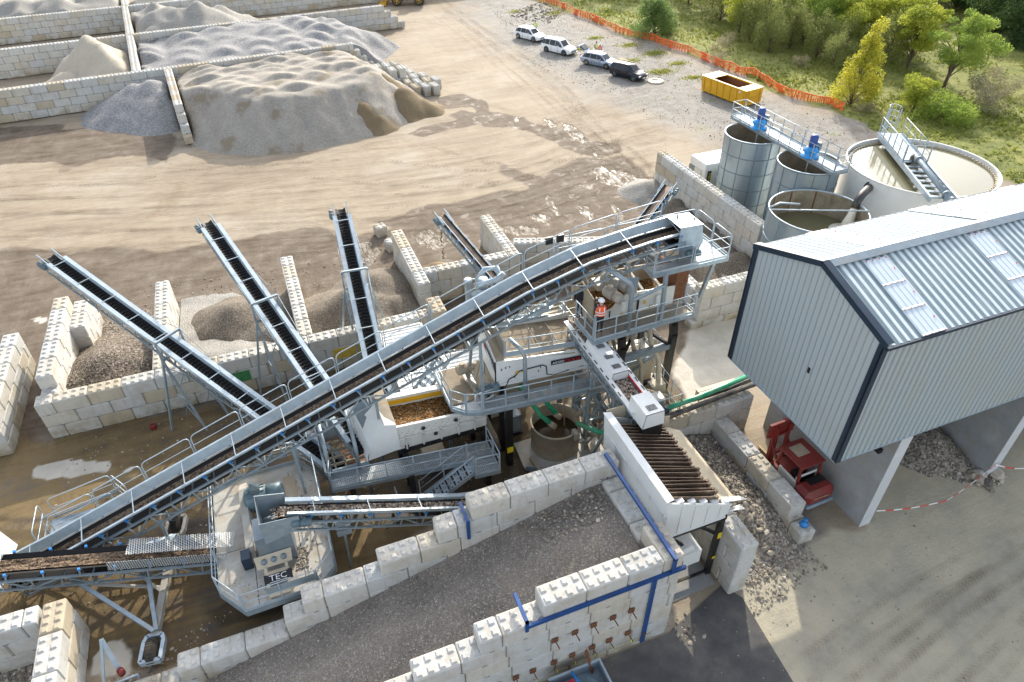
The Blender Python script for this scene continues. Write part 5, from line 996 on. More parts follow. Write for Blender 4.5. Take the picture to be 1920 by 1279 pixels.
legs(0, wc, [[(11.75, 18.4, 5.8), (11.75, 18.4, 0)], [(12.85, 18.4, 5.8), (12.85, 18.4, 0)], [(11.75, 18.4, 4.4), (11.75, 20.2, 0)], [(12.85, 18.4, 4.4), (12.85, 20.2, 0)]], .12); m = M(); m.bar((11.75, 18.4, 4.2), (12.85, 18.4, 2.0), .09); m.bar((11.75, 18.4, 4.3), (12.85, 18.4, 4.3), .09); m.bar((11.75, 18.4, 2.0), (12.85, 18.4, 2.0), .09); m.build('leg_bracing', 'galv', wc)
m = M(); m.val = .4; m.box(-4.5, -3.3, 31.86, 31.895, .87, 1.55); pbg = thing('painted_block_face', 'green painted block face in the long bay wall', 'painted block', (-3.9, 31.88, .87)); m.build('green_face', 'block_green', pbg)
m = M(); a_, b_ = at(622, 660, 1.2), at(672, 650, 1.2); pby = thing('painted_block_face', 'yellow painted block face in the long bay wall beside the right stockpile conveyor', 'painted block', (2.3, 31.88, .8)); m.box(1.3, 2.85, 31.86, 31.895, .84, 1.56); m.build('yellow_face', 'block_yellow', pby)
# ---------------------------------------------------------------- washing and screening machines
def rail_box(name, label, cat, floor_poly, z, skip=(), mat='grating', beam='galv', grp=None):
    t = thing(name, label, cat, (*floor_poly[0], z), grp); m = M(); m.panel([(x, y, z) for x, y in floor_poly], .03); m.build('floor', mat, t); n = len(floor_poly); m = M()
    for i in range(n): a, b = floor_poly[i], floor_poly[(i+1) % n]; m.bar((*a, z-.1-.004*i), (*b, z-.1-.004*i), .06+.004*i, .2)
    m.build('edge_beam', beam, t)
    for i in range(n):
        if i not in skip: a, b = floor_poly[i], floor_poly[(i+1) % n]; railing('handrail', [(*a, z), (*b, z)], t, sp=1.15)
    return t
cg = 'galvanised catwalks of the washing plant'
# lower screen with orange wash stones
c3 = rail_box('catwalk', 'lowest grated catwalk in front of the orange stone screen', 'catwalk', [(-.45, 21.35), (6.9, 20.55), (6.9, 21.55), (-.3, 22.2)], 2.0, skip=(2,), grp=cg)
m = M()
for x in np.arange(.1, 6.9, .62): y0 = 21.35-.109*(x+.45); m.bar((x, y0, 1.93), (x, y0+.85, 1.93), .1, .06)
m.build('cross_beams', 'galv_bright', c3); legs(0, c3, [[(3.05, 20.95, 1.9), (3.05, 20.95, 0)], [(6.65, 20.7, 1.9), (6.65, 20.7, 0)], [(.4, 21.4, 1.9), (.4, 21.4, 0)]], .24, 'black_steel')
def make_screen3():
    t = thing('wash_screen', 'white wash screen box full of orange-brown stones', 'screen', (4.5, 22, 0)); X0, X1, Y0, Y1 = 2.75, 7.1, 22.02, 23.85
    m = M(); m.panel([(X0, Y0, 2.6), (X1, Y0, 2.6), (X1, Y0, 3.75), (X0, Y0, 4.1)], .05); m.bar((X0, Y0-.02, 4.08), (X1, Y0-.02, 3.73), .12, .08); o = m.build('side_plate', 'white_paint', t)
    m = M(); 
    for x in (3.2, 4.0, 4.85, 5.7, 6.5): m.bar((x, Y0-.07, 2.6), (x, Y0-.07, 3.4), .07)
    m.bar((X0, Y0-.07, 3.3), (X1, Y0-.07, 3.2), .07); m.build('stiffeners', 'white_paint', o)
    m = M()
    for x, z in ((3.2, 2.75), (4.05, 3.6), (4.6, 3.05), (5.6, 3.55)): m.lathe((x, Y0-.05, z), [(.1, 0), (.1, -.03)], 14, (0, 1, 0), True)
    for k in range(40): x = X0+.1+k*.105; m.box(x-.012, x+.012, Y0-.065, Y0-.05, 3.42+(k % 3)*.12, 3.445+(k % 3)*.12)
    m.build('bolts_and_ports', 'black_plate', o)
    m = M(); m.panel([(X0, Y1, 2.6), (X0, Y1, 4.25), (X1, Y1, 3.9), (X1, Y1, 2.6)], .05); m.bar((X0, Y1+.05, 4.25), (X1, Y1+.05, 3.92), .3, .06); m.build('side_plate', 'white_paint', t)
    m = M(); m.bar((X0, Y1-.06, 3.95), (X1, Y1-.06, 3.62), .03, .26); m.build('inner_lining', 'yellow_paint', t)
    gx = np.arange(X0+.02, X1, .09); gy = np.arange(Y0+.06, Y1-.04, .09); X, Y = np.meshgrid(gx, gy, indexing='ij'); Z = 3.72-(X-X0)*.08+(fbm(X, Y, .5, 3)-.5)*.2+(fbm(X, Y, .12, 5)-.5)*.08; i = np.arange(Z.size).reshape(Z.shape)
    rawmesh('washed_stones', np.stack([X.ravel(), Y.ravel(), Z.ravel()], 1), np.stack([i[:-1, :-1].ravel(), i[1:, :-1].ravel(), i[1:, 1:].ravel(), i[:-1, 1:].ravel()], 1), 'orange_stone', parent=t)
    # white feed hood with grey rubber flap
    A = 1.3; m = M(); m.panel([(A+.1, Y0-.1, 2.55), (X0+.15, Y0-.1, 2.75), (X0+.1, Y0-.1, 4.3), (2.35, Y0-.1, 4.45), (1.55, Y0-.1, 3.3)], .05); m.panel([(2.35, Y0-.1, 4.45), (X0+.1, Y0-.1, 4.3), (X0, Y1, 4.9), (2.2, Y1, 5.1)], .04)
    m.panel([(A, Y0-.1, 2.6), (1.55, Y0-.1, 3.3), (2.35, Y0-.1, 4.45), (2.2, Y1, 5.1), (1.1, Y1, 4.3), (.95, Y1, 3.4)], .03); hd = m.build('feed_hood', 'white_clean', t)
    m = M(); m.panel([(1.62, Y0+.15, 3.42), (2.22, Y0+.15, 4.25), (2.06, Y1-.2, 4.92), (1.25, Y1-.2, 4.35)], -.03); m.build('rubber_flap', 'galv_dark', hd)
    m = M(); m.panel([(2.3, Y0+.05, 4.47), (2.85, Y0+.05, 4.33), (2.75, Y1-.1, 4.9), (2.2, Y1-.1, 5.09)], -.015); m.build('dirt_film', 'beige_steel', hd)
    m = M(); m.box(X0, X1, Y0+.1, Y1-.1, 2.2, 2.55); m.build('under_pan', 'black_steel', t)
    for x, y in ((3.1, 22.1), (3.1, 23.8), (6.9, 22.1), (6.9, 23.8)): m = M(); m.bar((x, y, 2.3), (x, y, 0), .24); m.build('leg', 'black_steel', t)
    m = M(); m.box(6.7, 6.9, 21.7, 22, 1.2, 1.5); m.build('warning_label', 'label_yellow', t)
make_screen3()
def make_grid():
    t = thing('open_grid', 'muddy open steel grid beside the white feed hood, with bent posts', 'grid', (0, 22, 0)); X0, X1, Y0, Y1, z = -.55, 1.35, 22.2, 24.4, 2.15
    m = M()
    for a, b in (((X0, Y0), (X1, Y0)), ((X1, Y0), (X1, Y1)), ((X1, Y1), (X0, Y1)), ((X0, Y1), (X0, Y0))): m.bar((*a, z), (*b, z), .1, .3)
    m.build('frame', 'galv', t); m = M()
    for x in np.linspace(X0, X1, 5)[1:-1]: m.bar((x, Y0, z), (x, Y1, z), .07, .15)
    for y in np.linspace(Y0, Y1, 6)[1:-1]: m.bar((X0, y, z), (X1, y, z), .07, .15)
    m.build('grid_bars', 'beige_steel', t); m = M(); m.panel([(X0, Y1, 2.2), (X1, Y1, 2.2), (X1, Y1, 3.3), (X0, Y1, 3.3)][::-1], .03); m.panel([(X0, Y1, 2.2), (X0, Y1, 3.3), (X0, Y0+1.0, 3.0), (X0, Y0+1, 2.2)], .03); m.build('back_plate', 'galv_bright', t)
    for x in (-.35, .95): m = M(); m.tube([(x, Y0, 1.9), (x, Y0, 3.4), (x, Y0+.4, 3.9), (x, Y1, 4.1)], .09, 8); m.build('bent_post', 'galv', t)
    for x, y in ((X0+.1, Y0), (X1-.1, Y0), (X0+.1, Y1), (X1-.1, Y1)): m = M(); m.bar((x, y, 2.0), (x, y, 0), .16); m.build('leg', 'galv_dark', t)
    m = M(); m.panel([(X0, Y0+.1, 1.7), (X1, Y0+.1, 1.7), (X1, Y1-.1, 1.2), (X0, Y1-.1, 1.2)], .03); m.build('chute_floor', 'rust', t)
make_grid()
# stair from the ground to the lower catwalk
def stair(name, label, p0, p1, wdt, n, grp=None):
    t = thing(name, label, 'stair', (p0[0], p0[1], p0[2]), grp); A, B = V3(*p0), V3(*p1); d = B-A; h = nrm(d*V3(1, 1, 0)); s = V3(-h[1], h[0], 0)*wdt/2
    for sg_ in (-1, 1): m = M(); m.bar(A+s*sg_, B+s*sg_, .04, .22); m.build('stringer', 'galv_bright', t)
    m = M(); mh = M()
    for i in range(n):
        c = A+d*((i+.5)/n); q = [c-h*.13-s, c+h*.13-s, c+h*.13+s, c-h*.13+s]; m.panel([tuple(x) for x in q], .03)
        for k in (-.5, -.1, .3): e = c+s*(k*1.7+.1)*.9+V3(0, 0, .004); mh.bar(e-h*.05, e+h*.05, .07, .004)
    tr_ = m.build('treads', 'galv_bright', t); mh.build('tread_holes', 'black_plate', tr_)
    for sg_ in (-1, 1): railing('handrail', [tuple(A+s*sg_), tuple(B+s*sg_)], t, sp=1.2, toe=0)
    return t
stair('stair', 'short steel stair with perforated treads leading down from the lowest catwalk', (3.3, 20.25, .55), (5.75, 20.35, 2.0), .85, 8)
rail_box('landing', 'small railed landing at the foot of the perforated stair', 'landing', [(2.2, 19.95), (3.3, 19.85), (3.3, 20.75), (2.2, 20.8)], .55, skip=(1, 2), grp=cg)
rail_box('landing', 'small railed landing where the perforated stair meets the lowest catwalk', 'landing', [(5.75, 19.75), (6.9, 19.65), (6.9, 20.55), (5.75, 20.65)], 2.0, skip=(2, 3), grp=cg)
# middle screen (white body, lettering) and its catwalk
c2 = rail_box('catwalk', 'middle grated catwalk wrapping the white lettered screen', 'catwalk', [(5.45, 24.9), (5.5, 22.2), (6.05, 21.65), (6.75, 21.4), (12.2, 20.95), (12.2, 21.75), (7.3, 22.2), (6.7, 24.9)], 4.15, skip=(5, 6, 7), grp=cg)
m = M()
for x in np.arange(7.2, 12.1, .6): y0 = 21.37-.08*(x-6.75); m.bar((x, y0, 4.08), (x, y0+.75, 4.08), .1, .06)
m.build('cross_beams', 'galv_bright', c2); legs(0, c2, [[(8.05, 21.5, 4.1), (8.05, 21.5, 0)]], .3, 'black_steel'); m = M(); m.box(7.88, 8.2, 21.32, 21.345, 1.0, 1.35); m.build('warning_label', 'label_yellow', c2)
legs(0, c2, [[(12.1, 21.3, 4.1), (12.1, 21.3, 0)], [(12.1, 21.2, 4.0), (13.2, 21.2, 1.2)], [(5.6, 23.4, 4.1), (5.6, 23.4, 0)]], .16, 'galv'); m = M(); m.tube([(8.55, 22.6, 7.0), (8.85, 21.9, 6.8), (8.95, 21.75, 6.5), (8.95, 21.6, 4.15)], .1, 10); m.build('bent_post', 'galv', c2)
m = M(); m.box(5.6, 6.7, 22.3, 24.8, 4.16, 4.2); m.build('rubber_mat', 'tan_rubber', c2)
def make_screen2():
    t = thing('rinsing_screen', 'white rinsing screen with lettered side and a railed dirty mat deck on top', 'screen', (10, 22.4, 0)); X0, X1, Y0, Y1 = 7.75, 12.55, 22.4, 24.7
    m = M(); m.panel([(X0, Y0, 4.55), (X1, Y0, 4.2), (X1, Y0, 5.15), (X0+.5, Y0, 6.0), (X0, Y0, 6.0)], .05); sp_ = m.build('side_plate', 'white_clean', t)
    m = M(); m.bar((X0, Y0-.04, 4.6), (X1, Y0-.04, 4.26), .05, .14); m.bar((X0+.1, Y0-.02, 5.98), (X1, Y0-.02, 5.4), .06, .1)
    for x in (9.3, 11.8): m.panel([(x, Y0-.03, 5.7-.13*(x-9)), (x+.25, Y0-.03, 5.67-.13*(x-9)), (x+.12, Y0-.03, 5.95-.13*(x-9))], .03)
    m.build('flange', 'white_clean', sp_)
    m = M(); m.panel([(X0, Y0, 4.6), (X0, Y0, 6.1), (X0, Y1, 6.9), (X0, Y1, 5.0)], .05); ep = m.build('end_plate', 'white_clean', t)
    m = M(); m.panel([(X0, Y0, 6.0), (X0+.5, Y0, 6.05), (X0+.6, Y1, 6.7), (X0, Y1, 6.9)], .03); m.build('top_ledge', 'beige_steel', t)
    m = M(); m.box(X0, X1, Y1, Y1+.05, 4.4, 6.0); m.build('side_plate', 'white_paint', t)
    m = M(); m.panel([(X0+.5, Y0+.05, 5.95), (X1+.3, Y0+.05, 5.5), (X1+.3, Y1, 5.6), (X0+.5, Y1, 6.15)], .05); dk = m.build('mat_deck', 'tan_rubber', t)
    m = M()
    for x in np.linspace(9.2, 12.2, 4): m.bar((x, Y0+.1, 5.97-.1*(x-8.2)), (x, Y1-.05, 6.13-.115*(x-8.2)), .04, .03)
    m.build('deck_strips', 'beige_steel', dk)
    railing('handrail', [(8.25, 22.45, 6.1), (11.8, 22.45, 5.7)], t, h=.95, sp=1.1, toe=.3); railing('handrail', [(11.85, 22.45, 5.7), (12.6, 22.45, 5.6)], t, h=.95, sp=.7, toe=.3); railing('handrail', [(8.25, 22.45, 6.1), (8.25, 24.7, 6.2)], t, h=.95, sp=1.1, toe=.3); railing('handrail', [(8.3, 24.8, 6.1), (12.4, 24.8, 5.6)], t, h=1.0, sp=1.3, toe=.3)
    m = M(); m.panel([(8.22, 22.5, 6.2), (8.22, 22.5, 7.0), (8.22, 24.65, 7.1), (8.22, 24.65, 6.3)], .01); m.build('guard_mesh', 'grate_dirty', t)
    # lettering
    def onface(x, z): return V3(x, Y0-.06, z)
    a, b = onface(10.55, 4.98), onface(12.15, 4.86); ex = nrm(b-a); ey = V3(0, 0, 1); m = M(); m.panel([a, b, b+ey*.26, a+ey*.26], .012); m.build('name_plate', 'black_plate', t)
    text('lettering', 'AGGRE', .2, a+ex*.06+ey*.06+V3(0, -.014, 0), ex, ey, 'white_clean', t, width=.6); text('lettering', 'SCRUB 150', .2, a+ex*.68+ey*.06+V3(0, -.014, 0), ex, ey, 'text_red', t, width=.86)
    e0, e1 = V3(X0-.055, 23.75, 5.92), V3(X0-.055, 22.3, 5.5); ex = nrm(e1-e0); ey = nrm(V3(0, .3, 1)); m = M(); m.panel([e0, e1, e1+ey*.42, e0+ey*.42], .012); m.build('name_plate', 'plate_navy', t)
    text('lettering', 'TEREX', .36, e0+ex*.42+ey*.08+V3(-.014, 0, 0), ex, ey, 'car_white', t, width=1.0); m = M(); c0 = e0+ex*.08+ey*.08+V3(-.012, 0, 0)
    for k in range(3): m.panel([c0+ey*(k*.09), c0+ex*.26+ey*(k*.09), c0+ex*.26+ey*(k*.09+.06), c0+ey*(k*.09+.06)], .006)
    m.build('logo_bars', 'text_red', t)
    m = M(); m.panel([onface(9.05, 5.02), onface(9.32, 5.0), onface(9.32, 5.12), onface(9.05, 5.14)], .01); m.build('warning_label', 'label_yellow', t); m = M(); m.lathe(onface(8.8, 5.1)+V3(0, .02, 0), [(.07, 0), (.07, -.04)], 12, (0, 1, 0), True); m.build('emergency_stop', 'yellow_paint', t)
    m = M(); m.tube([onface(7.9, 4.25), onface(8.2, 4.35), onface(8.4, 4.8), onface(8.75, 4.95), onface(8.95, 5.15), onface(10.1, 5.15), onface(10.3, 5.0), onface(10.35, 4.5), onface(10.7, 4.35), onface(11.5, 4.4)], .025, 6); m.build('cable', 'black_rubber', t)
    m = M()
    for x, z in ((8.05, 5.5), (8.25, 5.55), (8.45, 5.55), (8.7, 4.85), (9.9, 4.85), (10.0, 5.05)): m.box(x-.02, x+.02, Y0-.07, Y0-.05, z-.05, z+.05)
    m.build('hinges', 'black_plate', sp_)
    for p in ((6.95, 22.25, 4.6), (6.35, 23.9, 4.75)): motor('vibrator_motor', p, (1, .1, 0), .25, .95, t, 'motor_grey' if p[1] < 23 else 'beige_steel')
    m = M(); m.box(7.0, 7.5, 22.5, 24.2, 4.5, 4.75); m.bar((6.8, 22.6, 4.3), (6.8, 24.3, 4.5), .12); m.bar((7.0, 23.2, 4.7), (7.3, 23.3, 5.5), .22, .1); m.build('motor_bridge', 'beige_steel', t)
    m = M(); m.tube([(6.6, 21.95, 4.35), (6.6, 21.95, 4.75), (6.75, 21.95, 4.8), (7.5, 22.1, 4.7), (7.5, 22.1, 4.3), (6.7, 21.95, 4.2)], .035, 6); m.build('bumper_rail', 'white_clean', t)
    m = M(); m.box(X0+.2, X1-.2, Y0+.2, Y1-.2, 3.4, 4.2); m.build('under_pan', 'beige_steel', t)
    for x in (8.05, 12.2):
        for y in (22.5, 24.6): m = M(); m.bar((x, y, 4.4), (x, y, 0), .22); m.build('leg', 'black_steel' if x < 9 else 'galv_dark', t)
    for y in (22.1, 22.6): m = M(); m.tube([(8.9+(y-22)*1.2, y+.4, 4.1), (9.7+(y-22)*1.3, y-.2, 2.4), (10.3+(y-22), y-.5, 1.75)], .13, 10); g_ = m.build('outlet_pipe', 'green_pipe', t); m = M(); m.tube([(10.15+(y-22), y-.43, 1.9), (10.42+(y-22), y-.55, 1.6)], .15, 10); m.build('pipe_mouth', 'mud_pipe', g_)
make_screen2()
# rinse tank
def make_sump():
    t = thing('sump_tank', 'round dusty sump tank with brown slurry under the middle catwalk', 'tank', (10.7, 21.85, 0)); C = (10.65, 21.8, 0)
    m = M(); m.lathe(C, [(1.22, .1), (1.22, 1.68), (1.28, 1.7), (1.28, 1.78), (1.2, 1.78), (1.18, .5)], 48); m.build('shell', 'beige_steel', t); m = M(); m.lathe(C, [(.01, 1.0), (1.17, 1.0)], 40); m.build('slurry', 'water_brown', t)
    m = M(); q = [(-1.6, -.6), (-1.5, -1.5), (-.4, -1.9), (1.3, -1.7), (1.6, -.4)]
    for (a, b), (c, d) in zip(q, q[1:]): m.bar((C[0]+a, C[1]+b, .3), (C[0]+c, C[1]+d, .3), .12, .22)
    m.build('base_frame', 'beige_steel', t); m = M(); m.tube([(11.7, 21.6, 1.9), (12.1, 21.4, 2.6), (12.8, 21.2, 2.7), (13.3, 21.4, 1.8), (13.2, 21.9, .7)], .13, 10); m.tube([(11.2, 21.9, 1.1), (11.3, 22.3, 2.6), (11.3, 22.4, 3.6)], .04, 6); m.build('hose', 'mud_pipe', t)
    m = M(); m.tube([(11.5, 21.2, 1.85), (12.2, 20.2, 1.9), (13.0, 19.5, 2.1)], .13, 10); m.build('green_hose', 'green_pipe', t); m = M(); m.box(11.1, 11.3, 20.5, 20.9, 1.4, 1.85); m.lathe((11.5, 20.5, 1.2), [(.15, 0), (.15, .2)], 14, (0, 1, 0), True); m.build('float_box', 'dusty_steel', t)
make_sump()
def make_plate():
    t = thing('floor_tray', 'muddy steel floor tray lying round the sump tank', 'tray', (9.6, 21, 0)); m = M(); m.panel([(8.7, 22.6, .12), (8.6, 20.9, .12), (9.1, 20.2, .12), (10.3, 19.9, .12), (12.8, 20.1, .12), (12.9, 22.6, .12)], .1); m.build('tray', 'dusty_steel', t)
    m = M(); m.bar((8.6, 20.7, .25), (10.3, 19.85, .25), .05, .3); m.bar((10.3, 19.85, .25), (12.8, 20.05, .25), .05, .3); m.build('rim', 'galv_dark', t)
make_plate()
# upper washing screen with the worker's platform
def make_top():
    t = rail_box('upper_platform', 'upper grated platform where the worker in the orange vest stands', 'platform', [(11.98, 22.9), (12.05, 21.12), (17.45, 21.3), (17.45, 22.25), (13.1, 22.2), (13.1, 22.9)], 6.88, skip=(3, 4, 5), mat='grate_dirty', grp=None)
    m = M()
    for x in np.arange(12.5, 17.3, .7): m.bar((x, 21.2, 6.8), (x, 22.2, 6.8), .1, .06)
    m.build('cross_beams', 'galv_bright', t); m = M(); m.bar((12.03, 21.15, 6.9), (12.03, 21.15, 8.3), .1); m.build('corner_post', 'galv', t)
    for x in (13.9, 16.75): 
        m = M(); m.bar((x-.35, 21.8, 6.7), (x, 21.8, 6.1), .32, .3, up=(0, 1, 0)); m.bar((x, 21.8, 6.2), (x+.1, 21.8, 5.4), .32, .3, up=(0, 1, 0)); m.bar((x+.1, 21.8, 5.5), (x, 21.8, 0), .32, .3, up=(0, 1, 0)); m.build('curved_leg', 'black_steel', t)
        m = M(); m.bar((x, 24.4, 6.7), (x, 24.4, 0), .26); m.build('leg', 'black_steel', t)
    m = M(); m.bar((14.1, 21.8, 4.75), (16.7, 21.8, 4.75), .25, .3); m.bar((14.0, 22.2, 6.5), (16.7, 24.0, 4.9), .16); m.bar((16.3, 22.2, 6.5), (14.3, 24.0, 4.6), .12); m.bar((14.0, 22, 3.0), (16.7, 22.0, 4.6), .1); m.bar((14, 24.4, 4.7), (16.7, 24.4, 4.7), .2); m.build('cross_bracing', 'galv_dark', t)
    b = thing('scrubber_box', 'dusty white washing box with big round vibrator drums behind the worker', 'screen', (14.5, 23, 6.9)); Y0, Y1 = 22.35, 24.3
    m = M(); m.panel([(12.55, Y0, 6.9), (12.55, Y0, 8.25), (12.55, Y1+.3, 8.7), (12.55, Y1+.3, 6.9)], .06); m.build('end_plate', 'beige_steel', b)
    m = M(); m.panel([(13.2, Y0, 6.9), (16.9, Y0, 6.9), (16.9, Y0, 7.9), (15.2, Y0, 8.05), (14.3, Y0, 8.15), (13.85, Y0, 7.85), (13.6, Y0, 7.5), (13.2, Y0, 7.35)], .06); s_ = m.build('side_plate', 'white_paint', b); m = M(); m.box(14.85, 14.95, Y0-.08, Y0-.05, 6.95, 7.95); m.box(13.4, 13.46, Y0-.07, Y0-.05, 6.95, 7.4); m.build('seam', 'black_plate', s_)
    m = M()
    for x, z in ((14.1, 7.05), (14.6, 7.15), (15.25, 7.45), (15.6, 7.1), (14.0, 7.7)): m.lathe((x, Y0-.06, z), [(.08, 0), (.08, -.04)], 12, (0, 1, 0), True)
    m.build('round_plugs', 'yellow_paint', s_)
    m = M(); m.panel([(12.55, Y1, 6.9), (12.55, Y1, 8.3), (16.9, Y1, 8.1), (16.9, Y1, 6.9)], .06); m.build('side_plate', 'beige_steel', b)
    gx = np.arange(12.6, 16.8, .1); gy = np.arange(Y0+.05, Y1, .1); X, Y = np.meshgrid(gx, gy, indexing='ij'); Z = 7.25+(fbm(X, Y, .7, 3)-.5)*.35+(fbm(X, Y, .15, 5)-.5)*.08; i = np.arange(Z.size).reshape(Z.shape)
    rawmesh('washed_stones', np.stack([X.ravel(), Y.ravel(), Z.ravel()], 1), np.stack([i[:-1, :-1].ravel(), i[1:, :-1].ravel(), i[1:, 1:].ravel(), i[:-1, 1:].ravel()], 1), 'orange_stone', parent=b)
    for x, y, z, r in ((13.35, 22.75, 8.35, .27), (14.15, 22.9, 8.45, .27), (13.6, 23.5, 8.55, .25)): motor('vibrator_drum', (x, y, z), (.35, -.9, -.1), r, .95, b, 'dusty_steel')
    m = M(); m.box(13.2, 14.6, 23.2, 23.9, 8.0, 8.3); m.bar((14.6, 22.6, 8.1), (15.3, 24.2, 9.0), .12); m.bar((15.2, 22.5, 8.0), (15.2, 24.1, 8.3), .12); m.bar((16.2, 22.5, 7.9), (16.2, 24.1, 8.1), .12); m.build('drum_bridge', 'dusty_steel', b)
    m = M(); m.box(16.95, 17.35, 22.4, 24.0, 6.9, 8.6); m.box(17.4, 18.0, 22.9, 23.8, 6.6, 8.8); m.build('discharge_casing', 'rust', b); m = M(); m.box(17.2, 17.8, 23.3, 23.85, 8.6, 9.45); m.build('yellow_chute', 'sand_cream', b)
    m = M(); m.box(13.4, 16.4, 22.7, 24.2, 5.6, 6.6); m.build('under_pan', 'beige_steel', b)
    m = M(); m.box(13.85, 14.05, 21.95, 22.1, 7.5, 8.0); m.box(15.85, 16.05, 22.2, 22.3, 7.1, 7.7); m.build('switch_box', 'white_clean', b)
    # stone-lined drop area and lower dirty gallery to the right
    g1 = rail_box('gallery', 'muddy low gallery with rails between the white conveyor and the concrete floor', 'platform', [(13.2, 19.6), (16.4, 19.7), (16.6, 22.6), (13.3, 22.6)], 2.3, skip=(2, 3), mat='beige_steel')
    legs(0, g1, [[(13.3, 19.7, 2.3), (13.3, 19.7, 0)], [(16.3, 19.8, 2.3), (16.3, 19.8, 0)], [(16.5, 22.4, 2.3), (16.5, 22.4, 0)]], .14, 'galv_dark')
    m = M(); m.box(14.3, 16.2, 22.2, 22.8, 2.3, 3.6); m.box(15.6, 16.4, 21.1, 21.6, 2.3, 2.9); m.build('cream_casing', 'sand_cream', g1); m = M(); m.tube([(14.3, 21.4, 2.5), (15.0, 20.8, 3.2), (16.0, 20.4, 2.8), (16.5, 20.2, 1.0)], .08, 8); m.build('hose', 'mud_pipe', g1)
    stones('spilled_gravel', [(13.4, 19.9), (16.2, 19.9), (16.3, 22.2), (13.4, 22.2)], 260, .03, .14, lambda x, y: 0*x+2.32, parent=g1, kind=None)
make_top()
# second stair tower, container roofs, cyclone behind the main conveyor
stair('stair', 'steel stair climbing behind the middle screen toward the main conveyor', (4.6, 25.2, 2.7), (6.4, 26.0, 4.15), .8, 7)
stair('stair', 'steep open stair left of the upper platform', (9.9, 26.8, 4.2), (11.6, 24.6, 6.8), .8, 9)
def container(name, label, x0, x1, y0, y1, h, roof='container_roof', grp=None):
    t = thing(name, label, 'container', (x0, y0, 0), grp); m = M(); m.box(x0, x1, y0, y1, .15, h-.03); m.build('walls', 'container_wall', t)
    m = M(); xs = []; y = y0
    while y < y1-.1: m.box(x0+.02, x1-.02, y+.05, y+.2, h-.02, h+.02); y += .28
    m.box(x0, x1, y0, y1, h-.06, h-.02); m.build('ribbed_roof', 'white_clean', t); m = M()
    for x in (x0, x1):
        for y in (y0, y1): m.bar((x, y, 0), (x, y, h), .14)
    for a, b in (((x0, y0), (x1, y0)), ((x1, y0), (x1, y1)), ((x1, y1), (x0, y1)), ((x0, y1), (x0, y0))): m.bar((*a, h), (*b, h), .12, .14); m.bar((*a, .12), (*b, .12), .12, .2)
    m.build('corner_frame', 'white_paint', t); return t
container('site_container', 'white container with a ribbed roof half hidden under the main conveyor', 3.9, 6.3, 25.6, 30.9, 2.7)
container('site_container', 'white ribbed-roof container next to the middle screen stairs', 6.6, 9.0, 24.9, 27.6, 2.7)
def make_cyclone():
    t = thing('cyclone_unit', 'grey cyclone and pump unit with upright cylinders behind the main conveyor', 'cyclone unit', (9.8, 29.8, 0))
    for x, y, z0, z1, r in ((9.1, 30.4, 3.3, 5.3, .2), (9.95, 30.3, 3.4, 5.2, .24)): m = M(); m.lathe((x, y, z0), [(r, 0), (r, z1-z0-.1), (r*1.15, z1-z0-.1), (r*1.15, z1-z0), (.01, z1-z0)], 20); m.build('cylinder', 'galv_bright', t)
    m = M(); m.lathe((10.9, 29.9, 3.0), [(.3, -1.6), (.75, 0), (.8, 1.2), (.35, 1.5), (.33, 1.9), (.01, 1.9)], 26); m.build('cyclone_body', 'galv', t)
    m = M(); m.tube([(9.4, 30.2, 4.9), (10.0, 30.0, 5.1), (10.6, 29.9, 5.2), (11.0, 29.8, 5.6)], .17, 10); m.tube([(9.2, 30.2, 4.4), (10.3, 29.9, 4.6), (10.8, 29.8, 4.6)], .14, 10); m.tube([(11.0, 30.2, 4.8), (11.0, 30.9, 5.3), (10.4, 31.2, 5.2), (9.8, 31.1, 4.6)], .16, 10); m.build('pipework', 'galv_bright', t)
    m = M(); m.tube([(9.2, 29.9, 4.2), (8.9, 29.6, 3.0), (9.0, 29.3, 1.0)], .13, 8); m.tube([(9.9, 29.9, 4.2), (9.6, 29.5, 2.8), (9.8, 29.2, .8)], .16, 8); m.build('hose', 'black_pipe', t)
    m = M(); 
    for x in (8.8, 11.6):
        for y in (29.3, 31.0): m.bar((x, y, 3.3), (x, y, 0), .12)
    m.bar((8.8, 29.3, 3.2), (11.6, 29.3, 3.2), .12); m.bar((8.8, 31, 3.2), (11.6, 31, 3.2), .12); m.bar((8.8, 29.3, 3.2), (8.8, 31, 3.2), .12); m.bar((11.6, 29.3, 3.2), (11.6, 31, 3.2), .12); m.build('frame', 'galv', t); m = M(); m.box(9.0, 11.4, 29.4, 30.9, 1.2, 2.4); m.build('tank', 'galv_dark', t)
make_cyclone()
def make_dewater():
    t = thing('dewatering_screen', 'small cream-coloured dewatering screen with a round motor, right of the main conveyor', 'screen', (12, 27, 0)); m = M()
    for k in range(5): m.box(10.9+k*.45, 11.2+k*.45, 26.2, 27.6, 3.2, 3.6)
    m.box(10.8, 13.3, 26.1, 26.2, 2.9, 3.9); m.box(10.8, 13.3, 27.6, 27.7, 2.9, 3.9); m.build('body', 'sand_cream', t); motor('vibrator_motor', (11.6, 27.1, 4.1), (1, -.3, 0), .3, 1.0, t, 'dusty_steel'); m = M(); m.box(10.7, 13.4, 25.7, 27.9, 2.7, 2.8); m.build('deck', 'grate_dirty', t); railing('handrail', [(10.7, 28, 2.8), (13.8, 28, 2.8)], t); railing('handrail', [(13.6, 25.6, 2.8), (13.6, 28, 2.8)], t)
    legs(0, t, [[(10.8, 25.8, 2.7), (10.8, 25.8, 0)], [(13.3, 25.8, 2.7), (13.3, 25.8, 0)], [(10.8, 27.8, 2.7), (10.8, 27.8, 0)], [(13.3, 27.8, 2.7), (13.3, 27.8, 0)]], .14, 'galv_dark')
make_dewater()
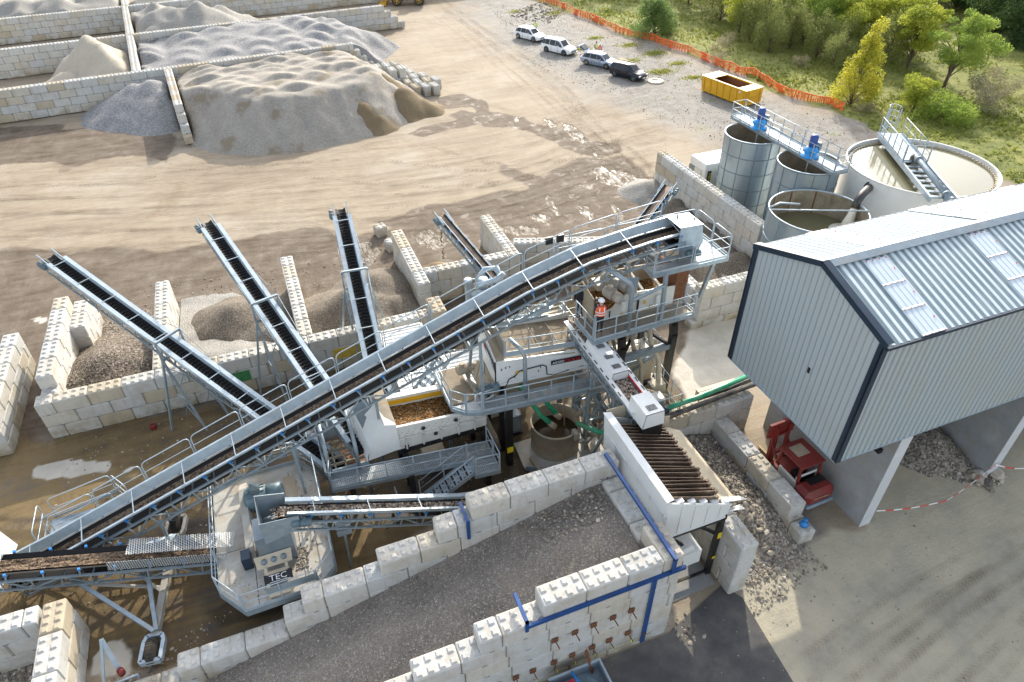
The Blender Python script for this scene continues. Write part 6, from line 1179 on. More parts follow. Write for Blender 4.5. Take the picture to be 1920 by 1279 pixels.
# pipes over the block wall
for nm, mt_, pts, r, lab in (('green_pipe', 'green_pipe', [(15.4, 19.45, 3.0), (17.2, 19.6, 2.95), (19.0, 19.8, 2.95), (21.2, 20.1, 2.95)], .13, 'thick green pipe lying over the block wall toward the shed'), ('black_pipe', 'black_pipe', [(14.9, 19.1, 2.75), (17, 19.3, 2.72), (19, 19.45, 2.72), (21.5, 19.6, 2.75)], .13, 'dusty black pipe resting on the block wall below the green pipe'), ('black_pipe', 'black_pipe', [(17.4, 19.75, 2.65), (19, 19.8, 2.65), (21.4, 19.95, 2.7)], .1, 'thinner black pipe between the green and dusty black pipes')):
    m = M(); m.tube(pts, r, 12); o = m.build(nm, mt_, loc=pts[0]); tag(o, lab, 'pipe')
m = M(); m.lathe((15.3, 19.4, 2.98), [(.2, -.2), (.2, .1)], 14, (1, 0, 0), True); m.lathe((15.0, 19.1, 2.75), [(.2, -.1), (.2, .15)], 14, (1, 0, 0), True); tag(m.build('pipe_coupling', 'navy', loc=(15.2, 19.3, 2.8)), 'dark blue coupling joining the green pipe beside the white conveyor', 'coupling')
m = M(); m.tube([(16.3, 21.8, 1.8), (16.6, 21.2, .6), (16.3, 20.6, .3), (16.0, 19.9, .6), (16.6, 19.8, 1.6)], .12, 10); tag(m.build('hose', 'mud_pipe', loc=(16.3, 20.8, 0)), 'muddy hose looping on the floor behind the piped block wall', 'hose')
m = M(); 
for k in range(4): m.box(18.6, 21.0, 20.35+k*.27, 20.58+k*.27, .9, 1.5)
m.box(18.6, 21, 20.3, 21.4, 0, .9); tag(m.build('beam_stack', 'sand_cream', loc=(19.8, 20.8, 0)), 'stack of long cream beams behind the green pipe by the shed', 'beam stack')
# ladder platform at the foot of the main conveyor
lp = thing('tail_platform', 'railed service platform beside the low end of the main conveyor', 'platform', (-11, 24.2, 0)); m = M(); m.box(-12.4, -9.6, 23.9, 25.2, .95, 1.0); m.build('floor', 'galv_dark', lp)
for pts in ([(-12.6, 23.6, 0.9), (-12.6, 25.3, .9)], [(-12.3, 25.3, .95), (-9.5, 25.3, 1.5)], [(-9.5, 25.3, 1.5), (-8.8, 24.2, 1.6)], [(-12.2, 24.3, .9), (-9.4, 24.3, 1.4)]): railing('handrail', pts, lp, loops=True, sp=2.2, h=1.2)
legs(0, lp, [[(-12.3, 24, .95), (-12.3, 24, 0)], [(-9.7, 25.1, .95), (-9.7, 25.1, 0)]], .1)
m = M()
for s in (0, .55): m.bar((-10.2, 21.7+s, .5), (-6.6, 21.35+s, .62), .07, .1)
for k in range(9): x = -10.0+k*.41; m.bar((x, 21.7-.04*k, .55), (x, 22.25-.04*k, .55), .05)
tag(m.build('ladder_frame', 'galv', loc=(-8.5, 21.8, .3)), 'flat galvanised ladder frame lying beside the foot of the main conveyor', 'ladder')
hp = thing('tail_hopper', 'white-sided hopper with black lining at the left photo edge', 'hopper', (-15, 23.5, 0)); m = M(); m.panel([(-13.55, 21.6, 1.6), (-13.3, 23.7, 1.6), (-13.6, 23.7, 3.0), (-13.9, 21.6, 2.7)], .05); m.panel([(-13.6, 23.7, 3.0), (-13.3, 23.7, 1.6), (-16.5, 24.2, 1.6), (-16.5, 24.2, 3.0)], .05); m.build('side_plates', 'white_clean', hp)
m = M(); m.panel([(-13.9, 21.7, 1.7), (-13.7, 23.6, 2.9), (-16.5, 24.1, 2.9), (-16.5, 21.9, 1.7)], .03); m.build('rubber_lining', 'black_steel', hp); motor('roller_motor', (-15.6, 22.6, 2.5), (1, 0, 0), .22, .8, hp, 'galv')
# small things on the ground
m = M(); m.chbox(-8.75, -8.45, 30.65, 30.95, 0, .3, .04); m.bar((-8.75, 30.8, .36), (-8.45, 30.8, .36), .03); tag(m.build('fuel_can', 'red_paint', loc=(-8.6, 30.8, 0)), 'small red box on the mud in front of the long bay wall', 'box')
sg_ = thing('pump_stand', 'small pump on an upturned frame beside the bottom left block wall', 'pump', (-9.9, 17.2, 0)); m = M(); m.bar((-10.0, 16.4, .1), (-9.75, 17.9, 1.5), .09); m.bar((-9.75, 17.9, 1.5), (-9.4, 17.0, .3), .16, .05); m.bar((-10, 16.6, .4), (-8.8, 16.7, .35), .07); m.bar((-8.8, 16.7, .35), (-8.8, 16.5, .0), .07); m.build('frame', 'galv_bright', sg_)
m = M(); m.lathe((-9.35, 16.95, .35), [(.01, 0), (.13, .02), (.13, .26), (.01, .28)], 14); m.build('red_pump', 'red_paint', sg_); m = M(); m.tube([(-9.5, 16.8, .35), (-9.45, 16.65, .15), (-9.2, 16.6, .1), (-9.0, 16.8, .3)], .02, 6); m.build('hose', 'white_clean', sg_)
bt = thing('trestle', 'bright blue trestle lying behind the ramp wall near the sump tank', 'trestle', (10.0, 19.6, 0)); m = M(); m.bar((9.2, 19.3, .9), (10.8, 19.5, .9), .1, .14); m.bar((9.3, 18.9, .9), (9.3, 19.7, .9), .14, .1); m.bar((10.7, 19.1, .9), (10.7, 19.9, .9), .14, .1); m.build('bars', 'galv', bt); m = M(); m.bar((9.2, 19.0, .9), (9.6, 19.5, .3), .12); m.bar((9.4, 19.6, .95), (10.6, 19.2, .95), .1); m.build('blue_arms', 'blue_cap', bt)
m = M(); m.lathe((18.65, 12.75, .72), [(.01, 0), (.2, 0), (.17, .12), (.05, .16), (.05, .3), (.1, .3), (.1, .38), (.01, .38)], 14); tag(m.build('water_valve', 'blue_cap', loc=(18.65, 12.75, .7)), 'small bright blue valve on the end block of the two-course wall', 'valve')
m = M(); m.bar((6.85, 10.7, 1.75), (7.15, 10.2, 0), .12, .05); tag(m.build('steel_strap', 'rust', loc=(7, 10.4, 0)), 'rusty steel bar leaning on the ramp wall behind the trailer', 'bar')
# trailer with junk
tr_ = thing('trailer', 'small open grey trailer full of tools and a red jacket, at the bottom edge', 'trailer', (6.3, 10, 0)); m = M(); m.box(5.3, 7.35, 9.2, 10.5, .55, .6); m.box(5.3, 7.35, 10.46, 10.5, .6, 1.05); m.box(7.31, 7.35, 9.2, 10.5, .6, 1.05); m.box(5.3, 5.34, 9.2, 10.5, .6, 1.05); m.box(5.3, 7.35, 9.2, 9.24, .6, 1.0); m.build('body', 'galv_dark', tr_)
m = M(); m.bar((7.36, 9.15, 1.08), (7.36, 10.55, 1.08), .07); m.bar((5.3, 10.52, 1.08), (7.36, 10.52, 1.08), .06); m.build('top_rail', 'galv_bright', tr_)
m = M(); m.tube([(6.35, 9.35, 1.15), (6.2, 10.45, 1.15)], .05, 8); m.build('blue_bar', 'blue_cap', tr_); m = M(); m.panel([(6.75, 10.2, .9), (7.15, 9.5, 1.05), (7.0, 9.4, 1.05), (6.55, 10.0, .8)], .05); m.build('panel_offcut', 'motor_grey', tr_)
m = M(); m.box(5.75, 6.2, 9.5, 10.2, .6, .95); m.build('tool_box', 'galv_dark', tr_)
for x in (5.9,): m = M(); m.lathe((6.3, 9.05, .32), [(.14, 0), (.3, .02), (.32, .08), (.3, .18), (.14, .2)], 20, (0, 1, 0), True); m.build('wheel', 'tyre', tr_); m = M(); m.lathe((6.3, 10.5, .32), [(.14, 0), (.3, .02), (.32, .08), (.3, .18), (.14, .2)], 20, (0, 1, 0), True); m.build('wheel', 'tyre', tr_)
rj = M(); gx = np.linspace(-.3, .3, 8); vs = [(5.95+a*.6+.05*sin(b*9), 10.05+b*.7, 1.02+.09*cos(a*8)*cos(b*7)) for a in gx for b in gx]; rj.smooth = True; rj.add(vs, [(i*8+j, (i+1)*8+j, (i+1)*8+j+1, i*8+j+1) for i in range(7) for j in range(7)]); tag(rj.build('jacket', 'cloth_red', loc=(5.95, 10.05, 1)), 'crumpled crimson jacket thrown on the grey trailer', 'jacket')
ch = thing('chain_hook', 'light bar and yellowish machine part on the left end of the trailer', 'machine part', (5.3, 9.8, .9)); m = M(); m.bar((4.7, 9.95, 1.0), (5.5, 9.95, 1.05), .07); m.build('bar', 'galv_bright', ch); m = M(); m.box(5.4, 5.6, 9.6, 9.85, .95, 1.1); m.lathe((5.55, 9.4, 1.0), [(.1, 0), (.1, .2)], 12, (1, 0, 0), True); m.build('casing', 'sand_cream', ch)
# ---------------------------------------------------------------- tanks
def ring_tank(name, label, c, r, z, mat, inner, panels=16, bands=4, water=None, wz=None, ribs=True, rimmat='galv_bright'):
    t = thing(name, label, 'tank', (c[0], c[1], 0)); N = 64; m = M(); m.smooth = True; rows = bands
    for k in range(rows):
        z0, z1 = z*k/rows, z*(k+1)/rows
        for j in range(panels):
            m.val = random.random(); q = N//panels; vs = []
            for i in range(q+1): a = 2*pi*(j*q+i)/N; vs += [(c[0]+r*cos(a), c[1]+r*sin(a), z0), (c[0]+r*cos(a), c[1]+r*sin(a), z1)]
            m.add(vs, [(2*i, 2*i+2, 2*i+3, 2*i+1) for i in range(q)])
    m.build('shell', mat, t); m = M(); m.lathe((*c, 0), [(r-.04, z), (r-.04, .2)], N); m.build('inner_shell', inner, t)
    m = M(); m.lathe((*c, 0), [(r-.05, z), (r+.05, z), (r+.05, z+.06), (r-.05, z+.06), (r-.05, z)], N); m.build('rim', rimmat, t)
    if ribs:
        m = M()
        for j in range(panels): a = 2*pi*j/panels; m.bar((c[0]+(r+.015)*cos(a), c[1]+(r+.015)*sin(a), 0), (c[0]+(r+.015)*cos(a), c[1]+(r+.015)*sin(a), z), .06, .03, up=(cos(a), sin(a), 0))
        for k in range(1, rows+1): zz = z*k/rows-.02; m.lathe((*c, 0), [(r, zz-.03), (r+.035, zz-.03), (r+.035, zz+.03), (r, zz+.03)], N)
        m.build('flange_ribs', 'galv_dark' if ribs == 2 else 'galv', t)
    if water: m = M(); m.lathe((*c, 0), [(.02, wz), (r-.05, wz)], N); m.build('liquid', water, t)
    return t
ring_tank('silo', 'tall galvanised silo farther left, below the first blue motor', (35.0, 39.9), 2.1, 6.2, 'tank_galv', 'tank_inner', 12, 5, 'water_brown', 4.6, ribs=2)
ring_tank('silo', 'tall galvanised silo nearer the white round tank, below the second blue motor', (35.3, 34.2), 2.1, 6.2, 'tank_galv', 'tank_inner', 12, 5, 'water_brown', 4.6, ribs=2)
t3 = ring_tank('sludge_tank', 'open galvanised water tank in front, with water pouring in from a black pipe', (32.5, 29.6), 3.05, 5.2, 'tank_galv', 'tank_inner', 10, 3, 'water_clarified', 3.6)
m = M(); m.tube([(29.7, 30.8, 5.3), (35.3, 28.3, 5.3)], .05, 6); m.tube([(29.85, 31.1, 5.28), (30.6, 31.1, 5.45), (31.6, 30.4, 5.5)], .07, 6); m.build('cross_bar', 'galv_bright', t3)
m = M(); 
for a in (.9, 1.45, 2.0, 2.6): m.bar((32.5+2.99*cos(a), 29.6+2.99*sin(a), 3.6), (32.5+2.99*cos(a), 29.6+2.99*sin(a), 5.2), .08, .03, up=(cos(a), sin(a), 0))
m.build('rust_seams', 'rust', t3); m = M(); m.lathe((34.7, 29.1, 3.61), [(.05, .06), (.7, .03), (1.0, 0)], 20); m.build('foam', 'water_foam', t3)
TC, TRr = (41.9, 30.8), 4.76
t4 = ring_tank('thickener', 'large white round thickener tank filled with greenish water', TC, TRr, 6.2, 'tank_white', 'tank_white', 16, 1, 'water_clarified', 5.98, ribs=False, rimmat='tank_white')
m = M(); N = 90
for k in range(N): a = 2*pi*k/N; m.box(TC[0]+4.48*cos(a)-.05, TC[0]+4.48*cos(a)+.05, TC[1]+4.48*sin(a)-.05, TC[1]+4.48*sin(a)+.05, 5.99, 6.1)
m.lathe((*TC, 0), [(4.5, 5.9), (4.5, 6.03), (4.46, 6.03), (4.46, 5.9)], 64); m.build('weir_teeth', 'sand_cream', t4)
m = M(); m.lathe((*TC, 0), [(.62, 5.8), (.62, 6.12), (.7, 6.12), (.7, 5.8)], 24); m.build('feed_well', 'sand_cream', t4)
m = M(); px_ = at(1625, 355, 4.3); m.tube([(37.5, 30.5, 5.65), (36.7, 30.1, 5.7), (36.0, 29.75, 5.65), (35.5, 29.5, 5.4), (35.3, 29.4, 4.95)], .26, 14); m.lathe((37.35, 30.4, 5.65), [(.42, 0), (.42, .14)], 16, (-.9, -.45, 0), True); m.build('overflow_pipe', 'black_pipe', t4)
m = M(); m.smooth = True; m.tube([(35.3, 29.4, 5.0), (35.15, 29.32, 4.6), (34.95, 29.22, 4.2), (34.75, 29.1, 3.6)], [.2, .26, .34, .5], 10); tag(m.build('pouring_water', 'water_foam', loc=(35, 29.2, 3.6)), 'jet of cloudy water pouring from the black pipe', kind='stuff')
# thickener bridge
tb = thing('thickener_bridge', 'galvanised bridge with handrails and hooped ladder across the white round tank', 'bridge', (44, 33, 5.4)); A, B = V3(43.55, 35.4, 6.44), V3(38.65, 26.1, 6.44); d = nrm(B-A); s = V3(-d[1], d[0], 0)
L_ = np.linalg.norm(B-A); m = M()
for k in (-.8, .8): m.bar(A+s*k, B+s*k, .14, .34)
m.build('bridge_beams', 'galv_bright', tb); m = M(); C = A+d*5.2; m.panel([A-s*.75+V3(0, 0, .1), C-s*.75+V3(0, 0, .1), C+s*.75+V3(0, 0, .1), A+s*.75+V3(0, 0, .1)][::-1], .04); m.build('deck', 'galv', tb)
m = M(); x = 5.6
while x < L_: m.bar(A+d*x-s*.75, A+d*x+s*.75, .3, .08, up=(0, 0, 1)); x += .75
m.build('open_rungs', 'galv', tb)
for k in (-.8, .8): railing('handrail', [tuple(A+s*k+V3(0, 0, .15)), tuple(C+s*k+V3(0, 0, .15))], tb, sp=1.1, h=1.15)
railing('handrail', [tuple(C-s*.8+V3(0, 0, .15)), tuple(C+s*.8+V3(0, 0, .15))], tb, sp=1.1, h=1.15)
m = M()
for k in (-.4, .4): m.bar(A-d*.3+s*k-V3(0, 0, 5), A-d*.3+s*k+V3(0, 0, 1.8), .06)
for zz in np.arange(-.6, 2.0, .42): m.tube([A-d*.3+s*(.4*cos(q))-d*.75*sin(q)+V3(0, 0, zz) for q in np.linspace(0, pi, 9)], .025, 5)
for q in np.linspace(.4, 2.7, 5): m.bar(A-d*.3+s*(.4*cos(q))-d*.75*sin(q)+V3(0, 0, -.6), A-d*.3+s*(.4*cos(q))-d*.75*sin(q)+V3(0, 0, 1.85), .035)
m.build('hooped_ladder', 'galv_bright', tb); m = M(); m.tube([C+V3(0, 0, .5)-d*.4, C+V3(0, 0, .5), B+d*.2+V3(0, 0, .35), B+d*.5-V3(0, 0, .5)], .18, 12); m.lathe(B+V3(0, 0, .36), [(.28, 0), (.28, .1)], 14, d, True); m.lathe(C+d*.4+V3(0, 0, .48), [(.28, 0), (.28, .1)], 14, d, True); m.build('feed_pipe', 'galv_dark', tb)
m = M(); m.lathe(C-d*.2+V3(0, 0, .15), [(.3, 0), (.3, .3), (.15, .5), (.01, .5)], 16); m.build('drive_head', 'black_pipe', tb)
# walkway over the silos
wk = rail_box('silo_walkway', 'long galvanised walkway with rails across the tops of the silos', 'walkway', [(35.0, 31.6), (36.2, 31.6), (36.2, 42.9), (35.0, 42.9)], 6.55, mat='galv', beam='galv')
for q, (y, lb) in enumerate(((39.9, 'bright blue agitator motor over the farther silo'), (34.3, 'bright blue agitator motor over the nearer silo'))):
    t = thing('agitator', lb, 'motor', (35.3, y, 6.6)); m = M(); m.lathe((35.3, y, 6.6), [(.62, 0), (.62, .05), (.38, .1), (.45, .35), (.42, .55), (.25, .7)], 20, None, True); m.box(34.9, 35.7, y-.35, y+.35, 6.9, 7.1); m.build('gearbox', 'blue_motor', t); m = M(); m.lathe((35.3, y, 7.25), [(.27, 0), (.27, .75), (.2, .85), (.01, .86)], 18); m.build('motor', 'blue_deep', t); m = M(); m.box(35.75, 35.95, y-.2, y+.2, 7.0, 7.5); m.build('switch_box', 'galv_dark', t); m = M(); m.tube([(35.3, y, 6.6), (35.3, y, 4.4)], .05, 8); m.build('shaft', 'galv', t)
ct = thing('plant_room', 'white container room with grey door and a black and yellow sign beside the silo', 'container', (33.3, 44, 0)); X0, X1, Y0, Y1, h = 33.1, 37.8, 42.4, 44.6, 3.0
m = M(); m.chbox(X0, X1, Y0, Y1, .1, h, .06); m.build('walls', 'white_clean', ct); m = M(); m.box(X0-.03, X0, Y0+1.4, Y0+2.2, .3, 2.3); m.build('door_opening', 'galv_dark', ct); m = M(); m.bar((X0-.05, Y0+.85, .3), (X0-.05, Y0+.85, 2.3), .04); m.box(X0-.08, X0-.04, Y0+.45, Y0+1.35, .3, 2.3); m.build('door', 'white_paint', ct)
m = M(); m.box(X0+.25, X0+.6, Y0-.03, Y0-.005, .7, 2.4); sgn = m.build('sign', 'black_plate', ct); text('lettering', 'MATEC', .24, (X0+.54, Y0-.04, 1.15), (0, 0, 1), (-1, 0, 0), 'label_yellow', ct, width=1.1); m = M(); m.lathe((X0+.42, Y0-.04, .92), [(.1, 0), (.1, .02)], 16, (0, -1, 0), True); m.build('sign_logo', 'white_clean', sgn)
# ---------------------------------------------------------------- yellow skip
sk = thing('skip', 'yellow open roll-off skip with rusty inside, beside the orange fence', 'skip', (49.2, 60.8, 0), rz=0)
def make_skip():
    A = V3(*at(1318, 153, 1.6)); B = V3(*at(1347, 136, 1.6)); C = V3(*at(1431, 166, 1.6)); u = nrm((C-B)*V3(1, 1, 0)); s = V3(u[1], -u[0], 0); s = s if s[0] < 0 else -s; L = np.linalg.norm(C-B); W = 2.5; o = B*V3(1, 1, 0)
    F3 = lambda a, b, z: tuple(o+u*a+s*b+V3(0, 0, z)); m = M(); t_ = .06; zt = 1.7
    m.panel([F3(.2, W, .15), F3(L, W, .15), F3(L, W, zt), F3(0, W, zt)], t_); m.panel([F3(.2, 0, .15), F3(0, 0, zt), F3(L, 0, zt), F3(L, 0, .15)], t_); m.panel([F3(L, 0, .15), F3(L, 0, zt), F3(L, W, zt), F3(L, W, .15)], t_); m.panel([F3(.2, 0, .15), F3(.2, W, .15), F3(0, W, zt), F3(0, 0, zt)], t_)
    for a in np.linspace(.5, L-.3, 7): m.bar(F3(a, W+.06, .15), F3(a-.12, W+.06, zt), .14, .1, up=tuple(s)); m.bar(F3(a, -.06, .15), F3(a-.12, -.06, zt), .14, .1, up=tuple(s))
    for b in (0, W): m.bar(F3(0, b, zt), F3(L, b, zt), .2, .14)
    m.build('body', 'yellow_paint', sk); m = M(); m.panel([F3(0, 0, zt+.05), F3(1.45, 0, zt+.05), F3(1.45, W, zt+.05), F3(0, W, zt+.05)][::-1], .05); m.panel([F3(L-1.3, 0, zt+.05), F3(L, 0, zt+.05), F3(L, W, zt+.05), F3(L-1.3, W, zt+.05)][::-1], .05); m.build('end_covers', 'yellow_paint', sk)
    m = M(); m.panel([F3(.2, .1, .35), F3(.2, W-.1, .35), F3(L-.1, W-.1, .35), F3(L-.1, .1, .35)], -.05); m.panel([F3(.1, .08, .3), F3(.1, .08, zt-.05), F3(L-.1, .08, zt-.05), F3(L-.1, .08, .3)][::-1], .02); m.build('rusty_inside', 'rust', sk)
    m = M(); m.bar(F3(L+.1, .4, .3), F3(L+.1, .4, 1.7), .08); m.bar(F3(L+.1, W-.4, .3), F3(L+.1, W-.4, 1.7), .08); m.bar(F3(L+.15, .5, .9), F3(L+.15, W-.5, .9), .08); m.build('door_gear', 'yellow_paint', sk)
    m = M(); m.panel([F3(L-1.0, W+.07, 1.35), F3(L-.75, W+.07, 1.35), F3(L-.75, W+.07, 1.55), F3(L-1.0, W+.07, 1.55)], .01); m.build('data_plate', 'white_clean', sk)
make_skip()
# ---------------------------------------------------------------- orange net fence
FP_ = [(985, -8), (1010, 1), (1045, 12), (1085, 31), (1110, 38), (1150, 58), (1180, 69), (1225, 78), (1260, 92), (1290, 100), (1330, 118), (1345, 124), (1390, 141), (1412, 142), (1445, 165), (1480, 183), (1520, 193), (1555, 198), (1578, 211)]
def make_fence():
    t = thing('net_fence', 'sagging orange plastic net fence between the gravel lot and the meadow', 'fence', at(1290, 105)); pts = [V3(*at(*p)) for p in FP_]; rows = []; k = 0
    for a, b in zip(pts, pts[1:]):
        n = max(2, int(np.linalg.norm(b-a)/.5))
        for i in range(n): rows.append(a+(b-a)*i/n)
    rows.append(pts[-1]); vs = []; K = 4
    for i, p in enumerate(rows):
        h = .88+.22*mnoise.noise(Vector((i*.23, 0, 0)))+.1*mnoise.noise(Vector((i*.9, 3, 0))); lean = .25*mnoise.noise(Vector((i*.15, 9, 2)))
        for j in range(K+1): z = h*j/K; w_ = .06*mnoise.noise(Vector((i*.7, j*1.3, 5))); vs.append(p+V3(lean*z+w_, -lean*z*.4+w_, z))
    m = M(); m.add(vs, [(i*(K+1)+j, (i+1)*(K+1)+j, (i+1)*(K+1)+j+1, i*(K+1)+j+1) for i in range(len(rows)-1) for j in range(K)]); m.build('net', 'net_orange', t); m = M()
    top = [V3(*vs[i*(K+1)+K]) for i in range(len(rows))]; m.sweep([tuple(p) for p in top], [(-.02, -.07), (.02, -.07), (.02, .04), (-.02, .04)]); m.sweep([tuple(V3(*vs[i*(K+1)+2])) for i in range(len(rows))], [(-.01, -.03), (.01, -.03), (.01, .03), (-.01, .03)]); m.build('top_band', 'orange_net', t)
    for p in rows[::6]: m = M(); m.tube([p, p+V3(0, 0, 1.15)], .02, 5); m.build('stake', 'rust', t)
make_fence()
# ---------------------------------------------------------------- cars
def wheel(parent, x, y, r, w_, rim='chrome'):
    m = M(); s = 1 if y > 0 else -1; m.lathe((x, y, r), [(r*.62, 0), (r*.95, 0), (r, w_*.15), (r, w_*.85), (r*.95, w_), (r*.62, w_)], 24, (0, -s, 0), True); tw = m.build('wheel', 'tyre', parent, world=False)
    m = M(); m.lathe((x, y+s*.012, r), [(r*.62, 0), (r*.58, .03), (.02, .03)], 20, (0, -s, 0))
    for k in range(5): a = 2*pi*k/5; m.bar((x, y+s*.02, r), (x+cos(a)*r*.58, y+s*.02, r+sin(a)*r*.58), .07, .02, up=(0, 1, 0))
    m.build('rim', rim, tw, world=False)
def car(label, px, ang, paint, L=4.7, W=1.86, Hh=1.5, kind='estate', rim='chrome', boot_open=False, roofdirt=None):
    c = at(*px, .45); t = thing('car', label, 'car', (c[0], c[1], 0), 'cars parked on the gravel lot', rz=ang); hw = W/2; hb = .95 if kind == 'suv' else .9
    # stations along x (front = +x): x/L, half width, z bottom, z belt, roof z, roof half width
    rear = {'estate': [(-.5, .80, .42, .78, None, 0), (-.485, .93, .30, .88, None, 0), (-.46, .97, .24, .92, None, 0), (-.42, 1, .22, .93, Hh*.86, .66)], 'suv': [(-.5, .86, .42, .86, None, 0), (-.485, .96, .32, .93, None, 0), (-.47, .99, .26, .96, Hh*.84, .68), (-.43, 1, .24, .97, Hh*.97, .72)]}[kind if kind in ('estate', 'suv') else 'estate']
    st = rear+[(-.36, 1, .2, hb+.02, Hh*.955, .72), (-.2, 1, .2, hb+.01, Hh, .74), (0, 1, .2, hb, Hh, .74), (.06, 1, .2, hb, Hh*.985, .73), (.12, 1, .2, hb, Hh*.93, .72), (.24, .99, .22, hb-.02, hb-.0, .80), (.36, .97, .22, hb-.09, None, 0), (.44, .92, .24, hb-.18, None, 0), (.48, .84, .28, hb-.27, None, 0), (.5, .70, .36, .56, None, 0)]
    rings = []; zf = []
    for x, wd, zb, zt, zr, rw_ in st:
        w0 = hw*wd; rr = zr is not None; rw2 = hw*rw_ if rr else w0*.72; zr2 = zr if rr else zt+.035
        rings.append([(x*L, -w0*.9, zb), (x*L, -w0, (zb+zt)*.5), (x*L, -w0*.965, zt), (x*L, -rw2, zr2-(.06 if rr else .0)), (x*L, -rw2*.82, zr2), (x*L, 0, zr2+.03), (x*L, rw2*.82, zr2), (x*L, rw2, zr2-(.06 if rr else .0)), (x*L, w0*.965, zt), (x*L, w0, (zb+zt)*.5), (x*L, w0*.9, zb)]); zf.append(rr)
    m = M(); m.smooth = True; n = 11; vs = [p for r_ in rings for p in r_]; fs = [(i*n+j, i*n+j+1, (i+1)*n+j+1, (i+1)*n+j) for i in range(len(rings)-1) for j in range(n-1)]; fs += [tuple(range(n-1, -1, -1)), tuple((len(rings)-1)*n+j for j in range(n))]; m.add(vs, fs); body = m.build('body', paint, t, world=False)
    gl = M(); ns = len(rings)
    def quad(a, b, c_, d_, off):
        q = [V3(*v) for v in (a, b, c_, d_)]; ce = sum(q)/4; nn = nrm(np.cross(q[2]-q[0], q[3]-q[1])); nn = nn if nn@(ce-V3(0, 0, .8)) > 0 else -nn; gl.add([tuple(ce+(v-ce)*.93+nn*off) for v in q], [(0, 1, 2, 3)])
    for i in range(ns-1):
        if zf[i] and zf[i+1]:
            a, b = rings[i], rings[i+1]
            if st[i][0] < .11 and st[i+1][0] <= .13 and st[i+1][4] > hb+.2:
                quad(a[2], b[2], b[3], a[3], .012); quad(a[8], b[8], b[7], a[7], .012)
            if st[i+1][0] > .2: quad(a[4], a[6], b[6], b[4], .045); quad(a[2], b[2], b[3], a[3], .012); quad(a[8], b[8], b[7], a[7], .012)
        elif zf[i+1] and not zf[i] and st[i][0] < 0: quad(rings[i][4], rings[i+1][4], rings[i+1][6], rings[i][6], .05)
    gl.build('windows', 'glass_dark', t, world=False)
    for x in (-.295*L, .31*L):
        for y in (-hw+.0, hw-.0): wheel(t, x, y, .34 if kind != 'suv' else .37, .22, rim)
        ar = M(); 
        for s in (-1, 1): ar.lathe((x, s*(hw-.0), .36), [(.40, 0), (.40, .012), (.34, .012)], 22, (0, s, 0))
        ar.build('wheel_arch', 'black_plate', body, world=False)
    for s in (-1, 1): h = M(); h.chbox(L*.455, L*.49, s*hw*.70-.17, s*hw*.70+.17, .58, .72, .03); h.build('headlight', 'lamp_glass', t, world=False); h = M(); h.chbox(-L*.5-.0, -L*.475, s*hw*.72-.16, s*hw*.72+.16, .72, .88, .03); h.build('tail_light', 'text_red', t, world=False); h = M(); h.chbox(L*.12-.1, L*.12+.1, s*(hw+.1)-.1, s*(hw+.1)+.06, hb, hb+.15, .04); h.build('mirror', paint, t, world=False)
    m = M(); m.box(L*.49, L*.505, -.45, .45, .42, .6); m.box(L*.46, L*.5, -.8, .8, .24, .33); m.build('grille', 'black_plate', t, world=False); m = M(); m.box(L*.503, L*.512, -.26, .26, .36, .47); m.build('number_plate', 'white_clean', t, world=False)
    m = M()
    for s in (-1, 1): m.tube([(-L*.38, s*hw*.66, Hh+.0), (-L*.3, s*hw*.66, Hh+.05), (L*.0, s*hw*.66, Hh+.06), (L*.06, s*hw*.66, Hh+.0)], .02, 6)
    m.build('roof_rails', 'chrome' if paint != 'car_black' else 'white_clean', t, world=False)
    m = M(); 
    for x in (-.13, .1): m.box(x*L-.006, x*L+.006, -hw-.004, hw+.004, .3, hb-.03)
    m.build('door_gaps', 'black_plate', body, world=False)
    if boot_open: m = M(); m.panel([(-L*.40, -.62, Hh), (-L*.40, .62, Hh), (-L*.60, .7, Hh+.55), (-L*.60, -.7, Hh+.55)], .06); m.panel([(-L*.60, -.7, Hh+.55), (-L*.60, .7, Hh+.55), (-L*.65, .72, Hh+.2), (-L*.65, -.72, Hh+.2)], .05); bl = m.build('open_tailgate', paint, t, world=False); m = M(); m.panel([(-L*.43, -.5, Hh+.06), (-L*.57, -.55, Hh+.44), (-L*.57, .55, Hh+.44), (-L*.43, .5, Hh+.06)], .12); m.build('tailgate_glass', 'glass_dark', bl, world=False)
    return t
CA = radians(-64)
car('white estate car, farthest from the skip, first of the row', (940+322/6, 30+220/6), CA-.02, 'car_white', 4.7)
car('white sport utility car, second of the row, with dark wheels', (940+650/6, 30+368/6), CA+.03, 'car_white', 4.75, 1.9, 1.68, 'suv', 'motor_grey')
car('silver estate car with its tailgate raised', (940+1108/6, 30+515/6), CA+.08, 'car_silver', 4.8, boot_open=True)
car('black sport utility car with pale roof rails, nearest the skip', (940+1428/6, 30+648/6), CA-.03, 'car_black', 4.5, 1.86, 1.6, 'suv', 'motor_grey')
mh = at(940+1735/6, 30+740/6); m = M(); m.lathe((mh[0], mh[1], 0), [(.95, .0), (.95, .12), (.5, .12), (.5, .02)], 30); o = m.build('manhole_ring', 'sand_cream', loc=(mh[0], mh[1], 0)); tag(o, 'round pale concrete manhole ring flush with the gravel lot', 'manhole'); m = M(); m.lathe((mh[0], mh[1], .03), [(.5, .04), (.01, .04)], 24); m.build('cover', 'dusty_steel', o)
pp = at(940+1340/6, 30+498/6, .15); pal = thing('pallet', 'wooden pallet lying behind the black car', 'pallet', (pp[0], pp[1], 0), rz=radians(20)); 
m = M()
for k in range(6): m.box(-.9, .9, -.55+k*.2, -.42+k*.2, .12, .15)
m.build('boards', 'wood', pal, world=False); m = M()
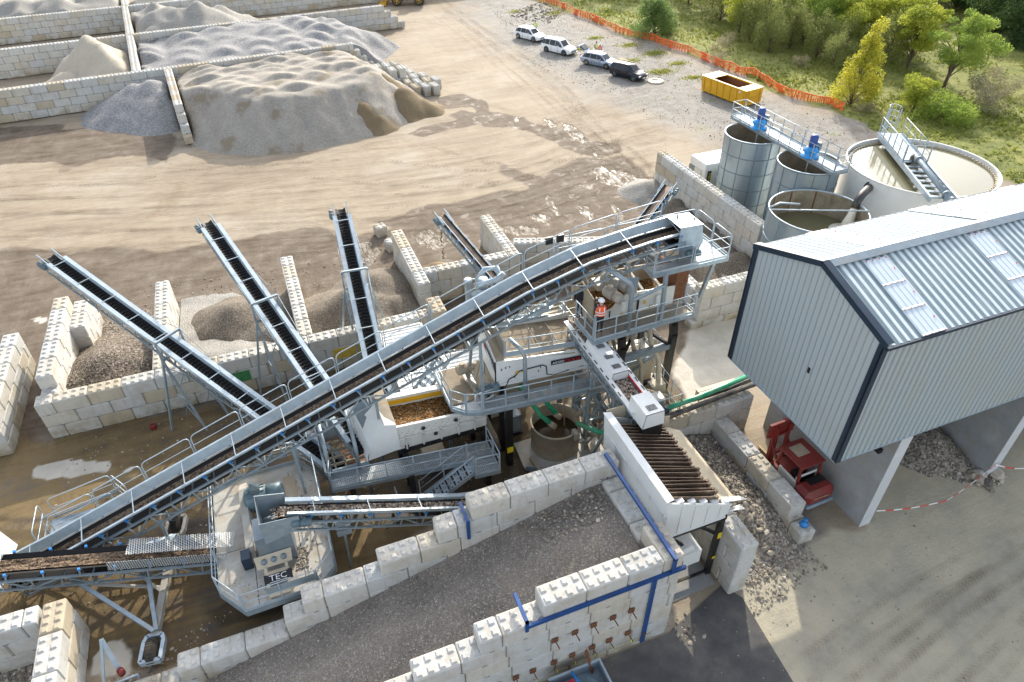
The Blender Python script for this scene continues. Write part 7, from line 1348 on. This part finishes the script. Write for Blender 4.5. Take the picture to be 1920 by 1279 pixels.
for x in (-.85, -.05, .75): m.box(x, x+.1, -.55, .6, 0, .12)
m.build('bearers', 'wood', pal, world=False)
# ---------------------------------------------------------------- yellow loader at the top edge
ld = thing('wheel_loader', 'yellow wheel loader cut off by the top edge of the photo', 'wheel loader', at(765, 8), rz=radians(160)); m = M(); m.chbox(-3.0, .4, -1.2, 1.2, 1.0, 2.2, .15); m.chbox(.6, 2.4, -1.0, 1.0, .9, 1.8, .12); m.build('body', 'yellow_paint', ld, world=False); m = M(); m.chbox(-1.6, -.1, -.75, .75, 2.2, 3.5, .12); m.build('cab', 'glass_dark', ld, world=False)
for x in (-2.0, 1.6):
    for y in (-1.35, 1.35): wheel(ld, x, y, .8, .6, 'yellow_paint')
m = M(); m.panel([(3.4, -1.5, .2), (3.4, 1.5, .2), (4.6, 1.5, .3), (4.6, -1.5, .3)][::-1], .08); m.panel([(3.4, -1.5, .2), (3.2, -1.5, 1.4), (3.2, 1.5, 1.4), (3.4, 1.5, .2)], .08); m.build('bucket', 'yellow_paint', ld, world=False); m = M(); m.bar((1.0, -.6, 1.9), (3.3, -.6, .8), .2, .3); m.bar((1.0, .6, 1.9), (3.3, .6, .8), .2, .3); m.build('lift_arms', 'yellow_paint', ld, world=False)
# ---------------------------------------------------------------- red forklift
def make_forklift():
    t = thing('forklift', 'old red rough-terrain forklift with mast, parked under the shed overhang', 'forklift', (20.05, 15.2, 0), rz=radians(92)); B = lambda nm, mt, m, p=None: m.build(nm, mt, p or t, world=False)
    m = M(); m.chbox(-1.75, -.75, -.85, .85, .75, 1.5, .22); m.chbox(-1.7, 1.0, -.62, .62, .55, 1.0, .06); b = B('chassis', 'red_paint', m); m = M(); m.chbox(-1.85, -.9, -.8, .8, .62, .8, .08); B('counterweight_skirt', 'galv_dark', m)
    m = M(); m.panel([(-1.25, -.6, 1.51), (-.85, -.6, 1.51), (-.85, .3, 1.51), (-1.25, .3, 1.51)], .01); B('engine_grille', 'black_plate', m, b)
    text_o = text('lettering', 'MANITOU', .16, V3(*ROOT[t.name])+V3(-.55*0-.42, -1.77, 1.12), (1, 0, 0), (0, -.25, 1), 'sand_cream', t, width=.85); 
    # lettering was laid in world axes: bring it into the turned frame
    me = text_o.data; Rm = Matrix.Rotation(-radians(92), 4, 'Z'); me.transform(Rm)
    m = M()
    for x, y in ((-.8, -.62), (-.8, .62), (.62, -.6), (.62, .6)): m.bar((x, y, 1.3), (x+(.1 if x < 0 else -.1), y*.96, 2.3), .12, .09)
    m.chbox(-.85, .72, -.7, .7, 2.28, 2.36, .03); B('cab_frame', 'red_paint', m); m = M(); m.box(-.2, .45, -.35, .35, 2.362, 2.372); B('roof_panel', 'beige_steel', m)
    m = M(); m.chbox(-.68, -.6, -.62, .62, 1.1, 1.6, .03); m.chbox(-.75, .4, .55, .66, .9, 1.35, .03); B('cab_panels', 'white_paint', m); m = M(); m.box(-.7, -.685, -.45, .45, 1.18, 1.5); B('rear_window', 'glass_dark', m); m = M(); m.chbox(-.4, .05, -.25, .25, 1.0, 1.2, .05); m.chbox(-.45, -.35, -.25, .25, 1.2, 1.6, .03); B('seat', 'black_rubber', m)
    m = M()
    for y in (-.45, .45): m.bar((1.25, y, .4), (1.42, y, 3.0), .16, .12, up=(0, 1, 0)); m.bar((1.12, y*.78, .5), (1.3, y*.78, 2.9), .1, .1, up=(0, 1, 0))
    for z in (1.1, 2.3, 2.95): m.bar((1.27+z*.05, -.5, z), (1.27+z*.05, .5, z), .16, .14)
    B('mast', 'red_paint', m); m = M(); m.box(1.38, 1.5, -.75, .75, 2.2, 3.05); m.bar((1.5, -.4, 2.7), (1.75, -.4, 2.7), .2); B('carriage', 'red_paint', m)
    m = M(); 
    for y in (-.3, .3): m.bar((1.5, y, .12), (2.6, y, .1), .14, .06)
    B('forks', 'wood', m); m = M(); m.bar((.6, -.45, 1.1), (1.3, -.45, 1.9), .09); m.bar((.6, .45, 1.1), (1.3, .45, 1.9), .09); B('tilt_rams', 'red_paint', m)
    for x, r, w_ in ((.75, .5, .4), (-1.15, .36, .26)):
        for y in (-.85, .85): wheel(t, x, y, r, w_, 'red_paint')
make_forklift()
# ---------------------------------------------------------------- red and white barrier tape
tp = thing('barrier_tape', 'red and white barrier tape stretched right from the concrete wall end', 'barrier tape', (22, 12, 1)); pts = [V3(22.0, 12.02, .95), V3(25.6, 11.4, .72), V3(29.2, 12.0, 1.0), V3(31, 11.2, .9), V3(36, 10.6, .8)]
L0 = 0; mr, mw = M(), M()
for a, b in zip(pts, pts[1:]):
    n = int(np.linalg.norm(b-a)/.42)
    for i in range(n): p0 = a+(b-a)*i/n-V3(0, 0, .18*sin(pi*i/n)); p1 = a+(b-a)*(i+1)/n-V3(0, 0, .18*sin(pi*(i+1)/n)); (mr if i % 2 else mw).bar(p0, p1, .012, .07)
mr.build('red_bands', 'tape_red', tp); mw.build('white_bands', 'white_tape', tp)
# ---------------------------------------------------------------- people
def person(label, loc, rz, vest, trousers, sleeve, helmet=None, arms='camera', scale=1.0, hair=True, group=None, pose='stand'):
    t = thing('person', label, 'person', loc, group, rz=rz); k = scale
    J = {'pel': (0, 0, .95), 'wst': (0, .01, 1.08), 'chs': (0, .0, 1.30), 'nkb': (0, 0, 1.46), 'nk': (0, .01, 1.53), 'hd0': (0, .025, 1.60), 'hd1': (0, .03, 1.68), 'hd2': (0, .02, 1.76)}
    R = {'pel': .15, 'wst': .135, 'chs': .16, 'nkb': .09, 'nk': .06, 'hd0': .075, 'hd1': .095, 'hd2': .075}; Eg = [('pel', 'wst'), ('wst', 'chs'), ('chs', 'nkb'), ('nkb', 'nk'), ('nk', 'hd0'), ('hd0', 'hd1'), ('hd1', 'hd2')]
    for s, n in ((-1, 'r'), (1, 'l')):
        if arms == 'camera': pts = {'sh': (s*.19, 0, 1.42), 'el': (s*.24, .12, 1.20), 'wr': (s*.1, .34, 1.42), 'pm': (s*.07, .40, 1.47)}
        elif arms == 'low': pts = {'sh': (s*.19, 0, 1.42), 'el': (s*.25, -.02, 1.14), 'wr': (s*.2, .2, 1.05), 'pm': (s*.17, .28, 1.05)}
        else: pts = {'sh': (s*.19, 0, 1.42), 'el': (s*.25, -.02, 1.14), 'wr': (s*.26, .03, .88), 'pm': (s*.26, .05, .79)}
        for q, p in pts.items(): J[q+n] = p
        R.update({'sh'+n: .068, 'el'+n: .046, 'wr'+n: .03, 'pm'+n: .034}); Eg += [('chs', 'sh'+n), ('sh'+n, 'el'+n), ('el'+n, 'wr'+n), ('wr'+n, 'pm'+n)]
        st_ = .0 if s < 0 else .03; J.update({'hp'+n: (s*.09, 0, .90), 'kn'+n: (s*.105, .02+st_, .49), 'an'+n: (s*.11, -.02+st_, .09), 'hl'+n: (s*.11, -.05+st_, .045), 'to'+n: (s*.125, .17+st_, .035)}); R.update({'hp'+n: .10, 'kn'+n: .062, 'an'+n: .042, 'hl'+n: .04, 'to'+n: .035}); Eg += [('pel', 'hp'+n), ('hp'+n, 'kn'+n), ('kn'+n, 'an'+n), ('an'+n, 'hl'+n), ('an'+n, 'to'+n)]
        d = nrm(V3(*pts['pm'])-V3(*pts['wr'])); sd = nrm(np.cross(d, (0, 0, 1)) if abs(d[2]) < .9 else V3(0, 1, 0))
        for f in range(4):
            a = V3(*pts['pm'])+sd*((f-1.5)*.02); ln = (.07, .078, .073, .058)[f]; J[f'f{f}a'+n] = tuple(a+d*.035); J[f'f{f}b'+n] = tuple(a+d*(.035+ln*.5)-V3(0, 0, .006)); J[f'f{f}c'+n] = tuple(a+d*(.035+ln*.85)-V3(0, 0, .028)); R.update({f'f{f}a'+n: .009, f'f{f}b'+n: .0085, f'f{f}c'+n: .007}); Eg += [('pm'+n, f'f{f}a'+n), (f'f{f}a'+n, f'f{f}b'+n), (f'f{f}b'+n, f'f{f}c'+n)]
        a = V3(*pts['pm'])-d*.01-sd*.035*s; J['ta'+n] = tuple(a); J['tb'+n] = tuple(a-sd*.012*s+d*.035); R.update({'ta'+n: .011, 'tb'+n: .009}); Eg += [('pm'+n, 'ta'+n), ('ta'+n, 'tb'+n)]
    ks = list(J); ix = {q: i for i, q in enumerate(ks)}; me = bpy.data.meshes.new('person_body'); me.from_pydata([tuple(V3(*J[q])*k) for q in ks], [(ix[a], ix[b]) for a, b in Eg], []); o = bpy.data.objects.new('body', me); COL.objects.link(o); md = o.modifiers.new('skin', 'SKIN'); sv = me.skin_vertices[0].data
    for q in ks: sv[ix[q]].radius = (R[q]*k*(1.12 if q in ('chs', 'wst', 'pel') else 1), R[q]*k*(.72 if q in ('chs', 'wst', 'pel') else 1)); sv[ix[q]].use_root = q == 'pel'
    sb = o.modifiers.new('sub', 'SUBSURF'); sb.levels = 1; sb.render_levels = 1; dg = bpy.context.evaluated_depsgraph_get(); dg.update(); bm = bpy.data.meshes.new_from_object(o.evaluated_get(dg)); o.modifiers.clear(); o.data = bm
    bm.materials.clear()
    for q in ('skin', trousers, sleeve, 'boots'): bm.materials.append(MATS[q])
    for f in bm.polygons:
        c = f.center/k; z = c.z; ax_ = abs(c.x); f.use_smooth = True
        hand = min((c-Vector(J['pm'+n])).length for n in 'rl') < .13 or min((c-Vector(J['wr'+n])).length for n in 'rl') < .045
        f.material_index = 0 if (hand or z > 1.5) else 3 if z < .11 else 1 if z < .98 else 2
    o.parent = t
    m = M(); ring = [(.235, .17, 1.0), (.22, .155, 1.12), (.235, .165, 1.28), (.225, .15, 1.4), (.13, .1, 1.48)]; n = 18; vs = [(a*k*cos(2*pi*j/n), b*k*sin(2*pi*j/n)+.0, z*k) for a, b, z in ring for j in range(n)]; m.smooth = True; m.add(vs, [(i*n+j, i*n+(j+1) % n, (i+1)*n+(j+1) % n, (i+1)*n+j) for i in range(len(ring)-1) for j in range(n)]); vv = m.build('vest', vest, t, world=False)
    if vest.endswith('hivis'):
        m = M(); m.smooth = True
        for z in (1.06, 1.18): vs = [(.242*k*cos(2*pi*j/n), .176*k*sin(2*pi*j/n), (z+dz)*k) for dz in (0, .05) for j in range(n)]; m.add(vs, [(j, (j+1) % n, n+(j+1) % n, n+j) for j in range(n)])
        for s in (-1, 1): m.bar((s*.11*k, -.155*k, 1.2*k), (s*.1*k, -.14*k, 1.44*k), .045*k, .012*k, up=(0, 1, 0)); m.bar((s*.11*k, .155*k, 1.2*k), (s*.1*k, .14*k, 1.44*k), .045*k, .012*k, up=(0, 1, 0))
        m.build('reflective_bands', 'white_tape', vv, world=False)
    m = M(); c = (0, .03*k, 1.69*k)
    m.lathe(((0), .135*k, 1.665*k), [(.004, .0), (.014, -.02), (.016, -.03)], 8, (0, 1, 0), True); m.build('nose', 'skin', t, world=False)
    for s in (-1, 1): m = M(); m.lathe((s*.035*k, .118*k, 1.69*k), [(.012, 0), (.001, .006)], 8, (0, 1, 0)); m.build('eye', 'hair', t, world=False); m = M(); m.chbox(s*.098*k-.01, s*.098*k+.01, .0, .035, 1.655*k, 1.715*k, .006); m.build('ear', 'skin', t, world=False)
    m = M(); m.box(-.025*k, .025*k, .118*k, .124*k, 1.62*k, 1.627*k); m.build('mouth', 'text_red', t, world=False)
    if helmet: m = M(); m.lathe((0, .02*k, 1.70*k), [(.16, 0), (.155, .012), (.128, .012), (.122, .06), (.09, .11), (.04, .135), (.001, .14)], 20); m.build('hard_hat', helmet, t, world=False)
    else: m = M(); m.lathe((0, .0*k, 1.68*k), [(.105, 0), (.108, .05), (.085, .1), (.001, .125)], 16); m.build('hair', 'hair', t, world=False)
    return t
p1 = person('person in orange vest and white hard hat holding a camera on the upper platform', (12.52, 21.55, 6.9), radians(-10), 'orange_hivis', 'cloth_dark', 'cloth_navy', 'helmet', 'camera', 1.06)
cmr = thing('camera', 'small black camera held up by the person in the orange vest', 'camera', (12.55, 22.0, 8.45)); m = M(); m.chbox(12.45, 12.69, 21.93, 22.05, 8.4, 8.56, .02); m.build('camera_body', 'black_plate', cmr); m = M(); m.lathe((12.57, 22.05, 8.48), [(.05, 0), (.05, .1), (.001, .1)], 14, (0, 1, 0)); m.build('lens', 'glass_dark', cmr)
person('person in dark clothes standing behind the truss of the main conveyor', at(1086, 592, 6.6), radians(160), 'cloth_dark', 'cloth_navy', 'cloth_dark', None, 'down', 1.0)
def car_person(px, lab, vest, hlm, rz): c = at(*px, .9); person(lab, (c[0], c[1], 0), rz, vest, 'cloth_navy', 'cloth_dark', hlm, 'low', 1.05)
car_person((940+382/6, 30+135/6), 'person in dark jacket and green-yellow vest beside the first white car', 'yellow_hivis', None, 2.8)
car_person((940+1066/6, 30+378/6), 'person in bright yellow jacket behind the silver car', 'yellow_hivis', None, 3.4)
car_person((940+1108/6, 30+400/6), 'person in orange vest with white helmet behind the silver car', 'orange_hivis', 'helmet', 2.6)
# braced tower and pipework between the rinse tank and the white conveyor
def make_tower():
    t = thing('braced_tower', 'dusty braced steel tower between the sump tank and the white conveyor', 'tower', (12.3, 21, 0)); X0, X1, Y0, Y1, Z = 11.9, 13.3, 20.9, 22.4, 4.1
    for x in (X0, X1):
        for y in (Y0, Y1): m = M(); m.bar((x, y, Z), (x, y, 0), .12); m.build('leg', 'galv', t)
    m = M()
    for z0, z1 in ((.3, 2.1), (2.1, 3.9)):
        for a, b in (((X0, Y0), (X1, Y0)), ((X0, Y1), (X1, Y1)), ((X0, Y0), (X0, Y1)), ((X1, Y0), (X1, Y1))): m.bar((*a, z0), (*b, z1), .07); m.bar((*b, z0), (*a, z1), .07); m.bar((*a, z1), (*b, z1), .08)
    m.build('cross_bracing', 'galv', t); m = M(); m.box(X0-.1, X1+.1, Y0-.1, Y1+.1, Z, Z+.04); m.build('top_floor', 'grate_dirty', t); railing('handrail', [(X0, Y0, Z+.04), (X1, Y0, Z+.04), (X1, Y1, Z+.04)], t, h=1.0, sp=.8)
make_tower()
for nm, mt_, pts, r, lab in (('hose', 'mud_pipe', [(9.6, 22.9, 4.0), (9.3, 23.2, 2.6), (9.6, 23.4, 1.0), (9.4, 23.9, .2)], .12, 'thick muddy hose hanging below the middle screen'), ('hose', 'black_pipe', [(7.4, 20.5, .15), (8.4, 20.3, .14), (9.6, 19.6, .12), (11.2, 19.4, .15), (12.8, 18.9, .14)], .07, 'black hose snaking on the mud along the ramp wall'),
    ('hose', 'mud_pipe', [(13.1, 21.5, 3.6), (13.6, 21.0, 2.6), (13.2, 20.6, 1.6), (12.4, 20.7, 1.2), (12.0, 21.2, .8)], .13, 'muddy hose curling down beside the braced tower'), ('cable', 'black_pipe', [(5.2, 20.2, .1), (4.4, 20.0, .1), (3.8, 19.8, .1), (2.6, 20.1, .1), (1.4, 19.9, .1)], .04, 'black cable lying on the mud under the lowest catwalk')):
    m = M(); m.tube(pts, r, 10); tag(m.build(nm, mt_, loc=pts[-1]), lab, nm)
m = M(); m.tube([(7.2, 23.0, 4.0), (7.2, 22.6, 2.6), (7.6, 22.4, 1.2), (7.8, 22.4, .3)], .16, 10); m.tube([(9.2, 24.2, 4.0), (9.2, 24.2, 1.0), (10.4, 24.6, .6)], .2, 10); tag(m.build('drain_pipes', 'beige_steel', loc=(8, 23, 0)), 'pair of dusty drain pipes dropping from the middle screen', 'pipe')
for x, y, w_, d_, h_, mt_, lab in ((8.9, 23.6, 1.0, .7, 1.3, 'galv_dark', 'dark control cabinet below the middle screen'), (4.6, 23.2, 1.1, .8, .9, 'beige_steel', 'mud-covered pump housing beneath the orange stone screen'), (15.2, 20.2, .8, .6, .9, 'white_paint', 'small white pump box on the muddy low gallery')):
    z0 = 2.32 if x > 15 else 0; b = thing('machine_box', lab, 'machine box', (x, y, z0)); m = M(); m.chbox(x-w_/2, x+w_/2, y-d_/2, y+d_/2, z0+.08, z0+h_, .03); m.build('housing', mt_, b); m = M(); m.box(x-w_/2+.08, x+w_/2-.08, y-d_/2-.01, y-d_/2-.002, z0+.2, z0+h_-.15); m.build('front_panel', 'galv', b); m = M(); m.box(x-w_/2-.05, x+w_/2+.05, y-d_/2-.05, y+d_/2+.05, z0, z0+.08); m.build('base', 'black_steel', b)
# more service levels packed below the upper platform
g2 = rail_box('gallery', 'small cream service gallery halfway up below the upper platform', 'platform', [(14.2, 22.25), (16.5, 22.3), (16.5, 23.7), (14.2, 23.7)], 3.9, skip=(2,), mat='grate_dirty', grp=None)
legs(0, g2, [[(14.25, 23.6, 3.9), (14.25, 23.6, 0)], [(16.45, 23.6, 3.9), (16.45, 23.6, 0)]], .12, 'beige_steel')
m = M(); m.bar((14.0, 21.85, .3), (16.8, 21.85, 2.6), .12); m.bar((16.8, 21.9, .3), (14.0, 21.9, 2.6), .12); m.bar((14.0, 21.7, 2.75), (16.8, 21.7, 2.75), .18, .22); m.bar((14.1, 21.75, 4.9), (16.6, 23.9, 6.4), .13); m.bar((16.6, 21.75, 4.9), (14.3, 23.9, 6.4), .13); m.build('black_bracing', 'black_steel', g2)
g3 = rail_box('gallery', 'narrow railed gallery between the middle screen and the upper platform', 'platform', [(12.4, 22.6), (13.4, 22.6), (13.4, 25.2), (12.4, 25.2)], 5.2, skip=(0,), mat='grate_dirty', grp=None)
legs(0, g3, [[(12.45, 25.1, 5.2), (12.45, 25.1, 0)], [(13.35, 25.1, 5.2), (13.35, 25.1, 0)], [(13.35, 22.7, 5.2), (13.35, 22.7, 0)]], .12, 'galv')
m = M()
for z0, z1 in ((.4, 2.6), (2.6, 4.9)): m.bar((12.45, 25.1, z0), (13.35, 25.1, z1), .06); m.bar((13.35, 22.7, z0), (13.35, 25.1, z1), .06); m.bar((13.35, 25.1, z0), (13.35, 22.7, z1), .06)
m.build('cross_bracing', 'galv', g3)
rk = random.Random(11)
for i, lab in enumerate(('muddy pipe bend hanging under the upper platform', 'dusty pipe running down past the black curved leg', 'pale pipe crossing under the cream service gallery')):
    x = 13.8+i*1.0; m = M(); m.tube([(x, 22.4, 5.6), (x+.1, 22.1, 4.8), (x+.5, 21.9, 3.9), (x+.4, 21.5, 2.7), (x-.2, 21.2, 1.4), (x-.4, 20.6, .5)], .09+.02*i, 9); tag(m.build('pipe', ('mud_pipe', 'beige_steel', 'sand_cream')[i], loc=(x, 22, .5)), lab, 'pipe')
# ---------------------------------------------------------------- trees and undergrowth
def leaves(centers, radii, n, size, squash=.8, droop=0, elong=1.7):
    ci = rng.integers(0, len(centers), n) if len(set(radii)) < 2 else rng.choice(len(centers), n, p=np.array(radii)**2/np.sum(np.array(radii)**2)); C = np.array(centers)[ci]; R_ = np.array(radii)[ci]
    d = rng.normal(size=(n, 3)); d /= np.linalg.norm(d, axis=1)[:, None]; rr = R_*(rng.random(n)**.45); P = C+d*rr[:, None]*np.array([1, 1, squash]); P[:, 2] -= droop*rng.random(n)*R_
    a = rng.normal(size=(n, 3)); a /= np.linalg.norm(a, axis=1)[:, None]; b = np.cross(a, rng.normal(size=(n, 3))); b /= np.linalg.norm(b, axis=1)[:, None]; s = size*(.6+.8*rng.random(n))[:, None]
    V = np.stack([P-a*s*elong, P+b*s*.6, P+a*s*elong, P-b*s*.6], 1).reshape(-1, 3); Fq = np.arange(4*n).reshape(-1, 4)
    cl = rng.random(len(centers))[ci]; val = np.clip(.5*cl+.5*rng.random(n), 0, 1); return V, Fq, val
def tree(name, label, loc, h, cr, leafmat, n, size, crown0=.3, nl=9, shape='round', trunk_r=.12, group=None, cat='tree', squash=.7, lean=(0, 0), clr=.42, bark='bark', bare=0):
    t = thing(name, label, cat, loc, group); base = V3(*loc); cs = []; rs = []; m = M()
    top = base+V3(lean[0], lean[1], h*.82)
    if crown0 > .05: mid = base+(top-base)*.5+V3(random.uniform(-.1, .1), random.uniform(-.1, .1), 0)*h*.2; m.tube([base-V3(0, 0, .2), base+(mid-base)*.5, mid, top], [trunk_r*1.15, trunk_r, trunk_r*.7, trunk_r*.2], 7)
    for i in range(nl):
        f = (i+.5)/nl; z = crown0+(1-crown0)*f; a = i*2.399+random.uniform(-.4, .4)
        prof = {'round': sin(pi*min(max(f*.85+.12, 0), 1))**.6, 'cone': 1.05-f*.85, 'flat': .55+.6*f if f < .8 else .6, 'column': sin(pi*min(f*.8+.15, 1))**.8, 'bush': 1-f*.5}[shape]
        r = cr*prof*random.uniform(.2, 1.15); c = base+(top-base)*z+V3(cos(a)*r, sin(a)*r, h*.12*random.uniform(-.5, .8)); cs.append(c); rs.append(cr*clr*random.uniform(.45, 1.5)*(.7+.4*prof)); st_ = base+(top-base)*max(z-.28, .03); m.tube([st_, (st_+c)/2+V3(0, 0, h*.03), c], [trunk_r*.4, trunk_r*.22, trunk_r*.07], 5)
        if bare:
            for _ in range(bare): m.tube([c, c+V3(random.uniform(-1, 1), random.uniform(-1, 1), random.uniform(.2, 1.2))*cr*.35], [trunk_r*.08, trunk_r*.02], 3)
    m.build('trunk', bark, t); V, Fq, val = leaves(cs, rs, n, size, squash); rawmesh('crown', V, Fq, leafmat, parent=t, val=val); return t
def T(px): return at(*px)
tree('poplar', 'bright yellow poplar standing in front of the wood near the end of the orange fence', T((1592, 200)), 8.8, 2.1, 'leaf_yellow', 11000, .07, .12, 40, 'cone', .12, lean=(1.3, .7), clr=.36, squash=1.1)
tree('acacia', 'lone airy green acacia with a dark bent trunk at the right', T((1768, 165)), 8.6, 3.2, 'leaf_acacia', 17000, .065, .40, 34, 'round', .18, lean=(1.0, 0), clr=.3, squash=.6)
tree('shrub', 'yellow-green feathery shrub between the poplar and the thickener', T((1712, 205)), 3.6, 2.3, 'leaf_yellowgreen', 8000, .07, .15, 24, 'bush', .06, clr=.36, cat='shrub')
tree('shrub', 'low green bramble clump behind the thickener bridge', T((1775, 228)), 2.4, 2.6, 'leaf_acacia', 7000, .07, .05, 20, 'bush', .05, clr=.4, cat='shrub')
tree('willow', 'dense blue-green rounded tree inside the fence bend at the top', T((1226, 66)), 5.6, 2.7, 'leaf_bluegreen', 14000, .075, .08, 30, 'bush', .14, clr=.4)
# prototypes copied over the wood
wood = 'trees of the wood beyond the fence'
PR = [tree('acacia', 'yellow-green acacia with layered crown in the wood', T((1570, 60)), 8.4, 3.2, 'leaf_yellowgreen', 12000, .08, .34, 30, 'flat', .14, group=wood, clr=.32, squash=.6),
      tree('acacia', 'green acacia with a thin trunk in the wood', T((1440, 35)), 9.0, 2.9, 'leaf_acacia', 12000, .08, .32, 30, 'round', .14, group=wood, clr=.32, squash=.7),
      tree('willow', 'grey-olive bushy willow at the edge of the wood', T((1480, 92)), 6.0, 2.4, 'leaf_olive', 6500, .055, .12, 30, 'column', .08, group=wood, clr=.3, bare=5, squash=1.5),
      tree('oak', 'dark evergreen tree at the back of the wood', T((1790, 20)), 11.0, 4.2, 'leaf_dark', 14000, .11, .12, 34, 'round', .2, group=wood, clr=.33)]
KN = {0: 'yellow-green acacia with layered crown in the wood', 1: 'green acacia with a thin trunk in the wood', 2: 'grey-olive bushy willow at the edge of the wood', 3: 'dark evergreen tree at the back of the wood'}
spots = [(2, (1425, 84)), (2, (1530, 108)), (0, (1385, 62)), (2, (1560, 128)), (1, (1455, 62)), (0, (1600, 98)), (2, (1505, 80)), (2, (1660, 120)), (2, (1350, 40)), (1, (1542, 88)), (2, (1440, 100)), (2, (1405, 76)), (0, (1700, 130)), (2, (1580, 112)),
         (1, (1290, 10)), (1, (1335, 15)), (1, (1390, 8)), (1, (1500, 40)), (0, (1380, 30)), (0, (1525, 20)), (0, (1600, 45)), (0, (1640, 70)), (0, (1668, 100)), (0, (1480, 5)), (1, (1560, 10)), (0, (1430, -10)), (0, (1640, 15)), (1, (1600, -5)), (0, (1690, 50)),
         (3, (1850, 60)), (3, (1900, 30)), (3, (1740, 0)), (3, (1850, -5)), (3, (1700, -10)), (3, (1920, 90)), (3, (1800, -35)), (3, (1900, -30)), (3, (1760, -55)), (3, (1960, 40)), (3, (2000, 0)), (3, (1680, -50)), (3, (1860, -60)),
         (1, (1170, -20)), (1, (1240, -25)), (0, (1120, -30)), (1, (1310, -30)), (0, (1370, -35)), (1, (1450, -40)), (0, (1530, -45)), (1, (1610, -50)), (2, (1110, -8)), (2, (1190, -8)), (2, (1275, -2)), (1, (1066, -30)), (0, (1200, -50)), (1, (1340, -60)), (3, (1560, -75)), (3, (1460, -75)), (3, (1380, -85)), (3, (1640, -80))]
for i, (k, p) in enumerate(spots):
    s = random.uniform(.8, 1.2)*(1.0 if k != 3 else 1.15); c = at(*p); copy_tree(PR[k], c, random.uniform(0, 6.28), KN[k], (s, s, s*random.uniform(.85, 1.15)))
bush = 'low bushes in the meadow'
pb = tree('bush', 'low dry twiggy bush in the meadow', T((1590, 185)), 2.0, 1.3, 'dry_twig', 1500, .05, .05, 8, 'bush', .05, group=bush, clr=.5, bare=5, cat='bush')
for p in ((1352, 98), (1345, 120), (1620, 215), (1830, 190), (1860, 160), (1850, 210), (1890, 180), (1500, 128)): c = at(*p); copy_tree(pb, c, random.uniform(0, 6), None, random.uniform(.6, 1.3))
def grass():
    poly = G([(1085, 28), (1180, 66), (1290, 96), (1390, 139), (1480, 180), (1580, 210), (1640, 246), (1760, 286), (1880, 330), (1990, 390), (2100, 250), (1960, 40), (1500, -60), (1050, -30)]); P = np.array(poly); x0, y0 = P.min(0); x1, y1 = P.max(0); n = 60000
    X = rng.uniform(x0, x1, n*3); Y = rng.uniform(y0, y1, n*3); d = pip_dist(X, Y, poly); dens = fbm(X, Y, 4, 31); k = (d > 0) & (rng.random(n*3) < np.clip((dens-.3)*2.2, .08, 1)) & (rng.random(n*3) < np.clip(75/np.hypot(X, Y), .3, 1)**2); X, Y = X[k][:n], Y[k][:n]; n = len(X)
    h = (.07+.22*rng.random(n)**2)*(1+fbm(X, Y, 6, 12)); a = rng.uniform(0, 2*pi, n); w_ = .05+.10*rng.random(n); zb = (fbm(X, Y, 9, 8)-.3)*.7-.05; dx, dy = np.cos(a)*w_, np.sin(a)*w_; lx = rng.normal(size=n)*.18; ly = rng.normal(size=n)*.18
    V = np.stack([np.stack([X-dx, Y-dy, zb], 1), np.stack([X+dx, Y+dy, zb], 1), np.stack([X+lx+dx*.5, Y+ly+dy*.5, zb+h], 1), np.stack([X+lx-dx*.8, Y+ly-dy*.8, zb+h*.8], 1)], 1).reshape(-1, 3)
    o = rawmesh('grass', V, np.arange(4*n).reshape(-1, 4), 'grass_blade', val=np.clip(fbm(X, Y, 5, 44)*.8+.4*(rng.random(n)-.5)+.05, 0, 1)); tag(o, 'rough meadow grass beyond the orange fence', kind='stuff')
    X = []; Y = []
    for px_, r, k in (((1040, 25), 1.4, 60), ((1130, 40), 1.0, 40), ((970, 22), 1.0, 40), ((1180, 85), 1.0, 60), ((1115, 72), .8, 40), ((1230, 100), 1.3, 90), ((1240, 135), 1.2, 90), ((1180, 115), .9, 60), ((1300, 146), .8, 60), ((1330, 150), .8, 50), ((1270, 120), 1.0, 50), ((1090, 92), .8, 30)):
        c = at(*px_); a = rng.normal(size=(k*9, 2))*r*np.array([.9, .55])*rng.random((k*9, 1))*1.3; X += list(c[0]+a[:, 0]); Y += list(c[1]+a[:, 1])
    X, Y = np.array(X), np.array(Y); n = len(X); h = .04+.14*rng.random(n); a = rng.uniform(0, 6.28, n); dx, dy = np.cos(a)*.05, np.sin(a)*.05
    V = np.stack([np.stack([X-dx, Y-dy, 0*X-.03], 1), np.stack([X+dx, Y+dy, 0*X-.03], 1), np.stack([X+dx*.4, Y+dy*2, h], 1), np.stack([X-dx*2, Y-dy*.4, h*.8], 1)], 1).reshape(-1, 3)
    tag(rawmesh('weeds', V, np.arange(4*n).reshape(-1, 4), 'grass_blade', val=.3+rng.random(n)*.6), 'weed patches growing through the gravel lot', kind='stuff')
grass()
